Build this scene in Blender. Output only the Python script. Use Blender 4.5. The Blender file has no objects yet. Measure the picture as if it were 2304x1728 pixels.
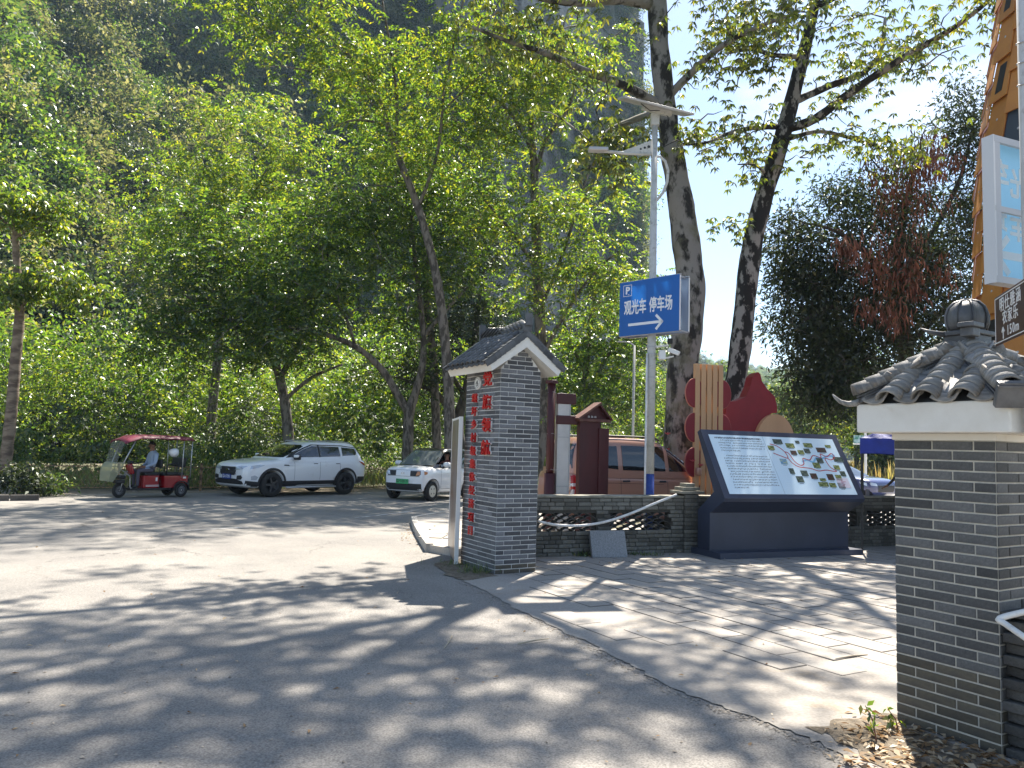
import bpy, bmesh, math, random
import numpy as np
from mathutils import Vector, Matrix, Euler
from mathutils.bvhtree import BVHTree
from mathutils.geometry import delaunay_2d_cdt
random.seed(7); RNG = np.random.default_rng(11)
PI = math.pi; R = math.radians
SC = bpy.context.scene; COL = SC.collection

# ---------------------------------------------------------------- camera, sky, sun, exposure
FPX = 1730.0; CAMZ = 1.65
cam_d = bpy.data.cameras.new('camera'); cam = bpy.data.objects.new('camera', cam_d); COL.objects.link(cam)
cam_d.sensor_fit = 'HORIZONTAL'; cam_d.sensor_width = 36.0; cam_d.lens = FPX / 2304 * 36
cam_d.clip_start = 0.05; cam_d.clip_end = 6000
PITCH = math.atan((1006 - 864) / FPX); ROLL = R(1.7)
CAMR = Matrix.Rotation(PI / 2 + PITCH, 3, 'X') @ Matrix.Rotation(ROLL, 3, 'Z')
cam.matrix_world = Matrix.Translation((0, 0, CAMZ)) @ CAMR.to_4x4()
SC.camera = cam

SUN_AZ = R(20.5); SUN_EL = R(56)          # ahead of the camera, to the right
SUNV = Vector((math.sin(SUN_AZ) * math.cos(SUN_EL), math.cos(SUN_AZ) * math.cos(SUN_EL), math.sin(SUN_EL)))
W = bpy.data.worlds.new('World'); SC.world = W; W.use_nodes = True
nt = W.node_tree; nt.nodes.clear()
sky = nt.nodes.new('ShaderNodeTexSky'); sky.sky_type = 'NISHITA'; sky.sun_disc = False
sky.sun_elevation = SUN_EL; sky.sun_rotation = SUN_AZ; sky.air_density = 1.0; sky.dust_density = 0.55; sky.ozone_density = 1.2
bg = nt.nodes.new('ShaderNodeBackground'); bg.inputs['Strength'].default_value = 0.080
wo = nt.nodes.new('ShaderNodeOutputWorld')
tc = nt.nodes.new('ShaderNodeTexCoord'); mp = nt.nodes.new('ShaderNodeMapping'); mp.inputs['Scale'].default_value = (1, 1, 2.6)
cn = nt.nodes.new('ShaderNodeTexNoise'); cn.inputs['Scale'].default_value = 3.2; cn.inputs['Detail'].default_value = 8; cn.inputs['Roughness'].default_value = .62
cr = nt.nodes.new('ShaderNodeValToRGB'); cr.color_ramp.elements[0].position = .52; cr.color_ramp.elements[1].position = .78
cr.color_ramp.elements[1].color = (.55, .55, .55, 1)
mx = nt.nodes.new('ShaderNodeMix'); mx.data_type = 'RGBA'; mx.inputs['B'].default_value = (8.0, 8.3, 8.8, 1)
nt.links.new(tc.outputs['Generated'], mp.inputs['Vector']); nt.links.new(mp.outputs['Vector'], cn.inputs['Vector'])
nt.links.new(cn.outputs['Fac'], cr.inputs['Fac']); nt.links.new(cr.outputs['Color'], mx.inputs['Factor'])
nt.links.new(sky.outputs['Color'], mx.inputs['A']); nt.links.new(mx.outputs['Result'], bg.inputs['Color'])
nt.links.new(bg.outputs['Background'], wo.inputs['Surface'])

sun_d = bpy.data.lights.new('sun', 'SUN'); sun_d.energy = 5.0; sun_d.angle = R(0.53); sun_d.color = (1.0, .92, .81)
sun = bpy.data.objects.new('sun', sun_d); COL.objects.link(sun); sun.rotation_euler = SUNV.to_track_quat('Z', 'Y').to_euler()
sun.location = (8, 20, 40)
VS = SC.view_settings; VS.view_transform = 'Standard'; VS.look = 'None'; VS.gamma = 1.0; VS.use_curve_mapping = False; VS.exposure = 1.5
SC.render.engine = 'CYCLES'
CY = SC.cycles; CY.max_bounces = 5; CY.diffuse_bounces = 3; CY.glossy_bounces = 2; CY.transmission_bounces = 4; CY.transparent_max_bounces = 8; CY.volume_bounces = 0
CY.use_denoising = True; CY.caustics_reflective = False; CY.caustics_refractive = False; CY.sample_clamp_indirect = 6

def ray(px, py):
    return CAMR @ Vector(((px - 1152) / FPX, -(py - 864) / FPX, -1.0))
def at(px, py, d):                       # point of the place at distance d ahead
    r = ray(px, py); return Vector((0, 0, CAMZ)) + r * (d / r.y)
def gnd(px, py, z=0.0):
    r = ray(px, py); return Vector((0, 0, CAMZ)) + r * ((z - CAMZ) / r.z)

# ---------------------------------------------------------------- materials
def _new(name):
    m = bpy.data.materials.new(name); m.use_nodes = True; t = m.node_tree; t.nodes.clear()
    o = t.nodes.new('ShaderNodeOutputMaterial'); return m, t, o
def _n(t, typ, **kw):
    n = t.nodes.new(typ)
    for k, v in kw.items():
        if k in n.inputs: n.inputs[k].default_value = v
        else: setattr(n, k, v)
    return n
def rgb(c): return (c[0], c[1], c[2], 1.0)
def mix(t, fac, a, b, mode='MIX'):
    n = t.nodes.new('ShaderNodeMix'); n.data_type = 'RGBA'; n.blend_type = mode; n.clamp_factor = True
    for s, v in (('Factor', fac), ('A', a), ('B', b)):
        if isinstance(v, (int, float)): n.inputs[s].default_value = v
        elif isinstance(v, tuple): n.inputs[s].default_value = rgb(v)
        else: t.links.new(v, n.inputs[s])
    return n.outputs['Result']
def noise(t, scale, detail=4, rough=.55, stretch=None, coord='Object', w=None):
    tcn = t.nodes.new('ShaderNodeTexCoord'); v = tcn.outputs[coord]
    if stretch:
        m = t.nodes.new('ShaderNodeMapping'); m.inputs['Scale'].default_value = stretch; t.links.new(v, m.inputs['Vector']); v = m.outputs['Vector']
    n = _n(t, 'ShaderNodeTexNoise', Scale=scale, Detail=detail, Roughness=rough); t.links.new(v, n.inputs['Vector'])
    return n.outputs['Fac']
def ramp(t, fac, a, b):
    n = t.nodes.new('ShaderNodeMapRange'); n.inputs['From Min'].default_value = a; n.inputs['From Max'].default_value = b
    t.links.new(fac, n.inputs['Value']); return n.outputs['Result']
def pbr(name, col, rough=.6, metal=0.0, col2=None, nscale=3.0, nlo=.4, nhi=.62, var=0.0, island=0.0, grain=0.0, gscale=60.0,
        bump=0.0, bscale=30.0, coat=0.0, spec=.5, stretch=None, dirt=None, dscale=1.5, dlo=.55, dhi=.7, coord='Object'):
    m, t, o = _new(name)
    b = _n(t, 'ShaderNodeBsdfPrincipled', Roughness=rough, Metallic=metal)
    b.inputs['Specular IOR Level'].default_value = spec; b.inputs['Coat Weight'].default_value = coat; b.inputs['Coat Roughness'].default_value = .05
    c = col
    if col2 is not None: c = mix(t, ramp(t, noise(t, nscale, 5, .6, stretch, coord), nlo, nhi), col, col2)
    if dirt is not None: c = mix(t, ramp(t, noise(t, dscale, 7, .68, None, coord), dlo, dhi), c, dirt)
    if grain: 
        g = ramp(t, noise(t, gscale, 2, .5, None, coord), .25, .75)
        c = mix(t, 1.0, c, mix(t, g, (1 - grain,) * 3, (1 + grain,) * 3), 'MULTIPLY')
    if var or island:
        if var: i = t.nodes.new('ShaderNodeObjectInfo').outputs['Random']; a = var
        else: i = t.nodes.new('ShaderNodeNewGeometry').outputs['Random Per Island']; a = island
        c = mix(t, 1.0, c, mix(t, i, (1 - a,) * 3, (1 + a,) * 3), 'MULTIPLY')
    if isinstance(c, tuple): b.inputs['Base Color'].default_value = rgb(c)
    else: t.links.new(c, b.inputs['Base Color'])
    if bump:
        bp = _n(t, 'ShaderNodeBump', Strength=bump, Distance=.02); t.links.new(noise(t, bscale, 6, .65, stretch, coord), bp.inputs['Height']); t.links.new(bp.outputs['Normal'], b.inputs['Normal'])
    t.links.new(b.outputs['BSDF'], o.inputs['Surface']); return m
def leafmat(name, cols, trans, tw=.45, gloss=.10, grough=.38):
    m, t, o = _new(name)
    i = t.nodes.new('ShaderNodeNewGeometry').outputs['Random Per Island']
    r = t.nodes.new('ShaderNodeValToRGB'); r.color_ramp.interpolation = 'LINEAR'
    els = r.color_ramp.elements
    for k, c in enumerate(cols):
        p = k / max(1, len(cols) - 1)
        e = els[k] if k < 2 else els.new(p)
        e.position = p; e.color = rgb(c)
    t.links.new(i, r.inputs['Fac'])
    r2 = mix(t, 1.0, r.outputs['Color'], trans, 'MULTIPLY')
    d = _n(t, 'ShaderNodeBsdfDiffuse'); t.links.new(r.outputs['Color'], d.inputs['Color'])
    tr = _n(t, 'ShaderNodeBsdfTranslucent'); t.links.new(r2, tr.inputs['Color'])
    ms = _n(t, 'ShaderNodeMixShader', Fac=tw); t.links.new(d.outputs[0], ms.inputs[1]); t.links.new(tr.outputs[0], ms.inputs[2])
    g = _n(t, 'ShaderNodeBsdfGlossy', Roughness=grough); g.inputs['Color'].default_value = (.9, .95, .9, 1)
    m2 = _n(t, 'ShaderNodeMixShader', Fac=gloss); t.links.new(ms.outputs[0], m2.inputs[1]); t.links.new(g.outputs[0], m2.inputs[2])
    t.links.new(m2.outputs[0], o.inputs['Surface']); return m
def glassmat(name, tint=(.8, .85, .85), alpha=.25, rough=.03):
    m, t, o = _new(name)
    tr = _n(t, 'ShaderNodeBsdfTransparent'); tr.inputs['Color'].default_value = rgb(tint)
    g = _n(t, 'ShaderNodeBsdfPrincipled', Roughness=rough); g.inputs['Base Color'].default_value = rgb(tuple(.6 * x for x in tint)); g.inputs['Specular IOR Level'].default_value = .6
    ms = _n(t, 'ShaderNodeMixShader', Fac=alpha); t.links.new(tr.outputs[0], ms.inputs[1]); t.links.new(g.outputs[0], ms.inputs[2])
    t.links.new(ms.outputs[0], o.inputs['Surface']); return m
def translucent(name, col, tw=.5, tcol=None):
    m, t, o = _new(name)
    d = _n(t, 'ShaderNodeBsdfPrincipled', Roughness=.3); d.inputs['Base Color'].default_value = rgb(col)
    tr = _n(t, 'ShaderNodeBsdfTranslucent'); tr.inputs['Color'].default_value = rgb(tcol or col)
    ms = _n(t, 'ShaderNodeMixShader', Fac=tw); t.links.new(d.outputs[0], ms.inputs[1]); t.links.new(tr.outputs[0], ms.inputs[2])
    t.links.new(ms.outputs[0], o.inputs['Surface']); return m

# ---------------------------------------------------------------- builders
class MB:
    def __init__(s): s.v = []; s.f = []; s.mi = []
    def add(s, vs, fs, mi=0):
        o = len(s.v); s.v += [tuple(v) for v in vs]; s.f += [tuple(i + o for i in f) for f in fs]; s.mi += [mi] * len(fs); return s
    def box(s, c, d, rz=0, M=None, mi=0):
        x, y, z = d[0] / 2, d[1] / 2, d[2] / 2
        vs = [Vector((sx * x, sy * y, sz * z)) for sz in (-1, 1) for sy in (-1, 1) for sx in (-1, 1)]
        if M is not None: vs = [M @ v for v in vs]
        elif rz: 
            m = Matrix.Rotation(rz, 3, 'Z'); vs = [m @ v for v in vs]
        c = Vector(c); return s.add([v + c for v in vs], [(0, 2, 3, 1), (4, 5, 7, 6), (0, 1, 5, 4), (2, 6, 7, 3), (0, 4, 6, 2), (1, 3, 7, 5)], mi)
    def bbox(s, c, d, b=.01, mi=0, M=None):      # box with chamfered edges
        bm = bmesh.new(); bmesh.ops.create_cube(bm, size=1)
        for v in bm.verts: v.co = Vector((v.co.x * d[0], v.co.y * d[1], v.co.z * d[2]))
        bmesh.ops.bevel(bm, geom=bm.edges[:], offset=min(b, min(d) * .45), segments=2, affect='EDGES', profile=.6)
        c = Vector(c); bm.verts.index_update()
        s.add([((M @ v.co) if M is not None else v.co) + c for v in bm.verts], [[v.index for v in f.verts] for f in bm.faces], mi); bm.free(); return s
    def tube(s, pts, rad, n=8, cap=True, mi=0):
        pts = [Vector(p) for p in pts]; rads = rad if isinstance(rad, (list, tuple)) else [rad] * len(pts)
        vs = []; up = Vector((0, 0, 1)); last = None
        for i, p in enumerate(pts):
            d = (pts[min(i + 1, len(pts) - 1)] - pts[max(i - 1, 0)])
            d = d.normalized() if d.length > 1e-9 else Vector((0, 0, 1))
            a = last if last is not None else (Vector((1, 0, 0)) if abs(d.z) > .9 else up)
            a = (a - d * a.dot(d)); a = a.normalized() if a.length > 1e-6 else d.orthogonal().normalized()
            b = d.cross(a); last = a
            for k in range(n):
                t = 2 * PI * k / n; vs.append(p + (a * math.cos(t) + b * math.sin(t)) * rads[i])
        fs = [(i * n + k, i * n + (k + 1) % n, (i + 1) * n + (k + 1) % n, (i + 1) * n + k) for i in range(len(pts) - 1) for k in range(n)]
        if cap: fs += [tuple(range(n - 1, -1, -1)), tuple(range((len(pts) - 1) * n, len(pts) * n))]
        return s.add(vs, fs, mi)
    def lathe(s, prof, n=24, M=None, mi=0, closed=False):   # prof: (r, z) about z
        vs = []
        for r, z in prof:
            for k in range(n):
                a = 2 * PI * k / n; v = Vector((r * math.cos(a), r * math.sin(a), z)); vs.append(M @ v if M is not None else v)
        m = len(prof); rng = range(m) if closed else range(m - 1)
        fs = [(i * n + k, i * n + (k + 1) % n, ((i + 1) % m) * n + (k + 1) % n, ((i + 1) % m) * n + k) for i in rng for k in range(n)]
        return s.add(vs, fs, mi)
    def prism(s, poly, h, M=None, mi=0):          # poly in xy, extruded 0..h along z, placed by M
        n = len(poly); vs = [Vector((x, y, 0)) for x, y in poly] + [Vector((x, y, h)) for x, y in poly]
        if M is not None: vs = [M @ v for v in vs]
        return s.add(vs, [tuple(range(n - 1, -1, -1)), tuple(range(n, 2 * n))] + [(i, (i + 1) % n, (i + 1) % n + n, i + n) for i in range(n)], mi)
    def mesh(s, name, mats, smooth=False):
        me = bpy.data.meshes.new(name); me.from_pydata(s.v, [], s.f)
        mats = mats if isinstance(mats, (list, tuple)) else [mats]
        for m in mats: me.materials.append(m)
        if len(mats) > 1: me.polygons.foreach_set('material_index', s.mi)
        if smooth: me.polygons.foreach_set('use_smooth', [True] * len(me.polygons))
        me.update(); return me
    def build(s, name, mats, parent=None, smooth=False, loc=None, rot=None):
        return obj(name, s.mesh(name, mats, smooth), parent, loc, rot)
def obj(name, me, parent=None, loc=None, rot=None, M=None):
    o = bpy.data.objects.new(name, me); COL.objects.link(o); o.parent = parent
    if M is not None: o.matrix_local = M
    else:
        if loc is not None: o.location = loc
        if rot is not None: o.rotation_euler = rot
    return o
def thing(name, label, cat, loc=(0, 0, 0), rz=0.0, group=None):
    o = bpy.data.objects.new(name, None); COL.objects.link(o); o.empty_display_size = .2
    o.location = loc; o.rotation_euler = (0, 0, rz); return tag(o, label, cat, group)
def tag(o, label=None, cat=None, group=None, kind=None):
    if label: o['label'] = label
    if cat: o['category'] = cat
    if cat and not kind: o['kind'] = 'thing'
    if group: o['group'] = group
    if kind: o['kind'] = kind
    return o
def copy_tree(o, parent=None):
    c = o.copy(); COL.objects.link(c); c.parent = parent
    for ch in list(o.children): copy_tree(ch, c)
    return c
def frame(c, x, y):                               # matrix with given origin and x, y directions
    x = Vector(x).normalized(); y = Vector(y); y = (y - x * y.dot(x)).normalized(); z = x.cross(y)
    return Matrix(((x.x, y.x, z.x, c[0]), (x.y, y.y, z.y, c[1]), (x.z, y.z, z.z, c[2]), (0, 0, 0, 1)))
def evaluated(me, mods, others=()):
    """mesh with modifiers applied (mods: list of functions that add to a temporary object)"""
    o = bpy.data.objects.new('tmp', me); COL.objects.link(o)
    for f in mods: f(o)
    dg = bpy.context.evaluated_depsgraph_get(); dg.update()
    r = bpy.data.meshes.new_from_object(o.evaluated_get(dg)); bpy.data.objects.remove(o)
    for x in others: bpy.data.objects.remove(x)
    return r
def text_mesh(s, size, mat, extrude=.004, bold=0.0, spacing=1.0, xs=1.0, bevel=0.0, align='CENTER'):
    c = bpy.data.curves.new('txt', 'FONT'); c.body = s; c.size = size; c.extrude = extrude; c.offset = bold; c.space_character = spacing
    c.align_x = align; c.align_y = 'CENTER'; c.bevel_depth = bevel; c.resolution_u = 3
    o = bpy.data.objects.new('txt', c); COL.objects.link(o)
    dg = bpy.context.evaluated_depsgraph_get(); dg.update()
    me = bpy.data.meshes.new_from_object(o.evaluated_get(dg)); bpy.data.objects.remove(o); bpy.data.curves.remove(c)
    if xs != 1.0: me.transform(Matrix.Diagonal((xs, 1, 1, 1)))
    me.materials.clear(); me.materials.append(mat); return me
def np_mesh(name, co, quads, mat, smooth=False):
    me = bpy.data.meshes.new(name); n = len(co); k = quads.shape[1]; m = len(quads)
    me.vertices.add(n); me.vertices.foreach_set('co', np.ascontiguousarray(co, dtype=np.float32).ravel())
    me.loops.add(m * k); me.loops.foreach_set('vertex_index', np.ascontiguousarray(quads, dtype=np.int32).ravel())
    me.polygons.add(m); me.polygons.foreach_set('loop_start', np.arange(0, m * k, k, dtype=np.int32))
    try: me.polygons.foreach_set('loop_total', np.full(m, k, dtype=np.int32))
    except Exception: pass
    if smooth: me.polygons.foreach_set('use_smooth', np.ones(m, dtype=bool))
    me.materials.append(mat); me.update(calc_edges=True); return me
def unit(a): return a / np.maximum(np.linalg.norm(a, axis=-1, keepdims=True), 1e-9)
def leaf_mesh(name, c, d, L, Wd, mat, fold=.12, nrm=None):
    """one rhombic folded leaf per row: base c, direction d, length L, width Wd"""
    n = len(c); d = unit(d); rnd = nrm if nrm is not None else unit(RNG.normal(size=(n, 3)) + np.array([0, 0, 1.2]))
    s = unit(np.cross(d, rnd)); u = np.cross(s, d); L = np.broadcast_to(L, n)[:, None]; Wd = np.broadcast_to(Wd, n)[:, None]
    v = np.empty((n, 4, 3)); mid = c + d * L * .45
    v[:, 0] = c; v[:, 1] = mid + s * Wd * .5 + u * L * fold; v[:, 2] = c + d * L - np.array([0, 0, 1]) * L * .12; v[:, 3] = mid - s * Wd * .5 + u * L * fold
    return np_mesh(name, v.reshape(-1, 3), np.arange(n * 4).reshape(n, 4), mat)
# ---------------------------------------------------------------- ground, road, plaza
m_soil = pbr('soil', (.16, .13, .085), .95, col2=(.10, .11, .05), nscale=.25, grain=.25, gscale=9)
m_asph = pbr('asphalt', (.25, .236, .214), .85, col2=(.20, .191, .177), nscale=.6, grain=.42, gscale=85, bump=.35, bscale=95, dirt=(.285, .267, .24), dscale=.35, dlo=.46, dhi=.66, spec=.25)
def add_cracks(m, scale, width, dark, mask_lo=.5, mask_hi=.6):
    t = m.node_tree; b = [n for n in t.nodes if n.type == 'BSDF_PRINCIPLED'][0]; src = b.inputs['Base Color'].links[0].from_socket
    tcn = t.nodes.new('ShaderNodeTexCoord'); nz = _n(t, 'ShaderNodeTexNoise', Scale=1.7, Detail=6, Roughness=.65); t.links.new(tcn.outputs['Object'], nz.inputs['Vector'])
    ad = t.nodes.new('ShaderNodeVectorMath'); ad.operation = 'MULTIPLY_ADD'; ad.inputs[1].default_value = (.9, .9, 0); t.links.new(nz.outputs['Color'], ad.inputs[0]); t.links.new(tcn.outputs['Object'], ad.inputs[2])
    vo = t.nodes.new('ShaderNodeTexVoronoi'); vo.feature = 'DISTANCE_TO_EDGE'; vo.inputs['Scale'].default_value = scale; t.links.new(ad.outputs[0], vo.inputs['Vector'])
    line = ramp(t, vo.outputs['Distance'], width, 0.0); msk = ramp(t, noise(t, .22, 3, .5), mask_lo, mask_hi)
    mu = t.nodes.new('ShaderNodeMath'); mu.operation = 'MULTIPLY'; t.links.new(line, mu.inputs[0]); t.links.new(msk, mu.inputs[1])
    t.links.new(mix(t, mu.outputs[0], src, dark), b.inputs['Base Color'])
add_cracks(m_asph, .42, .006, (.09, .085, .08))
m_joint = pbr('joint grit', (.14, .13, .115), .95, grain=.3)
m_conc = pbr('concrete', (.36, .33, .288), .9, col2=(.29, .27, .243), nscale=.9, grain=.16, gscale=45, bump=.15, bscale=30, dirt=(.33, .27, .2), dscale=1.2, spec=.2)
m_slab = pbr('paving slab', (.335, .315, .285), .85, col2=(.27, .257, .238), nscale=2.2, var=.07, grain=.14, gscale=60, bump=.2, bscale=35, dirt=(.42, .37, .31), dscale=.9, dlo=.45, dhi=.65, spec=.25)
m_kerb = pbr('kerb stone', (.42, .40, .36), .85, col2=(.33, .31, .28), nscale=3, var=.06, grain=.12, bump=.15)
m_dirt = pbr('dirt', (.25, .20, .145), .95, col2=(.17, .14, .10), nscale=1.6, grain=.35, gscale=25, bump=.5, bscale=18)
m_lot = pbr('pale concrete', (.44, .42, .39), .9, col2=(.37, .355, .33), nscale=.4, grain=.1, gscale=12)
m_paint = pbr('road paint', (.55, .54, .52), .8, col2=(.22, .21, .2), nscale=5, nlo=.42, nhi=.58)
m_rock = None

def sheet(name, poly, z, mat, sub=None):
    mb = MB(); mb.add([(x, y, z) for x, y in poly], [tuple(range(len(poly)))])
    return tag(mb.build(name, mat), kind='structure')
sheet('ground', [(-700, -500), (900, -500), (900, 900), (-700, 900)], -.03, m_soil)
G30 = Vector((math.cos(R(30)), math.sin(R(30)), 0)); P30 = Vector((-math.sin(R(30)), math.cos(R(30)), 0))
# fence line behind the road
FA = Vector((-9.6, 24.5, 0)); FD = Vector((.84, .5426, 0)).normalized(); FN = Vector((-FD.y, FD.x, 0))
def fl(t, off=0.0): return FA + FD * t + FN * off
e0, e1 = fl(-30, -1.15), fl(26, -1.15)
sheet('road', [(-30, -9), (12, -9), (12, 4), (6, 12), (-.1, 11.6), (2, 17), (14, 33), (e1.x + 4, e1.y), (e1.x, e1.y), (e0.x, e0.y), (-60, 10)], -.004, m_asph)
v0, v1 = fl(-30, 1.2), fl(26, 1.2)
sheet('verge', [(e0.x, e0.y), (e1.x, e1.y), (v1.x, v1.y), (v0.x, v0.y)], -.012, m_dirt)
sheet('parking_lot', [(-.2, 11.9), (6, 14.2), (20, 19), (60, 42), (40, 62), (16, 36), (3.4, 18.5)], .0, m_lot)
mk = MB()
for a, b in ((gnd(380, 1196), gnd(560, 1186)), (gnd(800, 1165), gnd(930, 1150))):
    d = (b - a).normalized(); s = Vector((-d.y, d.x, 0)) * .06
    mk.add([Vector((p.x, p.y, .001)) for p in (a - s, b - s, b + s, a + s)], [(0, 1, 2, 3)])
tag(mk.build('road_marking', m_paint), kind='structure')

# concrete apron with the broken edge against the asphalt
edge = [(1040, 1308), (1075, 1322), (1113, 1342), (1150, 1362), (1195, 1386), (1240, 1408), (1290, 1432), (1340, 1453), (1380, 1478), (1420, 1498), (1490, 1537), (1560, 1568), (1630, 1594), (1700, 1615), (1790, 1652), (1880, 1690), (1960, 1740)]
ap = []
for k, (x, y) in enumerate(edge):
    q = gnd(x, y)
    if k:
        p = gnd(*edge[k - 1])
        for j in range(1, 5): ap.append(tuple((p.lerp(q, j / 5) + Vector((RNG.normal() * .018, RNG.normal() * .018, 0)))[:2]))
    ap.append((q.x, q.y))
ap += [(2.6, 3.2), (6.5, 2.6), (14, 8), (14, 17.5), (9.2, 15.7), (3.0, 13.0), (.4, 11.9), (-.15, 11.0), (-.05, 10.2), (-.3, 9.95)]
sheet('plaza_apron', ap, .004, m_conc)
# flagstones, laid along the pillars' grid
plaza = tag(bpy.data.objects.new('plaza', None), kind='structure'); COL.objects.link(plaza)
O = Vector((-.15, 10.11, 0)); SW, SL = .31, .62
def slabmesh(L, Wd, k):
    mb = MB(); b = .006; h = .014
    vs = [(-L / 2, -Wd / 2, 0), (L / 2, -Wd / 2, 0), (L / 2, Wd / 2, 0), (-L / 2, Wd / 2, 0)]
    ts = [(x * (1 - b * 2 / L), y * (1 - b * 2 / Wd), h) for x, y, _ in vs]; ms = [(x, y, h - .004) for x, y, _ in vs]
    mb.add(vs + ms + ts, [(8, 9, 10, 11)])
    mb.f += [(i, (i + 1) % 4, 4 + (i + 1) % 4, 4 + i) for i in range(4)] + [(4 + i, 4 + (i + 1) % 4, 8 + (i + 1) % 4, 8 + i) for i in range(4)]; mb.mi += [1] * 8
    return mb.mesh('paving_slab', [m_slab, m_joint])
sm = slabmesh(SL - .012, SW - .012, 0); smh = slabmesh(SL / 2 - .008, SW - .008, 1)
def in_apron(q, marg):
    # distance behind the broken edge
    return min((q - gnd(*e)).length for e in edge) > marg
cand = []
for i in range(-2, 28):
    for j in range(-22, 6):
        c = O + G30 * (i * SW + .1) + P30 * (j * SL + (SL / 2 if i % 2 else 0))
        inside = c.x > .25 and c.y > 4.6
        ab = gnd(1113, 1345); bb = gnd(1880, 1690)
        side = (bb - ab).cross(c - ab).z / (bb - ab).length
        wl = Vector((2.52, 1.08, 0)).normalized(); wdist = wl.cross(c - Vector((.45, 11.75, 0))).z
        if not inside or wdist > -.32 or side < .95 + .6 * math.sin(i * 1.7 + j) + .35 * math.sin(i * 4.1): continue
        # keep clear of the sign plinth and the near pillar
        if (c - Vector((2.7, 5.1, 0))).length < .95: continue
        r = ray(0, 0); q = CAMR.transposed() @ (c - Vector((0, 0, CAMZ)))
        px = 1152 + FPX * q.x / -q.z
        if 0 < px < 2304 and c.y < 14: cand.append(c)
cand.sort(key=lambda c: c.y)
for c in cand[:298]:
    o = obj('paving_slab', sm, plaza, (c.x, c.y, -.0045 + RNG.uniform(-.0028, .0028)), (RNG.normal() * .004, RNG.normal() * .004, R(120) + RNG.normal() * .004))
# kerb and small pavement by the far side of the gate pillar
kp = [gnd(x, y) for x, y in ((1060, 1148), (1000, 1163), (950, 1172), (931, 1176), (934, 1188), (942, 1204), (953, 1222), (966, 1242))]
pv = MB(); poly = [(p.x, p.y) for p in kp] + [(-.75, 11.6), (-.3, 12.5), (1.5, 18.5)]
pv.prism(poly, .13, Matrix.Translation((0, 0, -.02)))
side_pave = tag(pv.build('pavement', m_slab), kind='structure')
for i in range(len(kp) - 1):
    n = max(1, round((kp[i + 1] - kp[i]).length / .75))
    for k in range(n):
        a = kp[i].lerp(kp[i + 1], k / n); b = kp[i].lerp(kp[i + 1], (k + 1) / n); d = b - a; L = d.length
        mb = MB(); mb.bbox((0, 0, 0), (L - .012, .12, .16), .012)
        c = (a + b) / 2; obj('kerb_stone', mb.mesh('kerb_stone', m_kerb), side_pave, (c.x, c.y, .05), (0, 0, math.atan2(d.y, d.x)))
for i in range(3):
    for j in range(4):
        c = Vector((-1.25, 13.2, 0)) + Vector((.12, .99, 0)) * (j * .62) + Vector((.99, -.12, 0)) * (i * .42 - .2 * (j % 2) * 0)
        obj('pavement_slab', slabmesh(.40, .60, 2), side_pave, (c.x - .05 * j, c.y, .108), (0, 0, R(-7)))

# ---------------------------------------------------------------- hills
def fbm(x, y, z, seed=0, octs=5, f0=1.0):
    r = np.zeros_like(x); a = 1.0; f = f0; tot = 0
    g = np.random.default_rng(seed)
    for o in range(octs):
        for _ in range(3):
            k = unit(g.normal(size=3)) * f * g.uniform(.7, 1.4); ph = g.uniform(0, 6.28)
            r += a * np.sin(k[0] * x + k[1] * y + k[2] * z + ph + 1.3 * np.sin(.6 * f * (x * k[1] - y * k[0]) + ph * 2)) / 3
        tot += a; a *= .55; f *= 2.05
    return r / tot
m_rock, t, o = _new('limestone and scrub')
nA = ramp(t, noise(t, .13, 9, .68, (1, 1, .22)), .42, .62); nB = ramp(t, noise(t, .05, 7, .65), .52, .62); nC = ramp(t, noise(t, .5, 6, .7, (1, 1, 2.5)), .35, .7)
geo = t.nodes.new('ShaderNodeNewGeometry'); sp = t.nodes.new('ShaderNodeSeparateXYZ'); t.links.new(geo.outputs['Normal'], sp.inputs[0])
rock = mix(t, nA, (.09, .095, .10), (.52, .50, .47)); rock = mix(t, nC, rock, mix(t, .5, rock, (.12, .13, .13)))
green = mix(t, nC, (.025, .045, .018), (.06, .085, .03))
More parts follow.
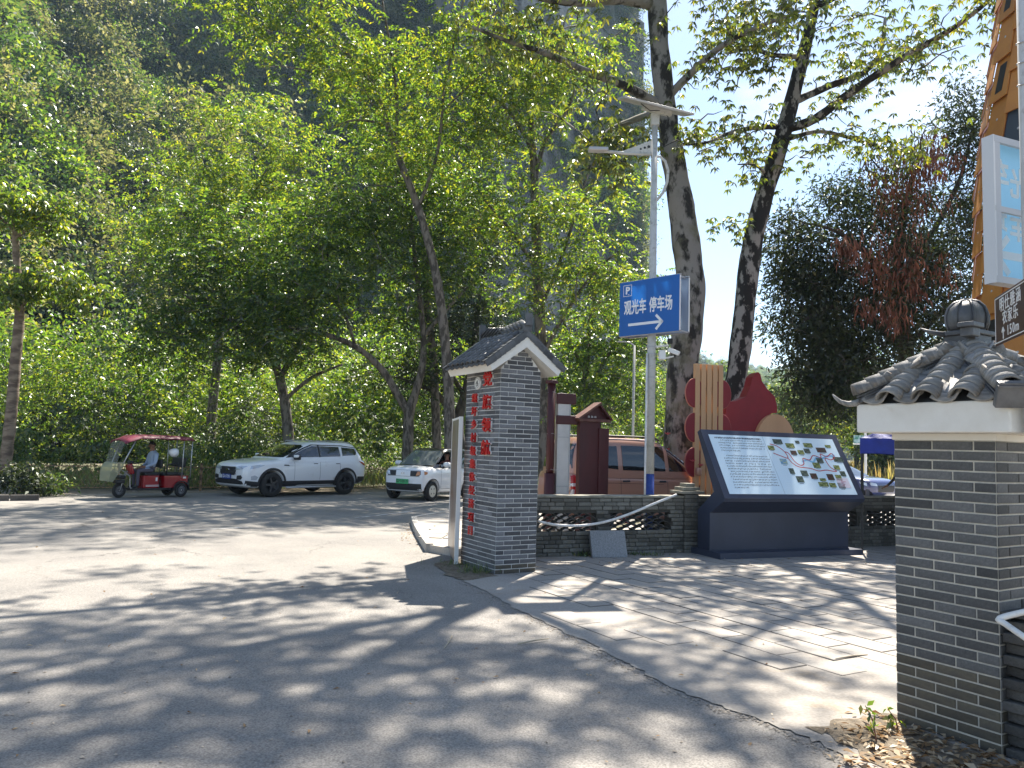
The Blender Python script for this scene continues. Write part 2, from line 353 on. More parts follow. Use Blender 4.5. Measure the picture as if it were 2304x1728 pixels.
# scrub holds on the ledges and the gentler ground
vf = ramp(t, sp.outputs['Z'], .20, .40); mm = t.nodes.new('ShaderNodeMath'); mm.operation = 'MAXIMUM'
t.links.new(vf, mm.inputs[0]); t.links.new(nB, mm.inputs[1])
bsd = _n(t, 'ShaderNodeBsdfPrincipled', Roughness=.95); t.links.new(mix(t, mm.outputs[0], rock, green), bsd.inputs['Base Color'])
bp = _n(t, 'ShaderNodeBump', Strength=1.0, Distance=3.0); t.links.new(noise(t, .35, 8, .7, (1, 1, .5)), bp.inputs['Height']); t.links.new(bp.outputs['Normal'], bsd.inputs['Normal'])
t.links.new(bsd.outputs[0], o.inputs['Surface'])
def hill(name, plan, prof, H, nu=220, nv=120, amp=5.0, seed=3, f0=.035):
    """plan: list of (x, y, talus) base points left to right; wall rises away from the camera side"""
    P = np.array([p[:2] for p in plan], float); T = np.array([p[2] for p in plan], float)
    seg = np.r_[0, np.cumsum(np.linalg.norm(np.diff(P, axis=0), axis=1))]
    s = np.linspace(0, seg[-1], nu); X = np.interp(s, seg, P[:, 0]); Y = np.interp(s, seg, P[:, 1]); Tt = np.interp(s, seg, T)
    for _ in range(6):
        X[1:-1] = (X[:-2] + 2 * X[1:-1] + X[2:]) / 4; Y[1:-1] = (Y[:-2] + 2 * Y[1:-1] + Y[2:]) / 4
    dx, dy = np.gradient(X), np.gradient(Y); n = np.hypot(dx, dy); nx, ny = -dy / n, dx / n        # away from the road
    h = np.linspace(-2, H, nv)[None, :]; tal = Tt[:, None]
    off = prof(h, tal)
    x = X[:, None] + nx[:, None] * off; y = Y[:, None] + ny[:, None] * off; z = np.repeat(h, nu, 0)
    d = fbm(x, y, z * .6, seed, 5, f0) * amp * np.clip((z + 2) / 12, 0, 1)
    x = x + nx[:, None] * d; y = y + ny[:, None] * d; z = z + fbm(x, y, z, seed + 9, 4, .06) * 2.0 * np.clip(z / 10, 0, 1)
    co = np.stack([x, y, z], -1).reshape(-1, 3)
    i, j = np.meshgrid(np.arange(nu - 1), np.arange(nv - 1), indexing='ij'); a = (i * nv + j).ravel()
    q = np.stack([a, a + nv, a + nv + 1, a + 1], 1)
    o = obj(name, np_mesh(name, co, q, m_rock, True)); tag(o, kind='structure'); return co.reshape(nu, nv, 3), o
def prof_main(h, tal):
    lo = np.minimum(np.maximum(h, 0), tal); hi = np.maximum(h - tal, 0)
    return lo / math.tan(R(38)) + hi / np.tan(np.radians(68 + 13 * np.clip((26 - tal) / 8, 0, 1)))
def polar_hill(name, nu=260, nv=130, H=126.0, seed=3):
    """limestone hill round the valley: base distance and foot-slope height vary with the bearing"""
    a = np.concatenate([np.linspace(-1.6, -.75, 40), np.linspace(-.74, .165, nu - 70), np.linspace(.1652, .1656, 26), np.array([.166, .1665, .167, .17])])
    D = np.interp(a, [-1.6, -.8, -.66, -.5, -.35, -.2, 0, .09, .165, .1655, .17], [40, 46, 52, 56, 64, 82, 112, 130, 150, 330, 420])
    tal = np.interp(a, [-.55, -.42, -.3, -.2, -.1, 0, .24], [120, 95, 62, 42, 26, 17, 15])[:, None]
    h = np.linspace(-2, H, nv)[None, :]; lo = np.clip(h, 0, tal); hi = np.maximum(h - tal, 0)
    r = D[:, None] + lo / math.tan(R(38)) + hi / np.tan(np.radians(68 + 13 * np.clip((30 - tal) / 10, 0, 1)))
    fl_a = np.clip((a - .05) / .11, 0, 1)[:, None]; aa = a[:, None] + fl_a * (.045 * np.exp(-np.maximum(h, 0) / 20) - .012 * h / H + .007 * np.sin(h * .35 + 1) * np.sin(h * .13) + .004 * np.sin(h * 1.1))
    an = np.arctan(aa); x = r * np.sin(an); y = r * np.cos(an); z = h + 0 * x
    r = r + fbm(x, y, z * .6, seed, 6, .055) * 9.0 * np.clip((z + 2) / 10, 0, 1); x = r * np.sin(an); y = r * np.cos(an)
    z = z + fbm(x, y, z, seed + 9, 4, .06) * 2.0 * np.clip(z / 10, 0, 1)
    n_ = len(a); co = np.stack([x, y, z], -1); i, j = np.meshgrid(np.arange(n_ - 1), np.arange(nv - 1), indexing='ij'); q = (i * nv + j).ravel()
    o = obj(name, np_mesh(name, co.reshape(-1, 3), np.stack([q, q + nv, q + nv + 1, q + 1], 1), m_rock, True)); tag(o, kind='structure'); return co, o
HA, hill_a = polar_hill('karst_hill')
HB, hill_b = hill('far_hill', [(60, 300, 20), (85, 330, 60), (125, 370, 55), (170, 390, 35), (230, 400, 25), (330, 430, 20), (480, 470, 18)],
                  lambda h, tal: np.maximum(h, 0) / math.tan(R(42)) + np.maximum(h - tal, 0) * 4.0, 88, nu=120, nv=60, amp=9, seed=21, f0=.018)
HD, hill_d = hill('side_hill', [(70, 130, 8), (90, 120, 10), (120, 110, 12), (170, 105, 14), (260, 80, 14)],
                  lambda h, tal: np.maximum(h, 0) / math.tan(R(30)) + np.maximum(h - tal, 0) * 3.0, 30, nu=80, nv=40, amp=4, seed=31, f0=.03)
# ---------------------------------------------------------------- trees
m_bark = pbr('bark', (.20, .175, .15), .95, col2=(.07, .06, .05), nscale=7, nlo=.46, nhi=.56, bump=.6, bscale=14, stretch=(1, 1, .35), coord='Object')
m_barkB = pbr('mottled bark', (.26, .25, .235), .95, col2=(.018, .017, .016), nscale=4.2, nlo=.44, nhi=.50, bump=.7, bscale=9, stretch=(1, 1, .5), coord='Object')
m_barkpale = pbr('pale bark with lichen', (.21, .20, .185), .95, col2=(.02, .019, .017), nscale=3.4, nlo=.48, nhi=.56, bump=.7, bscale=9, stretch=(1, 1, .5), dirt=(.13, .125, .085), dscale=1.3, dlo=.5, dhi=.66, coord='Object')
m_barkdark = pbr('dark bark', (.11, .095, .08), .95, col2=(.05, .045, .04), nscale=5, bump=.6, bscale=12, stretch=(1, 1, .4))
m_barkL = pbr('ringed bark', (.24, .19, .14), .95, col2=(.11, .08, .06), nscale=4, nlo=.42, nhi=.58, bump=.5, bscale=12, stretch=(.6, .6, 2))
m_white = pbr('whitewash', (.62, .60, .56), .95, col2=(.32, .29, .25), nscale=6, nlo=.45, nhi=.6)
lf_mid = leafmat('leaf mid', [(.016, .036, .012), (.032, .066, .017), (.055, .10, .022), (.095, .145, .028), (.17, .18, .03)], (2.9, 3.0, .9), .57, .08, .4)
lf_mid2 = leafmat('leaf fresh', [(.032, .06, .014), (.055, .10, .02), (.09, .145, .026), (.14, .185, .03), (.24, .22, .03)], (2.5, 2.55, .8), .57, .07, .4)
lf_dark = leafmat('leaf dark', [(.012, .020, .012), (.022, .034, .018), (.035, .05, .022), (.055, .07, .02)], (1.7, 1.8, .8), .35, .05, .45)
lf_palm = leafmat('leaf palmate', [(.03, .045, .018), (.05, .08, .02), (.075, .105, .022), (.12, .14, .02), (.19, .17, .02)], (2.3, 2.3, .6), .5, .10)
lf_low = leafmat('leaf undergrowth', [(.022, .045, .014), (.042, .085, .024), (.075, .13, .034), (.13, .175, .05), (.20, .20, .06)], (1.8, 1.9, .9), .5, .06, .5)
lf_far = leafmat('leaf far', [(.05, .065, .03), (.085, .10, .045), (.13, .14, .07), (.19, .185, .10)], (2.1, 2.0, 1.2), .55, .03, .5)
lf_grass = leafmat('grass blade', [(.07, .12, .03), (.12, .18, .045), (.19, .22, .07), (.28, .25, .11)], (1.9, 2.0, 1.0), .5, .06)
lf_dry = leafmat('dry leaf', [(.22, .13, .06), (.34, .22, .12), (.46, .35, .22), (.52, .44, .32)], (1.2, 1.0, .8), .25, .03)
m_pod = pbr('seed pod', (.16, .06, .035), .7, col2=(.26, .115, .065), nscale=2)

def smooth_path(pts, n=5):
    P = [Vector(p) for p, _ in pts]; Rr = [r for _, r in pts]; out = []
    for i in range(len(P) - 1):
        p0 = P[max(i - 1, 0)]; p1 = P[i]; p2 = P[i + 1]; p3 = P[min(i + 2, len(P) - 1)]
        for k in range(n):
            t = k / n
            q = .5 * ((2 * p1) + (p2 - p0) * t + (2 * p0 - 5 * p1 + 4 * p2 - p3) * t * t + (3 * p1 - p0 - 3 * p2 + p3) * t ** 3)
            out.append((q, Rr[i] + (Rr[i + 1] - Rr[i]) * t))
    out.append((P[-1], Rr[-1])); return out
def leaves_at(C, style, rc, per, L, asp):
    """leaf base points, directions and sizes for cluster centres C"""
    n = len(C); cs = []; ds = []; Ls = []
    if style == 'palmate':
        hands = per; H = np.repeat(C, hands, 0) + RNG.normal(size=(n * hands, 3)) * rc * np.array([1, 1, .55])
        out = unit(H - np.repeat(C, hands, 0) + RNG.normal(size=H.shape) * .3 * rc); k = 6
        a = RNG.uniform(0, 2 * PI, (len(H), 1)) + np.arange(k)[None, :] * (2 * PI / k) + RNG.normal(size=(len(H), k)) * .15
        d = np.stack([np.cos(a), np.sin(a), RNG.uniform(-1.1, -.35, a.shape)], -1) + out[:, None, :] * .4
        c = np.repeat(H[:, None, :], k, 1); cs = c.reshape(-1, 3); ds = d.reshape(-1, 3); Ls = L * RNG.uniform(.7, 1.15, len(cs))
    elif style == 'pinnate':
        fr = per; H = np.repeat(C, fr, 0) + RNG.normal(size=(n * fr, 3)) * rc * np.array([.9, .9, .45])
        ax = unit(H - np.repeat(C, fr, 0) + RNG.normal(size=H.shape) * .5 * rc + np.array([0, 0, -.15]) * rc); k = 5
        ax[:, 2] = ax[:, 2] * .5 - .12; ax = unit(ax)
        sd = unit(np.cross(ax, np.array([0, 0, 1.0]) + RNG.normal(size=ax.shape) * .35)); FL = L * 3.4 * RNG.uniform(.7, 1.2, (len(H), 1))
        for s in (-1, 1):
            for j in range(k):
                f = (j + .6) / k
                cs.append(H + ax * FL * f + np.array([0, 0, -1.0]) * FL * .18 * f * f); ds.append(sd * s + ax * .55 + np.array([0, 0, -.25]) + RNG.normal(size=ax.shape) * .14)
                Ls.append(L * (1.05 - .35 * abs(f - .5)) * RNG.uniform(.8, 1.1, len(H)))
        cs = np.concatenate(cs); ds = np.concatenate(ds); Ls = np.concatenate(Ls)
    else:                                                   # simple leaves round the twig ends
        cs = np.repeat(C, per, 0) + RNG.normal(size=(n * per, 3)) * rc * np.array([1, 1, .75])
        ds = unit(cs - np.repeat(C, per, 0)) + RNG.normal(size=cs.shape) * .7 + np.array([0, 0, -.25]); Ls = L * RNG.uniform(.45, 1.3, len(cs))
    return cs, ds, Ls
def blob_points(blobs):
    out = []
    for c, r, n in blobs:
        v = unit(RNG.normal(size=(n, 3))) * (RNG.uniform(0, 1, (n, 1)) ** .45); out.append(np.array(c)[None] + v * np.array(r)[None])
    return np.concatenate(out)
def along(limb, n, spread, t0=.35):
    P = [Vector(p) for p, _ in limb]; out = []
    for _ in range(n):
        t = RNG.uniform(t0, 1) * (len(P) - 1); i = min(int(t), len(P) - 2); p = P[i].lerp(P[i + 1], t - i)
        out.append(np.array(p) + RNG.normal(size=3) * spread * np.array([1, 1, .7]))
    return np.array(out)
def tree(name, label, trunk, limbs, centres, style, rc, per, L, asp, bark, leaf, group=None, twig=.014, wash=None, maxtwig=3.2, n=10, rough=0.0):
    if trunk[0][0].z > .03: trunk = [(Vector((trunk[0][0].x, trunk[0][0].y, -.03)), trunk[0][1] * 1.08)] + trunk
    base = Vector(trunk[0][0]); root = thing(name, label, 'tree', base, 0, group)
    mb = MB(); nodes = []; mt = MB()
    tp = smooth_path(trunk, 22 if rough else 6)
    # uneven girth and a flare at the foot
    mb.tube([p - base for p, _ in tp], [r * (1 + (.05 * math.sin(i * 1.9) if not rough else .03 * math.sin(i * .31)) + (.28 * max(0, 1 - i / (4 if not rough else 15)))) for i, (p, r) in enumerate(tp)], n)
    if rough:
        vv = np.array(mb.v); nr_ = len(tp); cc = np.repeat(np.array([tuple(p - base) for p, _ in tp]), n, 0); k_ = 1 + rough * (fbm(vv[:, 0] * 5, vv[:, 1] * 5, vv[:, 2] * 1.6, 41, 4, 1.0) + .6 * fbm(vv[:, 0] * 16, vv[:, 1] * 16, vv[:, 2] * 5, 43, 3, 1.0)); mb.v = [tuple(v) for v in cc + (vv - cc) * k_[:, None]]
    nodes += [tuple(p) for p, _ in tp[len(tp) // 3:]]
    for lm in limbs:
        lp = smooth_path(lm, 5); mb.tube([p - base for p, _ in lp], [r * (1 + .06 * math.sin(i * 2.3)) for i, (_, r) in enumerate(lp)], 7)
        nodes += [tuple(p) for p, _ in lp[1:]]
    C = np.array(centres); nd = np.array(nodes)
    dist = np.array([np.min(np.linalg.norm(nd - c, axis=1)) for c in C]); order = np.argsort(dist)
    keep = []
    for k in order:
        c = C[k]; dd = np.linalg.norm(nd - c, axis=1) + np.maximum(nd[:, 2] - c[2], 0) * .8
        j = int(np.argmin(dd)); a = nd[j]; ln = np.linalg.norm(c - a)
        keep.append(k)
        if ln < .08: continue
        m1 = a + (c - a) * .4 + np.array([0, 0, .12]) * ln + RNG.normal(size=3) * .07 * ln; m2 = a + (c - a) * .75 + np.array([0, 0, .09]) * ln + RNG.normal(size=3) * .05 * ln
        r0 = twig * (1 + min(ln, maxtwig) * .7)
        mt.tube([Vector(q) - base for q in (a, m1, m2, c)], [r0, r0 * .75, r0 * .5, r0 * .25], 4, cap=False)
        nd = np.vstack([nd, m1, m2, c])
    tr = mb.build('trunk', bark, root, True)
    tag(mt.build('branches', bark, root, True), kind='stuff')
    cs, ds, Ls = leaves_at(C, style, rc, per, L, asp)
    obj('crown', leaf_mesh('crown', cs - np.array(base), ds, Ls, Ls * asp, leaf), root)
    if wash:
        w = MB(); pp = [(p, r) for p, r in tp if p.z < wash]
        w.tube([p - base for p, _ in pp], [r * 1.33 + .006 for _, r in pp], n); w.build('whitewash_band', m_white, root, True)
    return root
def pl(d, seq):                                  # path from picture points at distance d (optionally per point)
    return [(at(q[0], q[1], q[3] if len(q) > 3 else d), q[2]) for q in seq]
def A_(px, py, d): return tuple(at(px, py, d))

# the tall pale trunk behind the solar lamp
tA = pl(17, [(1528, 1060, .40), (1530, 980, .345), (1534, 850, .325), (1546, 740, .325), (1551, 640, .325), (1540, 520, .305), (1526, 420, .28), (1506, 300, .235), (1495, 210, .225), (1483, 90, .215), (1478, -40, .205), (1474, -200, .17), (1482, -420, .12), (1500, -640, .06)])
lA = [pl(17, [(1482, 235, .12), (1400, 190, .10, 16.6), (1312, 158, .085, 16), (1235, 122, .07, 15.4), (1150, 95, .045, 14.6), (1060, 60, .025, 14)]),
      pl(17, [(1476, 252, .085), (1415, 274, .07, 16.6), (1368, 296, .05, 16.2), (1345, 335, .035, 15.8), (1325, 380, .015, 15.4)]),
      pl(17, [(1505, 215, .10), (1560, 160, .085, 16.6), (1622, 105, .065, 16), (1702, 62, .045, 15.4), (1790, 30, .03, 14.8)]),
      pl(17, [(1478, 12, .15), (1400, -4, .14, 16.7), (1310, 2, .125, 16.2), (1210, -12, .11, 15.6), (1080, -70, .085, 14.8), (930, -150, .06, 14), (760, -260, .03, 13.2)]),
      pl(17, [(1476, -120, .12), (1600, -260, .10, 15.8), (1720, -420, .07, 14.2), (1800, -620, .04, 12.6)]),
      pl(17, [(1474, -180, .12), (1330, -330, .10, 15.4), (1150, -520, .07, 13.6), (950, -760, .04, 12)]),
      pl(17, [(1500, 340, .05), (1535, 325, .04, 17.2), (1580, 322, .03, 17.4), (1640, 310, .015, 17.6)])]
def overhead(spots, z, rr=.95, n=20):      # unseen leaf clumps added overhead, placed to shade chosen road and paving spots
    out = []
    for px, py, k in spots:
        g = gnd(px, py); c = g + Vector((SUNV.x, SUNV.y, 0)) * (z / SUNV.z) + Vector((0, 0, z + RNG.uniform(-.5, .5)))
        out.append((tuple(c), (rr * k, rr * k * 1.1, .45), max(5, int(n * k * k))))
    return out
cA = np.concatenate([along(lA[0], 34, .42), along(lA[1], 18, .32), along(lA[2], 26, .42), along(lA[3], 40, .55), along(lA[4], 18, .7), along(lA[5], 20, .8),
                     blob_points([(A_(1360, 330, 16), (1.0, .8, 1.1), 22), (A_(1620, 40, 16.2), (1.5, 1.2, .7), 16)]),
                     blob_points(overhead([(60, 1440, 1.2), (260, 1430, 1.25), (430, 1470, 1.1), (140, 1540, .8), (560, 1520, 1.0), (760, 1450, 1.1), (900, 1500, .8), (700, 1590, .9), (380, 1650, .9), (60, 1660, .8), (220, 1720, .8), (780, 1670, .8), (1010, 1420, .7), (1020, 1500, .6), (1030, 1580, .55), (1050, 1660, .6), (1080, 1730, .7), (500, 1335, .55), (250, 1290, .55), (720, 1350, .45), (640, 1730, .6)], 16.5))])
tree('tall_tree', 'tall tree with thick pale lichen-spotted trunk behind the solar lamp pole', tA, lA, cA, 'palmate', .30, 6, .165, .34, m_barkpale, lf_palm, n=22, rough=.10)
# the slimmer leaning trunk to its right
tB = pl(18, [(1640, 1060, .30), (1644, 1000, .255), (1652, 890, .245), (1668, 760, .24), (1688, 576, .235), (1716, 450, .22), (1749, 345, .205), (1786, 210, .175), (1821, 65, .14), (1852, -100, .12), (1880, -300, .08), (1905, -480, .04)])
lB = [pl(18, [(1762, 292, .12), (1832, 268, .11, 17.6), (1905, 214, .10, 17.2), (1990, 156, .085, 16.8), (2080, 102, .07, 16.3), (2160, 52, .055, 15.8), (2232, -5, .045, 15.3), (2320, -90, .03, 14.8)]),
      pl(18, [(1792, 226, .10), (1870, 192, .085, 18.2), (1940, 165, .07, 18.4), (1980, 120, .055, 18.6), (1992, 40, .04, 18.8)]),
      pl(18, [(1748, 285, .07), (1692, 288, .06, 17.6), (1640, 300, .045, 17.2), (1592, 320, .03, 16.8), (1545, 326, .02, 16.4)]),
      pl(18, [(1800, 128, .07), (1745, 124, .055, 17.4), (1690, 112, .04, 16.8), (1640, 120, .02, 16.2)]),
      pl(18, [(1775, 312, .06), (1850, 296, .05, 18.3), (1950, 322, .04, 18.6), (2012, 342, .03, 18.8), (2065, 352, .015, 19)]),
      pl(18, [(1730, 400, .045), (1700, 372, .03, 17.6), (1660, 370, .012, 17.2)]),
      pl(18, [(1830, 20, .09), (1960, -60, .075, 16.6), (2060, -180, .05, 15), (2150, -330, .03, 13.6)]),
      pl(18, [(1850, -90, .09), (1760, -230, .07, 16.2), (1700, -400, .04, 14.4)])]
cB = np.concatenate([along(lB[0], 46, .5, .25), along(lB[1], 30, .45), along(lB[2], 28, .35), along(lB[3], 22, .4), along(lB[4], 28, .38), along(lB[5], 8, .25, .5), along(lB[6], 12, .7), along(lB[7], 12, .7),
                     blob_points([(A_(1740, 50, 17), (1.8, 1.4, .8), 20), (A_(1930, 60, 17.4), (2.0, 1.4, .9), 20), (A_(1800, 330, 17.6), (.9, .8, .45), 12), (A_(1660, 500, 17.8), (.35, .4, .35), 5)]),
                     blob_points(overhead([(1290, 1500, .9), (1420, 1520, .9), (1560, 1570, .9), (1700, 1620, .8), (1180, 1470, .6), (1400, 1330, .7), (1540, 1370, .7), (1720, 1330, .8), (1850, 1400, .8), (1930, 1330, .7), (1300, 1350, .6), (1640, 1290, .7), (1500, 1440, .5), (1330, 1650, .5), (1800, 1480, .45)], 15.5, .85, 18))])
tree('leaning_tree', 'slim black-and-white mottled trunk leaning right behind the red sculpture', tB, lB, cB, 'palmate', .28, 6, .16, .34, m_barkB, lf_palm, n=20, rough=.10)

# dark evergreen with brown pods
tD = pl(21, [(2060, 1060, .26), (2050, 900, .23), (2035, 760, .2), (2020, 640, .16), (2030, 500, .11), (2060, 380, .06)])
lD = [pl(21, [(2040, 800, .12), (1960, 720, .1, 20.4), (1880, 690, .07, 19.8), (1810, 720, .04, 19.2)]), pl(21, [(2030, 680, .12), (1960, 580, .09, 20.4), (1880, 520, .05, 19.8), (1800, 500, .025, 19.4)]),
      pl(21, [(2030, 620, .1), (2100, 520, .08, 21), (2160, 400, .05, 21), (2190, 280, .03, 21)]), pl(21, [(2040, 780, .1), (2120, 700, .08, 21.4), (2190, 640, .04, 21.8)]),
      pl(21, [(2045, 860, .1), (1960, 830, .08, 20), (1880, 850, .05, 19.2), (1830, 890, .03, 18.8)])]
cD = blob_points([(A_(1960, 640, 20.4), (2.3, 1.8, 2.2), 300), (A_(2110, 600, 21), (1.9, 1.8, 2.4), 220), (A_(1835, 730, 19.8), (1.35, 1.1, 1.6), 190), (A_(1860, 880, 19), (1.05, .8, .85), 100), (A_(1800, 600, 19.8), (.9, .8, 1.0), 70), (A_(2170, 300, 21), (.75, .8, 1.6), 70), (A_(1960, 450, 20.6), (1.6, 1.2, .9), 90), (A_(1780, 520, 19.8), (.7, .7, .6), 30), (A_(2190, 480, 21.4), (.8, .9, 1.6), 60), (A_(2050, 880, 21), (1.6, 1.2, 1.1), 110), (A_(1930, 820, 20), (1.2, 1.0, 1.0), 90), (A_(2150, 800, 21.4), (1.3, 1.1, 1.3), 90)])
dark_tree = tree('pod_tree', 'dark broad-leaved tree hung with brown seed pods beyond the roofed pillar', tD, lD, cD, 'simple', .26, 44, .155, .34, m_barkdark, lf_dark, twig=.012)
pc = blob_points([(A_(2040, 420, 19.6), (1.25, .4, 1.2), 34), (A_(2020, 590, 19.0), (1.5, .3, .8), 34), (A_(2090, 340, 20.2), (.9, .4, .6), 14), (A_(1975, 700, 18.9), (.9, .25, .35), 9), (A_(1905, 545, 18.9), (.35, .2, .4), 5)])
pods = np.repeat(pc, 26, 0) + RNG.normal(size=(len(pc) * 26, 3)) * np.array([.13, .13, .16])
obj('seed_pods', leaf_mesh('seed_pods', pods - np.array(dark_tree.location), np.array([0, 0, -1.0]) + RNG.normal(size=pods.shape) * .28, RNG.uniform(.16, .30, len(pods)), .045, m_pod), dark_tree)

# trees behind the road fence
def mid(name, label, d, trunk, limbs, blobs, leaf=lf_mid, style='pinnate', per=6, L=.185, bark=m_bark, rc=.38, twig=.012):
    t_ = pl(d, trunk); l_ = [pl(d, s) for s in limbs]
    C = blob_points([(A_(b[0], b[1], b[2]), b[3], b[4]) for b in blobs])
    C = C + RNG.normal(size=C.shape) * np.array([.55, .45, .4]); C = C[C[:, 2] > .5]; C = C[RNG.uniform(size=len(C)) < .62]
    return tree(name, label, t_, l_, C, style, rc, per, L, .42, bark, leaf, twig=twig, group=None)
mid('forked_tree', 'tree with brown trunk forking low just behind the small white car', 29,
    [(912, 1085, .26), (916, 1040, .22), (918, 980, .205), (921, 928, .20), (936, 880, .155), (952, 810, .135), (950, 720, .11), (935, 600, .08), (925, 480, .05)],
    [[(921, 932, .17), (893, 885, .15, 28.8), (858, 830, .13, 28.5), (800, 780, .11, 28), (730, 752, .09, 27.5), (655, 735, .06, 27), (600, 700, .03, 26.6)],
     [(950, 760, .09), (1010, 690, .07, 29.4), (1060, 640, .04, 29.8)], [(800, 780, .06, 28), (770, 700, .05, 27.6), (700, 620, .03, 27.2)]],
    [(700, 640, 27, (2.6, 1.8, 1.6), 150), (860, 560, 28.6, (2.3, 1.9, 1.9), 150), (620, 730, 26.6, (1.6, 1.3, 1.0), 60), (1000, 600, 29.2, (1.6, 1.5, 1.3), 80), (770, 460, 28, (2.0, 1.6, 1.4), 90)])
mid('straight_tree', 'straight slender trunk rising behind the small white car, right of the forked one', 30.5,
    [(985, 1085, .21), (983, 1000, .18), (979, 900, .175), (974, 800, .165), (962, 690, .15), (957, 560, .12), (950, 430, .09), (935, 300, .05)],
    [[(957, 590, .08), (1010, 500, .06, 30), (1060, 430, .03, 29.5)], [(955, 500, .08), (900, 400, .06, 30), (850, 300, .03, 29.5)], [(972, 780, .06), (920, 730, .04, 30), (870, 700, .02, 29.6)]],
    [(950, 430, 30, (2.6, 2.0, 2.0), 150), (870, 320, 29.5, (1.9, 1.6, 1.5), 80), (1040, 450, 29.6, (1.8, 1.5, 1.6), 90), (900, 720, 29.8, (1.5, 1.3, 1.0), 60)], leaf=lf_mid)
mid('dark_forked_tree', 'dark trunk dividing in two behind the lettered brick pillar', 32,
    [(1038, 1085, .30), (1036, 1020, .26), (1030, 950, .24), (1045, 890, .18), (1062, 820, .15), (1075, 700, .1), (1090, 600, .05)],
    [[(1030, 952, .17), (1000, 905, .14, 31.6), (975, 880, .11, 31.2), (950, 870, .08, 30.8), (900, 850, .04, 30.2)], [(1045, 890, .12), (1010, 830, .1, 32), (990, 760, .05, 32)]],
    [(1060, 720, 31.6, (2.0, 1.8, 1.8), 110), (960, 820, 31, (2.2, 1.6, 1.2), 90), (1100, 560, 32, (1.8, 1.6, 1.6), 80)], leaf=lf_dark, bark=m_barkdark)
mid('upright_tree', 'tall upright tree right above the roof of the lettered pillar', 28,
    [(1228, 1085, .27), (1224, 980, .235), (1218, 820, .215), (1214, 690, .205), (1207, 540, .185), (1203, 400, .16), (1196, 290, .12), (1190, 200, .09), (1180, 90, .05)],
    [[(1205, 400, .1), (1226, 320, .085, 27.8), (1275, 250, .06, 27.4), (1300, 180, .04, 27)], [(1202, 350, .09), (1160, 270, .07, 27.4), (1110, 220, .05, 27), (1040, 200, .025, 26.6)],
     [(1210, 610, .08), (1150, 520, .06, 27.5), (1090, 450, .04, 27)], [(1225, 790, .09), (1275, 700, .075, 27.4), (1340, 610, .05, 27), (1400, 560, .03, 26.6)], [(1214, 700, .07), (1270, 560, .06, 28), (1320, 400, .05, 27.6), (1365, 340, .03, 27.2)]],
    [(1190, 200, 27.4, (2.2, 1.7, 1.6), 130), (1090, 300, 27, (1.8, 1.5, 1.4), 90), (1290, 480, 27.4, (1.7, 1.5, 1.6), 100), (1280, 640, 27, (2.0, 1.5, 1.4), 110), (1120, 470, 27, (1.5, 1.3, 1.3), 70), (1300, 120, 26.8, (1.5, 1.3, 1.0), 50), (1380, 620, 26.6, (1.2, 1.1, .9), 40)], leaf=lf_mid2)
mid('right_leafy_tree', 'leafy tree filling the gap between lettered pillar and lamp pole', 30,
    [(1330, 1085, .2), (1325, 960, .17), (1318, 850, .14), (1330, 720, .1), (1345, 600, .06)],
    [[(1320, 880, .08), (1380, 780, .06, 29.6), (1430, 700, .03, 29.2)], [(1318, 840, .08), (1280, 760, .06, 29.6), (1260, 680, .03, 29.2)]],
    [(1330, 820, 29.5, (2.1, 1.7, 2.3), 190), (1420, 720, 29.4, (1.5, 1.4, 1.6), 100), (1270, 900, 29.2, (1.3, 1.2, 1.6), 80), (1420, 900, 29.4, (1.4, 1.3, 1.8), 90)], leaf=lf_mid)
mid('airy_tree', 'airy tall tree with bare upper branches in front of the shaded hillside', 27,
    [(1015, 1085, .24), (1012, 980, .2), (1006, 820, .18), (985, 640, .16), (945, 480, .14), (890, 335, .115), (845, 200, .085), (800, 100, .06), (745, -20, .035)],
    [[(890, 335, .07), (893, 230, .06, 26.6), (880, 120, .045, 26.2), (860, 0, .03, 25.8)], [(845, 200, .06), (770, 110, .05, 26), (690, 40, .035, 25.2), (600, -30, .02, 24.6)],
     [(940, 470, .07), (985, 340, .06, 26.6), (1000, 200, .05, 26.2), (1030, 60, .035, 25.8), (1060, -80, .02, 25.4)], [(870, 280, .05), (800, 270, .04, 26.4), (740, 290, .02, 26)], [(995, 250, .04, 26.2), (1080, 170, .03, 25.8), (1150, 110, .015, 25.4)]],
    [(830, 170, 26, (2.1, 1.7, 1.7), 105), (690, 90, 25, (1.8, 1.6, 1.0), 60), (560, 30, 24.6, (1.2, 1.1, .8), 34), (1000, 150, 26, (1.7, 1.5, 1.6), 75), (920, 330, 26.6, (1.7, 1.4, 1.4), 60), (1120, 60, 25.4, (1.4, 1.3, 1.0), 45), (740, -120, 24.5, (2.4, 2.2, 1.2), 70), (1000, -150, 25, (2.4, 2.2, 1.2), 70), (480, -100, 23.8, (2.2, 2.0, 1.2), 60)], leaf=lf_mid2)
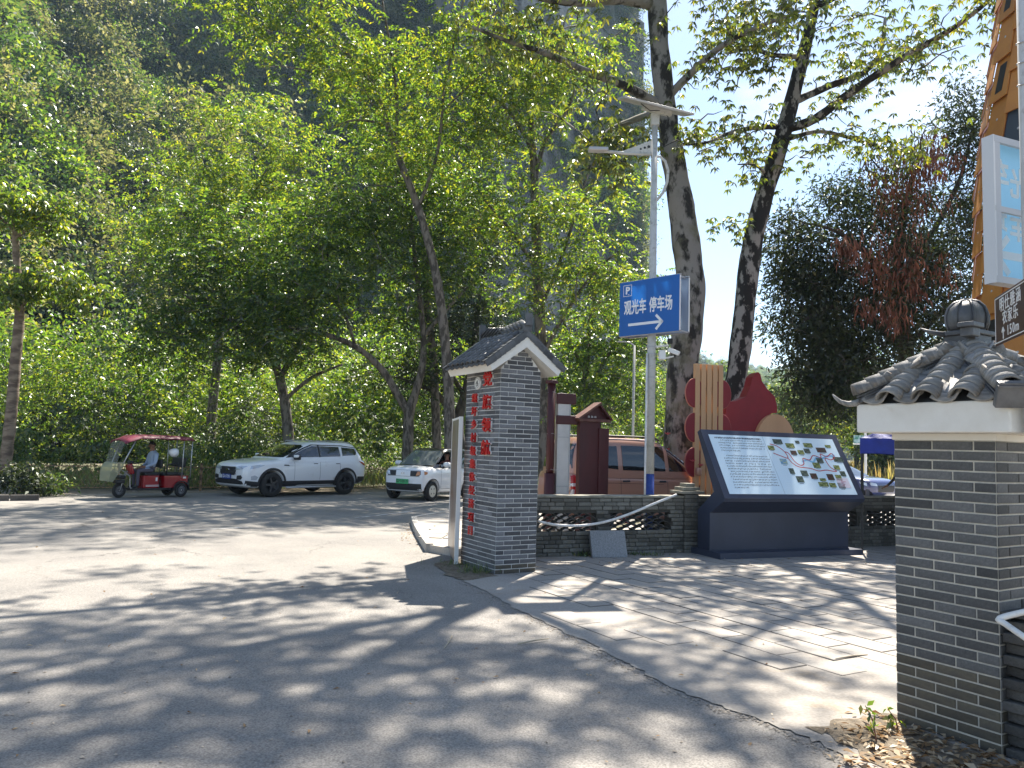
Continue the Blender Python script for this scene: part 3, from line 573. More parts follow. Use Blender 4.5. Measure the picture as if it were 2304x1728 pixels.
mid('spreading_tree', 'broad spreading tree with dark inner limbs above the white off-roader', 29,
    [(655, 1085, .25), (650, 1000, .22), (640, 900, .19), (620, 820, .16), (585, 740, .13), (560, 650, .1), (545, 540, .06)],
    [[(630, 850, .12), (680, 760, .1, 28.8), (720, 660, .07, 28.6), (740, 560, .04, 28.4)], [(610, 800, .11), (540, 740, .09, 28.2), (470, 690, .06, 27.6), (400, 660, .03, 27)], [(640, 900, .09), (700, 850, .07, 28.6), (770, 820, .04, 28.2)]],
    [(560, 620, 28, (2.6, 2.1, 2.0), 190), (440, 660, 27.4, (2.1, 1.7, 1.5), 110), (600, 760, 28, (2.4, 1.7, 1.2), 120), (700, 520, 28.6, (1.9, 1.7, 1.5), 100), (450, 500, 28, (1.7, 1.5, 1.4), 80), (360, 740, 27, (1.6, 1.4, 1.1), 60)], leaf=lf_mid)
mid('upper_left_tree', 'yellow-green tree top standing out against the dark hillside at left', 33,
    [(470, 1085, .24), (475, 950, .21), (490, 800, .18), (500, 650, .14), (500, 500, .1), (505, 380, .05)],
    [[(500, 600, .09), (440, 500, .07, 32.4), (410, 410, .03, 32)], [(500, 560, .09), (560, 460, .07, 32.4), (600, 380, .03, 32)]],
    [(480, 430, 32.4, (2.2, 1.9, 1.8), 120), (400, 360, 32, (1.4, 1.3, 1.2), 50), (590, 400, 32, (1.8, 1.6, 1.5), 80), (510, 260, 32.4, (1.1, 1.0, 1.2), 34), (650, 300, 32, (1.6, 1.4, 1.1), 50), (340, 520, 32, (1.8, 1.5, 1.5), 80), (560, 560, 33, (2.4, 1.9, 1.5), 110)], leaf=lf_mid2)
# the young tree at the left edge
tL = pl(21.6, [(8, 1095, .19), (13, 1040, .155), (22, 960, .15), (29, 890, .145), (36, 800, .14), (44, 700, .125), (38, 600, .10), (34, 520, .085), (30, 440, .05)])
lL = [pl(21.6, [(38, 640, .05), (90, 620, .04, 21.2), (150, 640, .025, 20.8), (200, 680, .012, 20.4)]), pl(21.6, [(42, 700, .05), (80, 650, .04, 21.4), (110, 600, .02, 21)]), pl(21.6, [(34, 540, .05), (90, 490, .035, 21.2), (130, 470, .015, 21)]), pl(21.6, [(33, 520, .05), (-20, 470, .04, 21.4), (-60, 420, .02, 21.2)])]
cL = np.concatenate([along(lL[0], 26, .3), along(lL[1], 18, .3), along(lL[2], 18, .32), along(lL[3], 24, .4), blob_points([(A_(60, 470, 21.2), (1.15, 1.0, .8), 50), (A_(40, 640, 21.2), (.9, .8, .45), 26), (A_(180, 640, 20.6), (.7, .6, .45), 20)])])
tree('young_tree', 'young tree with whitewashed foot at the left end of the fence', tL, lL, cL, 'palmate', .24, 7, .17, .40, m_barkL, lf_mid2, wash=.42)

# ---------------------------------------------------------------- woodland mass, undergrowth, grass (uncountable)
def mass(name, label, cat, C, style, rc, per, L, asp, leaf):
    cs, ds, Ls = leaves_at(C, style, rc, per, L, asp); b = cs[:, 2] > 0
    return tag(obj(name, leaf_mesh(name, cs[b], ds[b], Ls[b], Ls[b] * asp, leaf)), label, cat, kind='stuff')
def strip(t0, t1, o0, o1, n, h):
    t_ = RNG.uniform(t0, t1, n); o_ = RNG.uniform(o0, o1, n); b = np.array(FA)[None] + t_[:, None] * np.array(FD)[None] + o_[:, None] * np.array(FN)[None]
    hh = h(t_, o_); b[:, 2] = RNG.uniform(0, 1, n) ** .8 * hh; return b
wv = lambda t, a, b: .5 + .5 * np.sin(t * a + b) * np.sin(t * a * 2.3 + b * 2)
def mounds(t0, t1, o0, o1, n, r0, r1, per, zf=.75, lift=0.0):
    out = []
    for _ in range(n):
        t_ = RNG.uniform(t0, t1); o_ = RNG.uniform(o0, o1); r_ = RNG.uniform(r0, r1); c = FA + FD * t_ + FN * o_
        k = int(per * r_ * r_); v = unit(RNG.normal(size=(k, 3)) + np.array([0, 0, .3])) * RNG.uniform(.55, 1, (k, 1)) * r_ * np.array([1, 1, zf * RNG.uniform(.8, 1.4)])
        out.append(v + np.array([c.x, c.y, r_ * zf * .6 + lift * RNG.uniform(.2, 1)]))
    return np.concatenate(out)
mass('woodland', 'mass of leafy woodland closing the view behind the fence trees', 'woodland', mounds(-18, 28, 9.5, 17, 95, 1.3, 2.6, 7, 1.0, 4.5), 'simple', .42, 40, .24, .42, lf_mid)
mass('woodland_fresh', 'paler yellow-green crowns among the woodland behind the fence', 'woodland', mounds(-18, 28, 8.5, 15, 34, 1.0, 2.0, 8, 1.0, 3.2), 'pinnate', .4, 6, .16, .36, lf_mid2)
mass('undergrowth', 'tangled rounded bushes growing along the back of the fence', 'bushes', mounds(-13, 22, 1.0, 5.5, 75, .45, 1.15, 22, .9, .6), 'simple', .17, 34, .13, .5, lf_low)
mass('broadleaf_undergrowth', 'broad-leaved saplings and creepers behind the fence', 'bushes', mounds(-13, 22, 1.2, 5.0, 34, .5, 1.2, 12, 1.2, 1.2), 'palmate', .18, 5, .20, .5, lf_low)
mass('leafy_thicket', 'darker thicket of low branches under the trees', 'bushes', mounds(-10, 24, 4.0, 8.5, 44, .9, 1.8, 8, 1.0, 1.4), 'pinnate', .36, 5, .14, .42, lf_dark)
def grass(name, label, B, hmin, hmax, mat, wd=.02, lean=.35):
    n = len(B); d = np.array([0, 0, 1.0])[None] + RNG.normal(size=(n, 3)) * lean; L = RNG.uniform(hmin, hmax, n)
    return tag(obj(name, leaf_mesh(name, B, d, L, wd, mat, fold=.02)), label, 'grass', kind='stuff')
B = strip(-12, 20, .15, 2.6, 7000, lambda t, o: 0 * t + .02); grass('tall_grass', 'tall pale grass standing behind the rusty fence', B, .35, 1.15, lf_grass, .028)
# hillside scrub: leaf clumps scattered over the hill faces
def clump(name, R0, n, L, leaf):
    v = unit(RNG.normal(size=(n, 3)) + np.array([0, 0, .35])) * (RNG.uniform(.6, 1, (n, 1))) * R0 * np.array([.85, .85, 1.15]); lump = 1 + .28 * np.sin(v[:, :1] * 3.1 / R0 + v[:, 1:2] * 4.3 / R0) + .2 * np.sin(v[:, 2:] * 7 / R0)
    v = v * lump; v[:, 2] += R0 * .35
    return bpy.data.objects.new(name, leaf_mesh(name, v, unit(v) + RNG.normal(size=v.shape) * .8 + np.array([0, 0, -.4]), L * RNG.uniform(.6, 1.3, n), L * .5, leaf))
tmpl = bpy.data.collections.new('scrub_templates')
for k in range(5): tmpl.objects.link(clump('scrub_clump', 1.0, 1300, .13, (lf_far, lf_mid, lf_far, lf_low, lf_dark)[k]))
def scatter(name, label, pts, scl):
    me = bpy.data.meshes.new(name); me.vertices.add(len(pts)); me.vertices.foreach_set('co', np.ascontiguousarray(pts, np.float32).ravel())
    at_ = me.attributes.new('scl', 'FLOAT', 'POINT'); at_.data.foreach_set('value', scl.astype(np.float32))
    o = tag(obj(name, me), label, 'scrub', kind='stuff')
    g = bpy.data.node_groups.new(name, 'GeometryNodeTree')
    g.interface.new_socket('Geometry', in_out='INPUT', socket_type='NodeSocketGeometry'); g.interface.new_socket('Geometry', in_out='OUTPUT', socket_type='NodeSocketGeometry')
    gi = g.nodes.new('NodeGroupInput'); go = g.nodes.new('NodeGroupOutput'); ip = g.nodes.new('GeometryNodeInstanceOnPoints'); ci = g.nodes.new('GeometryNodeCollectionInfo')
    ci.inputs['Collection'].default_value = tmpl; ci.inputs['Separate Children'].default_value = True; ci.inputs['Reset Children'].default_value = True
    ip.inputs['Pick Instance'].default_value = True
    na = g.nodes.new('GeometryNodeInputNamedAttribute'); na.data_type = 'FLOAT'; na.inputs['Name'].default_value = 'scl'
    rv = g.nodes.new('FunctionNodeRandomValue'); rv.data_type = 'FLOAT_VECTOR'; rv.inputs[0].default_value = (-.25, -.25, 0); rv.inputs[1].default_value = (.25, .25, 6.28)
    ri = g.nodes.new('FunctionNodeRandomValue'); ri.data_type = 'INT'
    for s in ri.inputs:
        if s.type == 'INT' and s.name == 'Min': s.default_value = 0
        if s.type == 'INT' and s.name == 'Max': s.default_value = 4
    L_ = g.links.new; L_(gi.outputs[0], ip.inputs['Points']); L_(ci.outputs[0], ip.inputs['Instance'])
    L_(rv.outputs[0], ip.inputs['Rotation']); L_(na.outputs[0], ip.inputs['Scale'])
    iout = [s for s in ri.outputs if s.type == 'INT' and s.enabled]; L_((iout or [ri.outputs[2]])[0], ip.inputs['Instance Index'])
    L_(ip.outputs[0], go.inputs[0]); md = o.modifiers.new('scatter', 'NODES'); md.node_group = g; return o
def pts_on(Hg, n, keep, jit=.6):
    nu, nv, _ = Hg.shape; u = RNG.uniform(0, nu - 1.001, n); v = RNG.uniform(0, nv - 1.001, n); i = u.astype(int); j = v.astype(int); a = (u - i)[:, None]; b = (v - j)[:, None]
    p = Hg[i, j] * (1 - a) * (1 - b) + Hg[i + 1, j] * a * (1 - b) + Hg[i, j + 1] * (1 - a) * b + Hg[i + 1, j + 1] * a * b
    du = Hg[i + 1, j] - Hg[i, j]; dv = Hg[i, j + 1] - Hg[i, j]; nz = np.abs(unit(np.cross(du, dv))[:, 2])
    ok = keep(p, nz); return p[ok] + RNG.normal(size=(ok.sum(), 3)) * jit
def vis(p, lo=-.95, hi=.95): q = p[:, 0] / np.maximum(p[:, 1], 1); return (q > lo) & (q < hi) & (p[:, 1] > 5)
def scrub_keep(p, nz):
    q = p[:, 0] / np.maximum(p[:, 1], 1); rocky = np.clip((q + .22) / .12, 0, 1)           # bare cliff right of the wooded slope
    led = np.clip((nz - .34) * 3.0, 0, .8) + .55 * (fbm(p[:, 0], p[:, 1], p[:, 2] * 1.6, 5, 3, .09) > .42)
    return vis(p, -1.0, .26) & (RNG.uniform(size=len(p)) < (1 - rocky) * np.where(fbm(p[:, 0], p[:, 1], p[:, 2], 8, 3, .16) > -.12, .95, .18) + rocky * np.clip(led, 0, .9))
pa = pts_on(HA, 9500, scrub_keep)
dd = np.linalg.norm(pa, axis=1); scatter('hillside_scrub', 'dense creeper-covered scrub and trees clothing the steep hillside', pa, np.clip(RNG.lognormal(.7, .55, len(pa)), .6, 4.8) * np.clip(dd / 100, .8, 1.35))
pb = pts_on(HB, 5000, lambda p, nz: vis(p)); scatter('far_hill_scrub', 'hazy trees covering the distant hill', pb, RNG.uniform(2, 4.5, len(pb)))
pd_ = pts_on(HD, 1600, lambda p, nz: vis(p)); scatter('side_hill_trees', 'sunlit pale green trees on the low slope far right', pd_, RNG.uniform(1.6, 3.4, len(pd_)))
# ---------------------------------------------------------------- gate pillars
m_brick = pbr('grey brick tile', (.15, .153, .16), .75, col2=(.10, .103, .113), nscale=7, nlo=.35, nhi=.65, var=.5, grain=.14, gscale=70, bump=.2, bscale=40)
m_brick2 = pbr('dark grey brick tile', (.115, .115, .113), .72, col2=(.076, .077, .079), nscale=7, nlo=.35, nhi=.65, var=.48, grain=.18, gscale=90, bump=.22, bscale=50, dirt=(.16, .155, .145), dscale=9, dlo=.62, dhi=.75)
m_brickst = pbr('stained brick tile', (.115, .098, .068), .8, col2=(.065, .06, .052), nscale=5, var=.25, grain=.15, gscale=80, bump=.25, bscale=45)
m_brickI = pbr('grey brick tile joined', (.125, .128, .135), .75, island=.35, grain=.14, gscale=70)
m_mortar = pbr('white mortar', (.72, .715, .69), .9, col2=(.55, .54, .52), nscale=6, grain=.1, bump=.2, bscale=60)
m_mortar2 = pbr('cream mortar', (.58, .54, .46), .9, col2=(.44, .42, .37), nscale=5, grain=.1, bump=.2, bscale=60)
m_plaster = pbr('white plaster', (.74, .715, .66), .85, col2=(.62, .58, .51), nscale=2.2, nlo=.48, nhi=.75, bump=.12, bscale=40, dirt=(.50, .43, .34), dscale=3.0, dlo=.62, dhi=.8)
m_tile = pbr('dark roof tile', (.10, .103, .11), .42, col2=(.06, .061, .065), nscale=6, var=.3, bump=.15, bscale=60, spec=.5)
m_tile2 = pbr('weathered roof tile', (.29, .28, .265), .7, col2=(.15, .15, .145), nscale=7, var=.22, bump=.3, bscale=70, stretch=(6, 1, 1), dirt=(.33, .25, .18), dscale=8, dlo=.58, dhi=.72)
m_red = pbr('red lacquer letters', (.55, .012, .014), .35)
m_wht = pbr('white acrylic', (.78, .77, .75), .4)
m_blk = pbr('black paint', (.015, .015, .016), .5)
BP, BZ = .248, .061
_bm = {}
def brickmesh(L, mat):
    k = (round(L, 3), mat.name)
    if k not in _bm:
        mb = MB(); b = .003; h = .0252
        mb.v = []; mb.f = []; mb.mi = []
        x = L / 2
        o4 = [(-x, 0, -h), (x, 0, -h), (x, 0, h), (-x, 0, h)]; i4 = [(-x + b, -.0035, -h + b), (x - b, -.0035, -h + b), (x - b, -.0035, h - b), (-x + b, -.0035, h - b)]; bk = [(-x, .014, -h), (x, .014, -h), (x, .014, h), (-x, .014, h)]
        mb.add(i4 + o4 + bk, [(0, 1, 2, 3)] + [(i, 4 + i, 4 + (i + 1) % 4, (i + 1) % 4) for i in range(4)] + [(4 + i, 8 + i, 8 + (i + 1) % 4, 4 + (i + 1) % 4) for i in range(4)])
        _bm[k] = mb.mesh('brick', mat)
    return _bm[k]
def brick_rows(width, z0, n, start=0):
    """(x0, x1, z) of every brick of a running-bond face of the given width"""
    out = []
    for r in range(n):
        z = z0 + (r + .5) * BZ; x = 0.0; first = True
        off = BP / 2 if (r + start) % 2 == 0 else 0
        while x < width - .02:
            L = (BP / 2 if (off and first) else BP); x1 = min(x + L, width)
            if x1 - x > .03: out.append((x + .005, x1 - .005, z))
            x = x1; first = False
    return out
def brick_face(root, M, width, z0, n, mat, budget, stuff, low=None, lowrows=0, start=0, clip=None):
    """M maps (x along, y inward, z) of the face to the thing's own frame"""
    for x0, x1, z in sorted(brick_rows(width, z0, n, start), key=lambda b: -b[2]):
        if clip:
            c = clip(z)
            if c is None: continue
            x0, x1 = max(x0, c[0]), min(x1, c[1])
            if x1 - x0 < .04: continue
        m = low if (low and z < z0 + lowrows * BZ + .02 * math.sin(x0 * 9)) else mat
        T = M @ Matrix.Translation(((x0 + x1) / 2, 0, z)) @ Matrix.Rotation(RNG.normal() * .004, 4, 'Y') @ Matrix.Translation((0, RNG.uniform(-.0012, .0008), 0))
        if budget[0] > 0: obj('brick', brickmesh(x1 - x0, m), root, M=T); budget[0] -= 1
        else:
            me = brickmesh(x1 - x0, m); stuff.add([T @ v.co for v in me.vertices], [tuple(p.vertices) for p in me.polygons])
def RZ(a): return Matrix.Rotation(a, 4, 'Z')
def TR(x, y, z): return Matrix.Translation((x, y, z))
def arc_tile(L, r0, r1, th, ang=150, n=7, mat=None, name='cover_tile'):
    """barrel tile along +x (down-slope end at 0 wider r0, upper end r1), crown up"""
    mb = MB(); vs = []; a0 = R(90 - ang / 2); a1 = R(90 + ang / 2)
    for x, r in ((0, r0), (L, r1)):
        for rr in (r, r - th):
            for k in range(n + 1):
                a = a0 + (a1 - a0) * k / n; vs.append((x, rr * math.cos(a), rr * math.sin(a)))
    m = n + 1; fs = []
    for k in range(n):
        fs += [(k, k + 1, 2 * m + k + 1, 2 * m + k), (m + k, 3 * m + k, 3 * m + k + 1, m + k + 1), (k, m + k, m + k + 1, k + 1), (2 * m + k, 2 * m + k + 1, 3 * m + k + 1, 3 * m + k)]
    fs += [(0, 2 * m, 3 * m, m), (n, m + n, 3 * m + n, 2 * m + n)]
    mb.add(vs, fs); return mb.mesh(name, mat, True)

# lettered pillar
LP = Vector((-.15, 10.11, 0)) + G30 * .312 + P30 * .5
lp = thing('gate_pillar', 'tall grey brick pillar with red Chinese lettering and a tiled gable roof', 'pillar', LP, R(30))
hw, hd, nC = .311, .497, 44; zt = nC * BZ
core = MB(); core.box((0, 0, zt / 2 + .001), (2 * hw - .006, 2 * hd - .006, zt))
core.prism([(-hw + .003, zt), (hw - .003, zt), (0, zt + .36)], 2 * hd - .006, Matrix(((1, 0, 0, 0), (0, 0, -1, hd - .003), (0, 1, 0, 0), (0, 0, 0, 1))))
core.build('mortar_core', m_mortar, lp)
stuff = MB(); bud = [292]
Mg = TR(-hw, -hd, 0); Ml = Matrix(((0, 1, 0, -hw), (-1, 0, 0, hd), (0, 0, 1, 0), (0, 0, 0, 1)))
brick_face(lp, Mg, 2 * hw, 0, nC, m_brick, bud, stuff, m_brickst, 2)
brick_face(lp, Mg, 2 * hw, zt, 6, m_brick, bud, stuff, clip=lambda z: (hw - (zt + .36 - z) * hw / .36 + .02, hw + (zt + .36 - z) * hw / .36 - .02) if z < zt + .32 else None)
brick_face(lp, Ml, 2 * hd, 0, nC, m_brick, bud, stuff, m_brickst, 3)
Mb = Matrix(((-1, 0, 0, hw), (0, -1, 0, hd), (0, 0, 1, 0), (0, 0, 0, 1))); Mr = Matrix(((0, -1, 0, hw), (1, 0, 0, -hd), (0, 0, 1, 0), (0, 0, 0, 1)))
bud[0] = 0
brick_face(lp, Mb, 2 * hw, 0, nC, m_brick, bud, stuff); brick_face(lp, Mr, 2 * hd, 0, nC, m_brick, bud, stuff)
tag(stuff.build('brickwork', m_brickI, lp), kind='stuff')
# roof
ez, rz, ex, ey = 2.72, 3.15, .56, .63; sl = math.hypot(ex, rz - ez); sa = math.atan2(rz - ez, ex)
rf = MB(); th = .12
rf.prism([(-ex, ez), (-ex + .05, ez - .09), (0, rz - .17), (ex - .05, ez - .09), (ex, ez), (0, rz)], 2 * ey, Matrix(((1, 0, 0, 0), (0, 0, -1, ey), (0, 1, 0, 0), (0, 0, 0, 1))))
roof = rf.build('roof', m_plaster, lp)
cov = arc_tile(.19, .060, .052, .011, 165, 7, m_tile); pan = arc_tile(.19, .082, .074, .011, 120, 6, m_tile, 'pan_tile')
NC_ = 8; sp_ = 2 * ey / NC_
for sgn in (-1, 1):
    S = Matrix(((sgn * -math.cos(sa), 0, sgn * math.sin(sa), sgn * ex), (0, -sgn * -1 * 1.0, 0, 0), (math.sin(sa), 0, math.cos(sa), ez), (0, 0, 0, 1)))
    S = frame(Vector((sgn * ex, 0, ez)), Vector((-sgn * math.cos(sa), 0, math.sin(sa))), Vector((0, -sgn, 0)))
    for c in range(NC_ + 1):
        y = -ey + .03 + c * (2 * ey - .06) / NC_
        for k in range(8):
            j = RNG.normal() * .004
            if c < NC_:
                yp = y + (2 * ey - .06) / NC_ / 2
                obj('pan_tile', pan, roof, M=S @ TR(-.05 + k * .088, yp * -sgn if False else yp, .088) @ Matrix.Rotation(PI, 4, 'X') @ Matrix.Rotation(R(4), 4, 'Y'))
            if 0 < c < NC_:
                obj('cover_tile', cov, roof, M=S @ TR(-.035 + k * .088, y + j, .042) @ Matrix.Rotation(R(3.5), 4, 'Y'))
    vt = MB(); vt.bbox((0, 0, 0), (.16, .012, .075), .003); vme = vt.mesh('verge_tile', m_tile)
    vc = MB(); vc.bbox((0, 0, 0), (.16, .07, .012), .003); vcm = vc.mesh('verge_cover', m_tile)
    for yy in (-1, 1):
        for k in range(8):
            obj('verge_tile', vme, roof, M=S @ TR(.03 + k * .088, yy * (ey + .008), .015) @ Matrix.Rotation(R(5), 4, 'Y'))
            obj('verge_cover', vcm, roof, M=S @ TR(.03 + k * .088, yy * (ey - .022), .060) @ Matrix.Rotation(R(5), 4, 'Y'))
rt = arc_tile(.20, .06, .05, .012, 170, 6, m_tile, 'ridge_tile')
rb = MB(); rb.box((0, 0, rz + .03), (.10, 2 * ey - .04, .10)); ridge = rb.build('ridge', m_tile, roof)
for k in range(13):
    y = -ey + .08 + k * (2 * ey - .16) / 12
    obj('ridge_tile', rt, ridge, M=TR(0, y, rz + .075 + .05 * abs(k - 6) / 6) @ RZ(PI / 2 if k < 6.5 else -PI / 2) @ Matrix.Rotation(R(-28), 4, 'Y') @ TR(-.09, 0, 0))
for s in (-1, 1):
    e = MB(); e.bbox((0, s * (ey - .01), rz + .09), (.13, .05, .10), .006); e.bbox((0, s * (ey + .03), rz + .20), (.10, .035, .17), .006, M=None); e.build('ridge_end', m_tile, ridge)
# lettering on the left face (x = -hw); column order right to left
def on_left(y, z, out=.0): return frame(Vector((-hw - .006 - out, y, z)), (0, -1, 0), (0, 0, 1))
def letter(ch, y, z, size, xs=1.0):
    b = obj('character', text_mesh(ch, size, m_red, .012, size * .018, xs=xs), lp, M=on_left(y, z, .03))
    obj('white_edge', text_mesh(ch, size, m_wht, .012, size * .03, xs=xs), b, M=TR(0, 0, -.021))
for ch, z in zip('党旗领航', (2.545, 2.235, 1.925, 1.62)): letter(ch, -.20, z, .20, 1.25)
for ch, z in zip('堪圩乡村级集体经济项目', [2.30 - .181 * k for k in range(11)]): letter(ch, .16, z, .135, 1.2)
em = MB(); Me = on_left(.12, 2.52, .012); em.lathe([(0, .012), (.082, .012), (.09, .0), (.09, -.012), (0, -.012)], 32, Me); emb = em.build('emblem', m_wht, lp, False)
er = MB(); er.lathe([(.066, .0135), (.072, .0135), (.072, .0125), (.066, .0125)], 32, Me, closed=True)
fl_ = [(-.03, -.035), (.0, -.05), (.03, -.035), (.038, 0), (.02, -.012), (.018, .02), (.004, .05), (-.002, .012), (-.02, .03), (-.018, .0), (-.036, .008)]
er.prism(fl_, .002, Me @ TR(0, 0, .0125)); er.build('emblem_mark', m_blk, emb)
ew = MB(); ew.prism([(-.012, -.03), (.0, -.038), (.014, -.03), (.018, -.008), (.004, -.018), (.002, .01), (-.008, -.006)], .002, Me @ TR(0, 0, .0135)); ew.build('emblem_flame', m_wht, emb)

# roofed pillar near the camera
RP = Vector((2.912, 4.887, 0)); RA = math.atan2(.524, .852)
rp = thing('roofed_pillar', 'near dark brick pillar with white eave band, hipped tile roof and ball finial', 'pillar', RP, RA)
h2 = .311; n2 = 29; z2 = n2 * BZ
core = MB(); core.box((0, 0, z2 / 2 + .001), (2 * h2 - .006, 2 * h2 - .006, z2)); core.build('mortar_core', m_mortar2, rp)
stuff = MB(); bud = [296]
brick_face(rp, Matrix(((0, 1, 0, -h2), (-1, 0, 0, h2), (0, 0, 1, 0), (0, 0, 0, 1))), 2 * h2, 0, n2, m_brick2, bud, stuff, m_brickst, 7, 1)
brick_face(rp, TR(-h2, -h2, 0), 2 * h2, 0, n2, m_brick2, bud, stuff, m_brickst, 4)
bud[0] = 0
brick_face(rp, Matrix(((-1, 0, 0, h2), (0, -1, 0, h2), (0, 0, 1, 0), (0, 0, 0, 1))), 2 * h2, 0, n2, m_brick2, bud, stuff); brick_face(rp, Matrix(((0, -1, 0, h2), (1, 0, 0, -h2), (0, 0, 1, 0), (0, 0, 0, 1))), 2 * h2, 0, n2, m_brick2, bud, stuff)
tag(stuff.build('brickwork', m_brickI, rp), kind='stuff')
fb = MB(); fb.bbox((0, 0, z2 + .022), (.64, .64, .042), .006); fb.bbox((0, 0, z2 + .135), (.94, .94, .185), .012); fb.build('eave_band', m_plaster, rp)
ez = z2 + .225; E_ = .465; AZ = ez + .34; sa = math.atan2(AZ - ez, E_)
pb_ = MB(); pb_.add([(-E_, -E_, ez - .012), (E_, -E_, ez - .012), (E_, E_, ez - .012), (-E_, E_, ez - .012), (0, 0, AZ - .02)], [(0, 1, 4), (1, 2, 4), (2, 3, 4), (3, 0, 4), (3, 2, 1, 0)])
roof2 = pb_.build('roof', m_tile, rp)
cov2 = arc_tile(.21, .088, .078, .013, 155, 8, m_tile2); pan2 = arc_tile(.21, .10, .09, .013, 110, 7, m_tile2, 'pan_tile'); hipt = arc_tile(.21, .085, .078, .014, 165, 8, m_tile2, 'hip_tile')
for q in range(4):
    Q = RZ(q * PI / 2); S = Q @ frame(Vector((-E_, 0, ez)), (math.cos(sa), 0, math.sin(sa)), (0, 1, 0))
    cs_ = math.cos(sa)
    for c in (-.335, -.113, .113, .335):
        kmax = int((E_ - abs(c) - .02) / cs_ / .078)
        for k in range(max(1, kmax + 1)): obj('pan_tile', pan2, roof2, M=S @ TR(-.025 + k * .078, c + RNG.normal() * .004, .103) @ Matrix.Rotation(PI, 4, 'X') @ Matrix.Rotation(R(5), 4, 'Y'))
    for c in (-.225, 0, .225):
        kmax = int((E_ - abs(c) - .03) / cs_ / .078)
        for k in range(kmax + 1): obj('cover_tile', cov2, roof2, M=S @ TR(-.015 + k * .078, c + RNG.normal() * .005, .018) @ Matrix.Rotation(R(4.5), 4, 'Y') @ Matrix.Rotation(RNG.normal() * .02, 4, 'Z'))
    # hip ridge towards corner (-E, -E)
    d = Vector((E_, E_, AZ - ez)); hl = d.length; Hm = Q @ frame(Vector((-E_, -E_, ez)), d, (-1, 1, 0))
    for k in range(int(hl / .095)): obj('hip_tile', hipt, roof2, M=Hm @ TR(.02 + k * .095, 0, .052) @ Matrix.Rotation(R(5), 4, 'Y'))
    hs = MB()
    for k in range(4): hs.box((hl / 2 - .02, 0, .012 + k * .016), (hl - .06 - k * .02, .15 - k * .012, .010))
    hs.build('hip_course', m_tile, roof2).matrix_local = Hm
    if q == 0:
        e = MB(); e.bbox((-.03, 0, .045), (.045, .17, .15), .006); e.box((-.055, 0, .10), (.012, .18, .012)); e.build('hip_end_block', m_tile, roof2).matrix_local = Hm
    else:
        e = MB(); pts = [(.10, 0, .02), (.0, 0, .012), (-.05, 0, .03), (-.085, 0, .065), (-.10, 0, .105), (-.105, 0, .13)]
        e.tube(pts, [.026, .022, .019, .014, .010, .004], 8); e.build('curled_horn', m_tile2, roof2, True).matrix_local = Hm
fn = MB(); fn.bbox((0, 0, AZ + .04), (.20, .20, .15), .01); fn.bbox((0, 0, AZ + .125), (.23, .23, .03), .006); fin = fn.build('finial_base', m_tile, roof2)
fb = MB(); fb.lathe([(.0, .0), (.10, .005), (.118, .05), (.12, .10), (.105, .15), (.07, .185), (.03, .20), (0, .203)], 24, TR(0, 0, AZ + .14)); fb.build('finial_ball', m_tile, fin, True)
for k in range(8):
    a = k * PI / 4; rb_ = MB(); pts = [(math.cos(a) * r, math.sin(a) * r, AZ + .14 + z) for r, z in ((.108, .01), (.124, .05), (.126, .10), (.110, .15), (.075, .187), (.02, .206))]
    rb_.tube(pts, .009, 5); rb_.build('finial_rib', m_tile, fin, True)
fp_ = MB(); fp_.bbox((-.15, -.10, AZ + .155), (.13, .10, .03), .006); fp_.bbox((-.14, -.09, AZ + .115), (.09, .08, .06), .008); fp_.build('finial_spout', m_tile, fin)
hn = MB(); hn.tube([(-.10, .09, AZ + .12), (-.17, .14, AZ + .135), (-.22, .18, AZ + .16)], [.02, .014, .004], 6); hn.build('finial_horn', m_tile, fin, True)
ww = MB(); ww.tube([(-.02, 0, AZ + .33), (-.015, .01, AZ + .40), (.02, .0, AZ + .43)], .004, 4); ww.build('wire_end', m_blk, fin)

# ---------------------------------------------------------------- low brick walls
m_wb = pbr('old wall brick', (.17, .165, .14), .9, col2=(.085, .085, .08), nscale=6, nlo=.38, nhi=.62, var=.40, grain=.2, gscale=60, bump=.5, bscale=40, dirt=(.24, .21, .13), dscale=5, dlo=.55, dhi=.7)
m_wbI = pbr('old wall brick joined', (.15, .145, .125), .9, island=.4, grain=.2, gscale=60)
m_wcore = pbr('wall core', (.06, .058, .05), .95, grain=.2)
m_coping = pbr('coping', (.34, .32, .26), .9, col2=(.2, .19, .15), nscale=5, grain=.15, bump=.3)
m_lat = pbr('lattice tile', (.11, .108, .10), .8, col2=(.05, .05, .05), nscale=8, var=.3)
m_pvc = pbr('white pvc pipe', (.72, .71, .68), .45, col2=(.55, .52, .46), nscale=12, nlo=.5, nhi=.7)
WD = Vector((.919, .394, 0)); WA = math.atan2(.394, .919); WO = Vector((.49, 11.82, 0))
lw = thing('low_wall', 'low weathered grey brick wall with fish-scale tile openings beside the lettered pillar', 'wall', WO, WA)
WH = .93; s0, s1 = -.62, 9.6; ops = [(-.02, .98), (1.22, 2.38), (3.2, 4.3), (5.75, 6.5), (6.75, 7.9)]; oz = (.375, .66)
cr_ = MB(); t_ = .18
cr_.box(((s0 + s1) / 2, .1, oz[0] / 2 - .005), (s1 - s0, t_, oz[0])); cr_.box(((s0 + s1) / 2, .1, (oz[1] + WH - .04) / 2), (s1 - s0, t_, WH - .04 - oz[1]))
xs_ = [s0] + [v for o_ in ops for v in o_] + [s1]
for k in range(0, len(xs_), 2): cr_.box(((xs_[k] + xs_[k + 1]) / 2, .1, (oz[0] + oz[1]) / 2 - .0025), (xs_[k + 1] - xs_[k], t_, oz[1] - oz[0] + .0075))
cr_.build('wall_core', m_wcore, lw)
_wm = {}
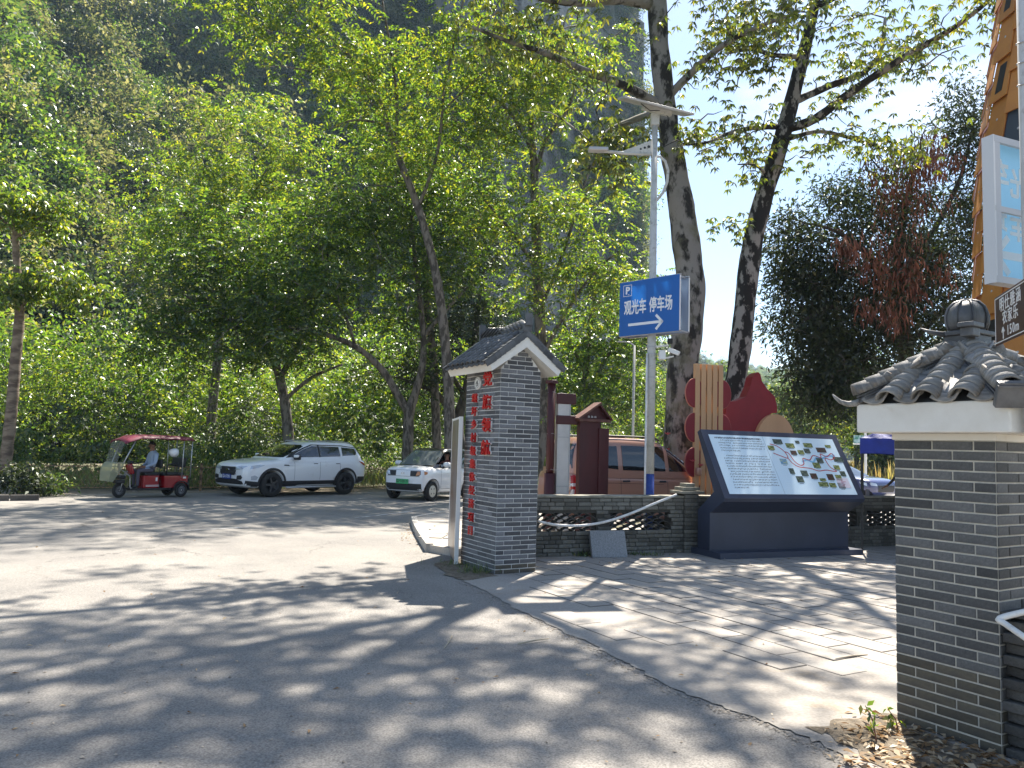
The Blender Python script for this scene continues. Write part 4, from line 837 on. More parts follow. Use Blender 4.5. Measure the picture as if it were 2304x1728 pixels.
def wbrick(L):
    k = round(L, 2)
    if k not in _wm:
        mb = MB(); mb.bbox((0, 0, 0), (k, .05, .054), .007); _wm[k] = mb.mesh('brick', m_wb)
    return _wm[k]
wst = MB(); nb = 0
for r in range(14):
    z = .03 + r * .064; x = s0 + (.09 if r % 2 else 0)
    if z > WH - .05: break
    while x < s1:
        L = float(RNG.choice([.23, .24, .22, .12, .17])); xm = x + L / 2
        hole = any(a - .04 < xm < b + .04 for a, b in ops) and oz[0] - .02 < z < oz[1] + .02
        if not hole:
            vis_ = (-.05 < xm < 3.3 or xm > 5.5); y = .012 + RNG.uniform(-.006, .004)
            if vis_ and nb < 298: obj('brick', wbrick(L - .012), lw, (xm, y, z), (RNG.normal() * .01, 0, RNG.normal() * .008)); nb += 1
            else:
                me = wbrick(L - .012); wst.add([v.co + Vector((xm, y, z)) for v in me.vertices], [tuple(p.vertices) for p in me.polygons])
        x += L
tag(wst.build('brickwork', m_wbI, lw), kind='stuff')
cp = MB(); cp.bbox(((s0 + s1) / 2, .1, WH - .015), (s1 - s0, .26, .035), .008); cp.build('coping', m_coping, lw)
# arcs of the openings
ar = MB(); pts = []
na_ = 8
for dy in (0.02, .16):
    for rr in (1.0, .86):
        for k in range(na_ + 1):
            a = PI * k / na_; pts.append((.098 * rr * math.cos(a) / (1 if rr == 1 else .95), dy, .052 * rr * math.sin(a) - (0 if rr == 1 else .0)))
m_ = na_ + 1; fs = []
for k in range(na_): fs += [(k, k + 1, m_ + k + 1, m_ + k), (2 * m_ + k, 3 * m_ + k, 3 * m_ + k + 1, 2 * m_ + k + 1), (k, 2 * m_ + k, 2 * m_ + k + 1, k + 1), (m_ + k, m_ + k + 1, 3 * m_ + k + 1, 3 * m_ + k)]
ar.add(pts, fs); arm_ = ar.mesh('lattice_tile', m_lat)
for (a, b) in ops:
    if 3 < a < 5: continue
    nc = max(2, int((b - a) / .196))
    for r in range(6):
        for c in range(nc + (r % 2)):
            x = a + (c + (.5 if r % 2 == 0 else 0)) * (b - a) / nc
            if a + .05 < x < b - .05: obj('lattice_tile', arm_, lw, (x, 0, oz[0] + r * .047), None).scale = ((b - a) / nc / .196, 1, 1)
# wall pier with stepped cap
pr = MB(); px0, px1 = 2.60, 2.87; pr.box(((px0 + px1) / 2, .06, .48), (px1 - px0 - .02, .26, .96)); pier = pr.build('pier', m_wcore, lw)
for r in range(15):
    z = .03 + r * .064
    for (xa, xb) in (((px0, px0 + .13), (px0 + .13, px1)) if r % 2 else ((px0, px1),)):
        obj('brick', wbrick(xb - xa - .012), pier, ((xa + xb) / 2, -.06 + RNG.uniform(-.004, .004), z), (0, 0, 0))
for k, (w_, h_) in enumerate(((.46, .045), (.33, .055), (.17, .06))):
    c_ = MB(); c_.bbox(((px0 + px1) / 2, .06, .99 + k * .058), (w_, .34 - .07 * k, h_), .008); c_.build('cap_stone', m_coping, pier)
# white pipe drooping along the wall
pp = [at(1211, 1173, 11.35), at(1250, 1181, 11.5), at(1295, 1183, 11.65), at(1330, 1180, 11.8), at(1370, 1172, 11.95), at(1420, 1155, 12.15), at(1470, 1134, 12.35), at(1522, 1113, 12.5)]
pt = MB(); pt.tube([p for p, _ in smooth_path([(p, .02) for p in pp], 5)], .02, 10)
tag(pt.build('white_pipe', m_pvc, None, True), 'white plastic pipe drooping along the low brick wall', 'pipe')
# granite slab leaning on the wall
m_gran = pbr('granite', (.27, .28, .29), .7, col2=(.20, .21, .22), nscale=40, grain=.45, gscale=130)
p0 = gnd(1332, 1256); gs = MB(); gs.bbox((.29, 0, .21), (.58, .06, .42), .004)
sl_ = tag(gs.build('granite_slab', m_gran), 'grey granite slab leaning against the low brick wall', 'stone slab'); sl_.matrix_world = TR(p0.x, p0.y + .02, 0) @ RZ(WA - R(8)) @ Matrix.Rotation(R(-20), 4, 'X')
# darker old wall by the near pillar, right edge
ow = thing('old_wall', 'old blackened brick wall abutting the near roofed pillar at the right edge', 'wall', RP, RA)
c_ = MB(); c_.box((.92, -.375, .39), (2.2, .10, .77)); c_.build('wall_core', m_wcore, ow)
m_wb2 = pbr('black wall brick', (.10, .096, .088), .92, col2=(.055, .052, .05), nscale=6, var=.35, grain=.25, gscale=50, bump=.7, bscale=30, dirt=(.15, .11, .07), dscale=6, dlo=.62, dhi=.75)
mbk = MB(); mbk.bbox((0, 0, 0), (.228, .125, .054), .008); bme = mbk.mesh('brick', m_wb2)
for r in range(12):
    for k in range(9):
        obj('brick', bme, ow, (-.17 + k * .24 + (.02 if r % 2 else -.02), -.378 + RNG.uniform(-.008, .004), .03 + r * .063), (RNG.normal() * .02, RNG.normal() * .012, RNG.normal() * .02))
c_ = MB(); c_.bbox((.86, -.375, .79), (2.32, .14, .025), .008); c_.build('coping', m_wb2, ow)
wp = MB(); w0 = RP + RZ(RA).to_3x3() @ Vector((-.05, -.36, 0)); 
wpts = [at(2304 + 60, 1365, 4.2), at(2304, 1377, 4.27), at(2249, 1392, 4.30), at(2262, 1404, 4.26), at(2304, 1433, 4.12), at(2360, 1470, 4.0)]
wp.tube([p for p, _ in smooth_path([(p, .018) for p in wpts], 4)], .017, 10)
tag(wp.build('bent_pipe', m_pvc, None, True), 'bent white plastic pipe beside the near roofed pillar', 'pipe')

# ---------------------------------------------------------------- big map board
m_navy = pbr('navy steel', (.042, .052, .085), .42, col2=(.034, .042, .068), nscale=2, bump=.03, bscale=8, dirt=(.10, .10, .11), dscale=5, dlo=.66, dhi=.85)
m_sheet = pbr('printed sheet', (.72, .85, .91), .28, col2=(.66, .81, .90), nscale=1.6)
m_ink = pbr('ink', (.03, .035, .05), .5); m_route = pbr('route line', (.45, .05, .06), .5); m_river = pbr('river', (.25, .52, .72), .4); m_pale = pbr('pale panel', (.68, .62, .68), .4)
BA = R(21.8); BO = Vector((3.32, 12.11, 0))
bd = thing('map_board', 'large navy information board with printed text and tourist route map', 'information board', BO, BA)
mb = MB(); mb.bbox((1.45, .43, .052), (2.92, .86, .10), .006); mb.build('plinth', m_navy, bd)
prof = [(.30, .10), (.30, .70), (-.045, .90), (-.075, .955), (.575, 2.035), (.655, 1.99), (.20, 1.04), (.62, .72), (.62, .10)]
mb = MB(); mb.prism(prof, 2.88, Matrix(((0, 0, 1, .01), (1, 0, 0, 0), (0, 1, 0, 0), (0, 0, 0, 1)))); mb.build('housing', m_navy, bd)
b0 = Vector((0, -.075, .955)); b1 = Vector((0, .575, 2.035)); up = (b1 - b0).normalized(); PLh = (b1 - b0).length
Mp = frame(b0, (1, 0, 0), up); nrm = Mp.to_3x3() @ Vector((0, 0, 1))
def on_panel(x, y, z): return Mp @ TR(x, y, z)
sx0, sx1, sy0, sy1 = .13, 2.76, .075, 1.165
mb = MB(); mb.box((0, 0, 0), (sx1 - sx0, sy1 - sy0, .004)); sheet_o = mb.build('printed_sheet', m_sheet, bd); sheet_o.matrix_local = on_panel((sx0 + sx1) / 2, (sy0 + sy1) / 2, .003)
def SP(u, v, z=.0026):
    if u > .44 and abs(u - .925) > 1e-6: u, v = .715 + (u - .69) * 1.12, .535 + (v - .575) * 1.17
    return TR((u - .5) * (sx1 - sx0), (v - .5) * (sy1 - sy0), z)
obj('title', text_mesh('大新县明仕山水生态旅游有限公司堪圩基地基础设施提升项目简介', .033, m_ink, .0004, .001, 1.02, .98), sheet_o, M=SP(.215, .945))
g = MB(); SWd, SHt = sx1 - sx0, sy1 - sy0
for r in range(19):
    if r == 5: continue
    x = .055 + (.02 if r in (0, 6) else 0); xe = {4: .20, 18: .16}.get(r, .395); y = .905 - r * .0445
    while x < xe:
        w_ = RNG.uniform(.006, .009)
        if RNG.uniform() > .04:
            # each mark a few short strokes
            for _ in range(3): g.box(((x + RNG.uniform(0, w_) - .5) * SWd, (y + RNG.normal() * .006 - .5) * SHt, .0032), (RNG.uniform(.006, .016), .0045, .0006))
            g.box(((x + w_ / 2 - .5) * SWd, (y - .5) * SHt, .0036), (.0045, .021, .0006))
        x += w_ + .0035
tag(g.build('text_lines', m_ink, sheet_o), kind='stuff')
mb = MB(); mb.box(((.415 - .5) * SWd, 0, .003), (.006, SHt, .002)); mb.build('sheet_seam', pbr('seam', (.4, .5, .55), .4), sheet_o)
pm = []
for nm, ca, cb in (('photo dark', (.02, .035, .03), (.12, .16, .12)), ('photo green', (.05, .10, .03), (.35, .36, .12)), ('photo red', (.10, .02, .02), (.05, .08, .05)), ('photo sky', (.10, .30, .55), (.45, .50, .30))):
    pm.append(pbr(nm, ca, .35, col2=cb, nscale=26, nlo=.42, nhi=.6))
photos = [(.52, .90, .075, .09, 0), (.455, .80, .05, .08, 1), (.60, .845, .07, .085, 1), (.665, .905, .035, .05, 0), (.735, .86, .075, .08, 1), (.605, .735, .05, .08, 2), (.66, .745, .05, .08, 1), (.71, .77, .05, .085, 0), (.82, .79, .08, .09, 2), (.885, .855, .05, .05, 1),
          (.505, .595, .055, .10, 3), (.535, .455, .04, .10, 0), (.57, .335, .055, .11, 0), (.62, .425, .055, .10, 0), (.68, .385, .055, .10, 2), (.735, .55, .06, .10, 1), (.775, .625, .055, .09, 0), (.92, .65, .085, .09, 0), (.88, .525, .05, .08, 1), (.905, .43, .045, .09, 0), (.80, .375, .055, .11, 2), (.86, .37, .05, .10, 1), (.735, .335, .05, .05, 1), (.725, .265, .08, .08, 1), (.79, .255, .055, .08, 1), (.855, .25, .055, .10, 0)]
for u, v, w_, h_, k in photos:
    mb = MB(); mb.box((0, 0, 0), (w_ * SWd * .98, h_ * SHt * .98, .001)); obj('photo_print', mb.mesh('photo_print', pm[k]), sheet_o, M=SP(u, v, .0032))
cap_ = MB()
for u, v, w_, h_, k in [(.715 + (p[0] - .69) * 1.12, .535 + (p[1] - .575) * 1.17) + p[2:] for p in photos]: cap_.box(((u - .5) * SWd, (v - h_ * .62 - .5) * SHt, .003), (w_ * SWd * .6, .008, .0008))
tag(cap_.build('captions', m_ink, sheet_o), kind='stuff')
def ribbon(name, pts, w_, mat, z):
    P = [p for p, _ in smooth_path([(Vector(((.715 + (u - .69) * 1.12 - .5) * SWd, (.535 + (v - .575) * 1.17 - .5) * SHt, z)), 1) for u, v in pts], 6)]; rb2 = MB(); vs = []
    for i, p in enumerate(P):
        d = (P[min(i + 1, len(P) - 1)] - P[max(i - 1, 0)]).normalized(); s = Vector((-d.y, d.x, 0)) * w_ / 2; vs += [p + s, p - s]
    rb2.add(vs, [(2 * i, 2 * i + 1, 2 * i + 3, 2 * i + 2) for i in range(len(P) - 1)]); return rb2.build(name, mat, sheet_o)
ribbon('river_line', [(.64, .60), (.68, .63), (.72, .60), (.76, .67), (.80, .66), (.85, .70), (.90, .70), (.89, .74)], .035, m_river, .0031)
ribbon('route_line', [(.455, .86), (.50, .83), (.54, .745), (.545, .65), (.50, .68), (.455, .72)], .017, m_route, .0045)
ribbon('route_line', [(.54, .745), (.565, .72), (.585, .60), (.615, .545), (.645, .57), (.655, .65), (.70, .63), (.74, .70), (.79, .67), (.80, .725), (.84, .69), (.885, .74), (.895, .68), (.86, .64), (.82, .66), (.83, .53), (.865, .47), (.84, .465), (.79, .48), (.73, .465), (.68, .50), (.60, .52), (.565, .57), (.545, .65)], .017, m_route, .0049)
mb = MB(); mb.box((0, 0, 0), (.10 * SWd, .17 * SHt, .001)); lg = mb.build('legend', m_pale, sheet_o); lg.matrix_local = SP(.925, .20, .0032)
mb = MB()
for k in range(5): mb.box((-.02 + .03 * (k % 2), .045 - k * .022, .0012), (.10 if k == 1 else .04, .007, .001))
mb.build('legend_lines', m_route, lg)
# ---------------------------------------------------------------- solar lamp with parking sign
m_galv = pbr('painted pole', (.50, .50, .48), .5, col2=(.40, .40, .36), nscale=9, nlo=.5, nhi=.68, dirt=(.22, .20, .16), dscale=14, dlo=.58, dhi=.7)
m_polebase = pbr('pole base blue', (.015, .04, .22), .45, col2=(.03, .07, .28), nscale=10, dirt=(.35, .37, .4), dscale=18, dlo=.68, dhi=.74)
m_alu = pbr('grey aluminium', (.42, .42, .43), .45, .3); m_solar = pbr('solar cell', (.02, .03, .06), .15)
m_signblue = translucent('blue sign film', (.018, .15, .48), .40, (.15, .55, 1.0)); m_signwhite = pbr('white vinyl', (.80, .80, .80), .5)
m_signback = translucent('white sign back', (.55, .60, .66), .35, (.6, .7, .8))
PL = at(1461, 1115, 13.0); PL.z = 0
lam = thing('solar_lamp', 'white solar street lamp pole with blue foot, cameras and a side arm', 'street lamp', PL)
mb = MB(); mb.tube([(0, 0, 1.27), (0, 0, 3.6), (.0, 0, 7.45)], [.075, .072, .05], 16); mb.build('pole', m_galv, lam, True)
mb = MB(); mb.tube([(0, 0, 0), (0, 0, 1.27)], [.079, .078], 16); mb.build('pole_foot', m_polebase, lam, True)
mb = MB(); mb.bbox((0, 0, 7.42), (.14, .12, .22), .01); mb.build('panel_bracket', m_galv, lam)
Ms = TR(0, 0, 7.66) @ RZ(R(8)) @ Matrix.Rotation(R(9), 4, 'Y') @ Matrix.Rotation(R(22), 4, 'X')
mb = MB(); mb.bbox((0, 0, 0), (1.25, .68, .035), .004); sp_o = mb.build('solar_panel', m_alu, lam); sp_o.matrix_local = Ms
mb = MB(); mb.box((0, 0, .0195), (1.20, .63, .004)); mb.build('cells', m_solar, sp_o)
mb = MB(); mb.bbox((.05, 0, -.06), (.5, .26, .09), .01); mb.build('battery_box', m_galv, sp_o)
cb = MB(); cb.tube([(-.3, -.2, -.03), (-.1, -.15, -.10), (.1, -.12, -.05), (.25, -.1, -.12)], .008, 5); cb.build('cable', m_blk, sp_o)
mb = MB(); mb.tube([(0, 0, 6.80), (-.5, 0, 6.80), (-.88, 0, 6.83)], .028, 10); arm_o = mb.build('lamp_arm', m_galv, lam, True)
mb = MB(); mb.bbox((-.98, 0, 6.85), (.34, .16, .06), .015); mb.build('lamp_head', m_alu, arm_o)
mb = MB(); mb.prism([(-.04, 6.80), (-.58, 6.83), (-.04, 7.05)], .012, Matrix(((1, 0, 0, 0), (0, 0, -1, .006), (0, 1, 0, 0), (0, 0, 0, 1)))); br_o = mb.build('arm_bracket', m_galv, lam)
for x, z, r in ((-.10, 6.93, .026), (-.17, 6.91, .022), (-.24, 6.885, .018)):
    h = MB(); h.lathe([(0, -.008), (r, -.008), (r, .008), (0, .008)], 14, TR(x, 0, z) @ Matrix.Rotation(PI / 2, 4, 'X')); h.build('bracket_hole', m_blk, br_o)
mb = MB(); mb.tube([(0, 0, 6.76), (.10, 0, 6.76), (.19, 0, 6.68), (.24, 0, 6.52), (.23, 0, 6.32), (.16, 0, 6.12), (.05, 0, 5.98), (0, 0, 5.95)], .024, 8); mb.build('arc_ornament', m_galv, lam, True)
for z in (3.3, 3.42, 2.9):
    mb = MB(); mb.lathe([(.074, -.012), (.082, -.012), (.082, .012), (.074, .012)], 16, TR(0, 0, z), closed=True); mb.build('pole_band', m_alu, lam)
mb = MB(); mb.bbox((.17, -.05, 3.28), (.11, .10, .16), .012); mb.tube([(.05, -.03, 3.42), (.28, -.06, 3.45)], .016, 8); mb.build('camera_box', m_wht, lam)
mb = MB(); mb.bbox((.36, -.10, 3.34), (.20, .075, .075), .012, M=(Matrix.Rotation(R(-25), 3, 'Z') @ Matrix.Rotation(R(22), 3, 'Y'))); mb.tube([(.20, -.06, 3.22), (.36, -.09, 3.26)], .012, 6); mb.build('camera', m_wht, lam)
mb = MB(); mb.bbox((.30, -.06, 3.52), (.08, .07, .09), .008); mb.build('floodlight', m_blk, lam)
cd_ = at(1451, 1115, 12.9); ct_ = at(1456, 790, 12.95)
mb = MB(); mb.tube([(cd_.x, cd_.y, 0), (cd_.x, cd_.y + .01, 1.2), (ct_.x, ct_.y, 3.3)], .017, 8); tag(mb.build('conduit', m_pvc, None, True), 'thin white conduit running up beside the solar lamp pole', 'conduit')
# sign box
SA = Vector((1.84, 13.3, 0)); SBv = Vector((2.70, 12.42, 0)); sd_ = (SBv - SA); sw_ = sd_.length; sz0, sz1 = 3.62, 4.57
sg = thing('parking_sign', 'blue double-sided sign for sightseeing cars and parking, arrow pointing right', 'sign', (SA.x, SA.y, 0), math.atan2(sd_.y, sd_.x))
hs_ = sz1 - sz0
mb = MB(); mb.box((sw_ / 2, 0, (sz0 + sz1) / 2), (sw_ - .01, .004, hs_ - .01)); face = mb.build('front_face', m_signblue, sg)
mb = MB(); mb.box((sw_ / 2, .30, (sz0 + sz1) / 2), (sw_ - .01, .004, hs_ - .01)); mb.build('back_face', m_signback, sg)
for nm, c, d in (('frame_bar', (sw_ / 2, .03, sz1 - .0), (sw_, .05, .012)), ('frame_bar', (sw_ / 2, .03, sz0 + .008), (sw_, .05, .022)), ('frame_bar', (sw_ / 2, .28, sz1 - .0), (sw_, .035, .02)), ('frame_bar', (sw_ / 2, .28, sz0 + .01), (sw_, .035, .02)),
                 ('frame_bar', (.010, .15, sz0 + .01), (.02, .30, .02)), ('frame_bar', (sw_ - .01, .15, sz0 + .01), (.02, .30, .02)), ('frame_bar', (sw_ * .47, .025, (sz0 + sz1) / 2), (.03, .03, hs_ - .03)), ('frame_bar', (sw_ * .47, .15, sz1 - .01), (.03, .26, .03)), ('frame_bar', (sw_ * .93, .15, sz1 - .01), (.03, .26, .03)), ('frame_bar', (.02, .15, sz1 - .01), (.03, .26, .03)),
                 ('side_plate', (sw_ - .006, .022, (sz0 + sz1) / 2), (.008, .036, hs_ - .03)), ('side_plate', (sw_ - .006, .29, (sz0 + sz1) / 2), (.008, .03, hs_ - .03)), ('side_plate', (.006, .15, (sz0 + sz1) / 2), (.008, .28, hs_ - .04))):
    mb = MB(); mb.box(c, d); mb.build(nm, m_alu if nm == 'frame_bar' else m_wht, sg)
def on_sign(x, z): return frame(Vector((x, -.0035, sz0 + z)), (1, 0, 0), (0, 0, 1))
def sgtext(s, x, z, size, xs=1.0, bold=.003): obj('lettering', text_mesh(s, size, m_signwhite, .001, bold, xs=xs), face, M=on_sign(x, z))
sgtext('观光车', .34, .475, .27, .58, .006); sgtext('停车场', .865, .475, .27, .58, .006)
sgtext('P', .175, .79, .175, 1.0, .006)
mb = MB()
for (x0, x1, z0, z1) in ((.085, .265, .885, .893), (.085, .265, .695, .703), (.085, .093, .695, .893), (.257, .265, .695, .893)): mb.box(((x0 + x1) / 2, -.004, sz0 + (z0 + z1) / 2), (x1 - x0, .002, z1 - z0))
mb.box((.20, -.004, sz0 + .725), (.03, .002, .008)); mb.build('parking_mark', m_signwhite, face)
mb = MB(); mb.box((.55, -.004, sz0 + .19), (.70, .002, .045))
for s in (-1, 1): mb.box((.84, -.0045, sz0 + .19 + s * .055), (.19, .002, .045), M=Matrix.Rotation(R(45) * s, 3, 'Y'))
mb.build('arrow', m_signwhite, face)

# plain lamp post further back
q = at(1424, 980, 24); mb = MB(); mb.tube([(0, 0, 0), (0, 0, 4.95)], [.05, .035], 10); 
rl = thing('grey_lamp_post', 'plain thin grey lamp post standing among the trees behind the rose-gold car', 'lamp post', (q.x, q.y, 0)); mb.build('pole', m_galv, rl, True)
mb = MB(); mb.tube([(0, 0, 4.93), (-.15, 0, 5.05), (-.3, 0, 5.06)], .02, 6); mb.bbox((-.4, 0, 5.06), (.26, .09, .04), .01); mb.build('lamp_head', m_alu, rl)

# ---------------------------------------------------------------- maroon sign posts behind the wall
m_maroon = pbr('maroon timber', (.075, .012, .014), .55, col2=(.055, .01, .012), nscale=3, stretch=(1, 1, .3), bump=.1, bscale=20)
m_brown = pbr('weathered maroon', (.16, .075, .055), .65, col2=(.10, .035, .03), nscale=8)
q = at(1237, 1050, 13.4); mp_ = thing('maroon_signpost', 'maroon round post carrying a pale light box and two short boards', 'signpost', (q.x, q.y, 0), R(20))
mb = MB(); mb.tube([(0, 0, .9), (0, 0, 2.78)], .068, 16); mb.build('post', m_maroon, mp_, True)
mb = MB(); mb.tube([(0, 0, 0), (0, 0, 1.22)], .095, 16); mb.build('post_sleeve', m_maroon, mp_, True)
mb = MB(); mb.lathe([(0, 0), (.11, 0), (.11, .05), (0, .07)], 16, TR(0, 0, 2.78)); mb.build('post_cap', m_maroon, mp_)
mb = MB(); mb.bbox((.215, .0, 1.35), (.22, .12, 2.5), .006); lb_ = mb.build('light_box', pbr('pale light box', (.60, .58, .56), .4, col2=(.52, .50, .48), nscale=3), mp_)
mb = MB(); mb.box((.335, 0, 1.35), (.02, .13, 2.52)); mb.build('box_frame', m_alu, lb_)
for z in (1.85, 2.20, 1.0): mb = MB(); mb.box((.215, -.064, z), (.22, .006, .012)); mb.build('box_seam', m_alu, lb_)
mb = MB(); mb.bbox((.26, -.05, 2.52), (.37, .05, .19), .02); mb.build('cross_board', m_maroon, mp_)
mb = MB(); mb.bbox((.28, -.05, 2.15), (.40, .05, .16), .02); mb.build('cross_board', m_maroon, mp_)
for z in (2.62, 1.9, 1.28): mb = MB(); mb.tube([(-.075, 0, z), (0, -.078, z + .01), (.10, -.078, z - .02), (.18, -.05, z + .01)], .003, 4); mb.build('tie_wire', m_alu, mp_)
q = at(1330, 1050, 13.6); cbn = thing('maroon_kiosk', 'maroon wooden notice cabinet with small pitched roof in front of the rose-gold car', 'notice cabinet', (q.x, q.y, 0), R(24))
mb = MB(); mb.bbox((-.06, 0, 1.08), (.42, .12, 2.12), .006); mb.build('cabinet', m_maroon, cbn)
mb = MB(); mb.bbox((.20, -.02, 1.30), (.20, .14, 1.46), .006); mb.build('side_panel', m_maroon, cbn)
mb = MB(); mb.box((.135, -.068, 1.2), (.014, .006, 1.9)); mb.build('gap', m_blk, cbn)
mb = MB(); mb.bbox((.0, -.02, 2.16), (.62, .20, .05), .006); mb.build('lintel', m_brown, cbn)
Mr_ = Matrix(((1, 0, 0, 0), (0, 0, -1, .06), (0, 1, 0, 0), (0, 0, 0, 1)))
mb = MB(); mb.prism([(-.30, 2.18), (.30, 2.18), (.08, 2.42)], .10, Mr_); gb_ = mb.build('gable', m_maroon, cbn)
mb = MB(); mb.bbox((-.115, -.01, 2.325), (.54, .26, .035), .004, M=Matrix.Rotation(-R(33.5), 3, 'Y')); mb.build('roof_board', m_brown, gb_)
mb = MB(); mb.bbox((.215, -.01, 2.30), (.36, .26, .035), .004, M=Matrix.Rotation(R(47), 3, 'Y')); mb.build('roof_board', m_maroon, gb_)
lm_ = MB()
for k in range(3):
    for c_, d_ in (((-.09 + k * .065, -.042, 2.215), (.04, .003, .008)), ((-.09 + k * .065, -.042, 2.235), (.030, .003, .007)), ((-.10 + k * .065, -.042, 2.225), (.007, .003, .034)), ((-.075 + k * .065, -.042, 2.222), (.007, .003, .028))): lm_.box(c_, d_)
lm_.build('worn_lettering', m_wht, gb_)
mb = MB(); mb.tube([(.24, -.06, .6), (.27, -.07, .4), (.33, -.08, .2)], .006, 5); mb.build('cable', m_blk, cbn)

# ---------------------------------------------------------------- timber-slat and red sculpture
m_beige = pbr('beige timber paint', (.60, .36, .19), .55, col2=(.54, .32, .165), nscale=2, stretch=(1, 1, .2)); m_crim = pbr('crimson panel', (.24, .012, .02), .5, col2=(.20, .010, .017), nscale=2); m_pink = pbr('pale red edge', (.45, .16, .11), .5)
q = at(1592, 1050, 15.2); ss = thing('slat_screen', 'upright beige slatted screen edged with red discs behind the map board', 'screen', (q.x, q.y, 0), R(18))
for k in range(5):
    mb = MB(); mb.bbox(((k - 2) * .132, 0, 1.72), (.100, .09, 3.36), .004); mb.build('slat', m_beige, ss)
for z in (.6, 1.42, 2.28, 3.12):
    mb = MB(); mb.bbox((0, .02, z), (.60, .06, .34), .004); mb.build('cross_panel', m_beige, ss)
for s in (-1, 1):
    for k in range(5):
        mb = MB(); Md = TR(s * .31, .0, 2.82 - k * .68) @ Matrix.Rotation(PI / 2, 4, 'X') @ Matrix.Diagonal((.72, 1, 1, 1))
        mb.lathe([(0, .028), (.275, .028), (.285, .02), (.285, -.02), (.275, -.028), (0, -.028)], 32, Md); d_ = mb.build('red_disc', m_crim, ss)
        mb = MB(); mb.lathe([(.284, .020), (.292, .016), (.292, -.016), (.284, -.020)], 32, Md, closed=True); mb.build('disc_edge', m_pink, d_)
q = at(1700, 1050, 15.8); sc_ = thing('red_sculpture', 'crimson flame-shaped panel with beige half-round dome behind the map board', 'sculpture', (q.x, q.y, 0), R(12))
def scp(px, py): p = at(px, py, 15.8) - Vector((q.x, q.y, 0)); return (p.x, p.z)
out = [(1629, 905), (1652, 903), (1676, 893), (1688, 868), (1693, 848), (1700, 840), (1707, 837), (1712, 842), (1716, 858), (1730, 876), (1748, 892), (1753, 912), (1753, 928), (1740, 930), (1722, 940), (1710, 960), (1700, 990), (1690, 1030), (1640, 1060), (1600, 1075), (1620, 990)]
mb = MB(); mb.prism([scp(*p) for p in out], .28, Matrix(((1, 0, 0, 0), (0, 0, 1, 0), (0, 1, 0, 0), (0, 0, 0, 1)))); mb.build('flame_panel', m_crim, sc_)
dm = [scp(1742 + 48 * math.cos(a), 1000 - 68 * math.sin(a)) for a in [PI * k / 24 for k in range(25)]] + [scp(1692, 1090), scp(1795, 1090)]
mb = MB(); mb.prism(dm, .22, Matrix(((1, 0, 0, 0), (0, 0, 1, -.12), (0, 1, 0, 0), (0, 0, 0, 1)))); mb.build('dome_panel', m_beige, sc_)
mb = MB(); dd_ = [scp(1608 + 44 * math.cos(a), 1140 - 80 * math.sin(a)) for a in [PI * k / 16 for k in range(17)]]
mb.prism(dd_, .2, Matrix(((1, 0, 0, 0), (0, 0, 1, -.2), (0, 1, 0, 0), (0, 0, 0, 1)))); mb.build('red_arch', m_crim, sc_)
mb = MB(); mb.box((0, .14, .5), (.5, .1, 1.0)); mb.build('foot', m_crim, sc_)

# ---------------------------------------------------------------- signs on the near pole at right
m_pole = pbr('white concrete pole', (.56, .565, .57), .6, col2=(.48, .48, .48), nscale=7, dirt=(.3, .29, .27), dscale=10, dlo=.62, dhi=.75)
PQ = Vector((2.925, 4.235, 0)); npole = thing('white_pole', 'white round pole at the right edge in front of the orange building', 'pole', PQ)
mb = MB(); mb.tube([(0, 0, 0), (0, 0, 3), (0, 0, 6.5)], [.072, .070, .066], 20); mb.build('shaft', m_pole, npole, True)
for z in (2.62, 4.05, 3.93, 3.80):
    mb = MB(); pts = [(.074 * math.cos(a), .074 * math.sin(a), z + .02 * math.sin(a)) for a in [2 * PI * k / 18 for k in range(19)]]; mb.tube(pts, .004, 4); mb.build('wire_loop', m_alu, npole)
m_plate = pbr('brown enamel', (.058, .020, .016), .35); pl0 = at(2241, 780, 4.22); pl1 = at(2241, 671, 4.22)
hp = pl1.z - pl0.z; bs = thing('brown_sign', 'brown sign with white lettering and arrow for a farmhouse 150 m ahead', 'sign', (pl0.x, pl0.y, pl0.z), math.atan2(-.94, -.30))
PWd = .54; mb = MB(); mb.bbox((PWd / 2, 0, hp / 2), (PWd, .006, hp), .003); plate = mb.build('plate', m_plate, bs)
def on_plate(x, z): return frame(Vector((x, -.0035, z)), (1, 0, 0), (0, 0, 1))
bd_ = MB()
for c, d in (((PWd / 2, -.004, .014), (PWd - .03, .002, .005)), ((PWd / 2, -.004, hp - .014), (PWd - .03, .002, .005)), ((.014, -.004, hp / 2), (.005, .002, hp - .03)), ((PWd - .014, -.004, hp / 2), (.005, .002, hp - .03))): bd_.box(c, d)
bd_.build('border', m_signwhite, plate)
for s, x, z, sz in (('明仕雅涵', .27, .206, .082), ('农家乐', .27, .130, .080), ('150m', .31, .055, .074)): obj('lettering', text_mesh(s, sz, m_signwhite, .001, .0006, 1.25), plate, M=on_plate(x, z))
mb = MB(); mb.box((.15, -.004, .052), (.010, .002, .058))
for s in (-1, 1): mb.box((.15 + s * .011, -.0045, .072), (.032, .002, .010), M=Matrix.Rotation(R(48) * s, 3, 'Y'))
mb.build('arrow', m_signwhite, plate)
mb = MB(); mb.tube([(.40, .02, hp * .5), (.40, .36, hp * .5)], .012, 6); mb.build('bracket', m_alu, bs)
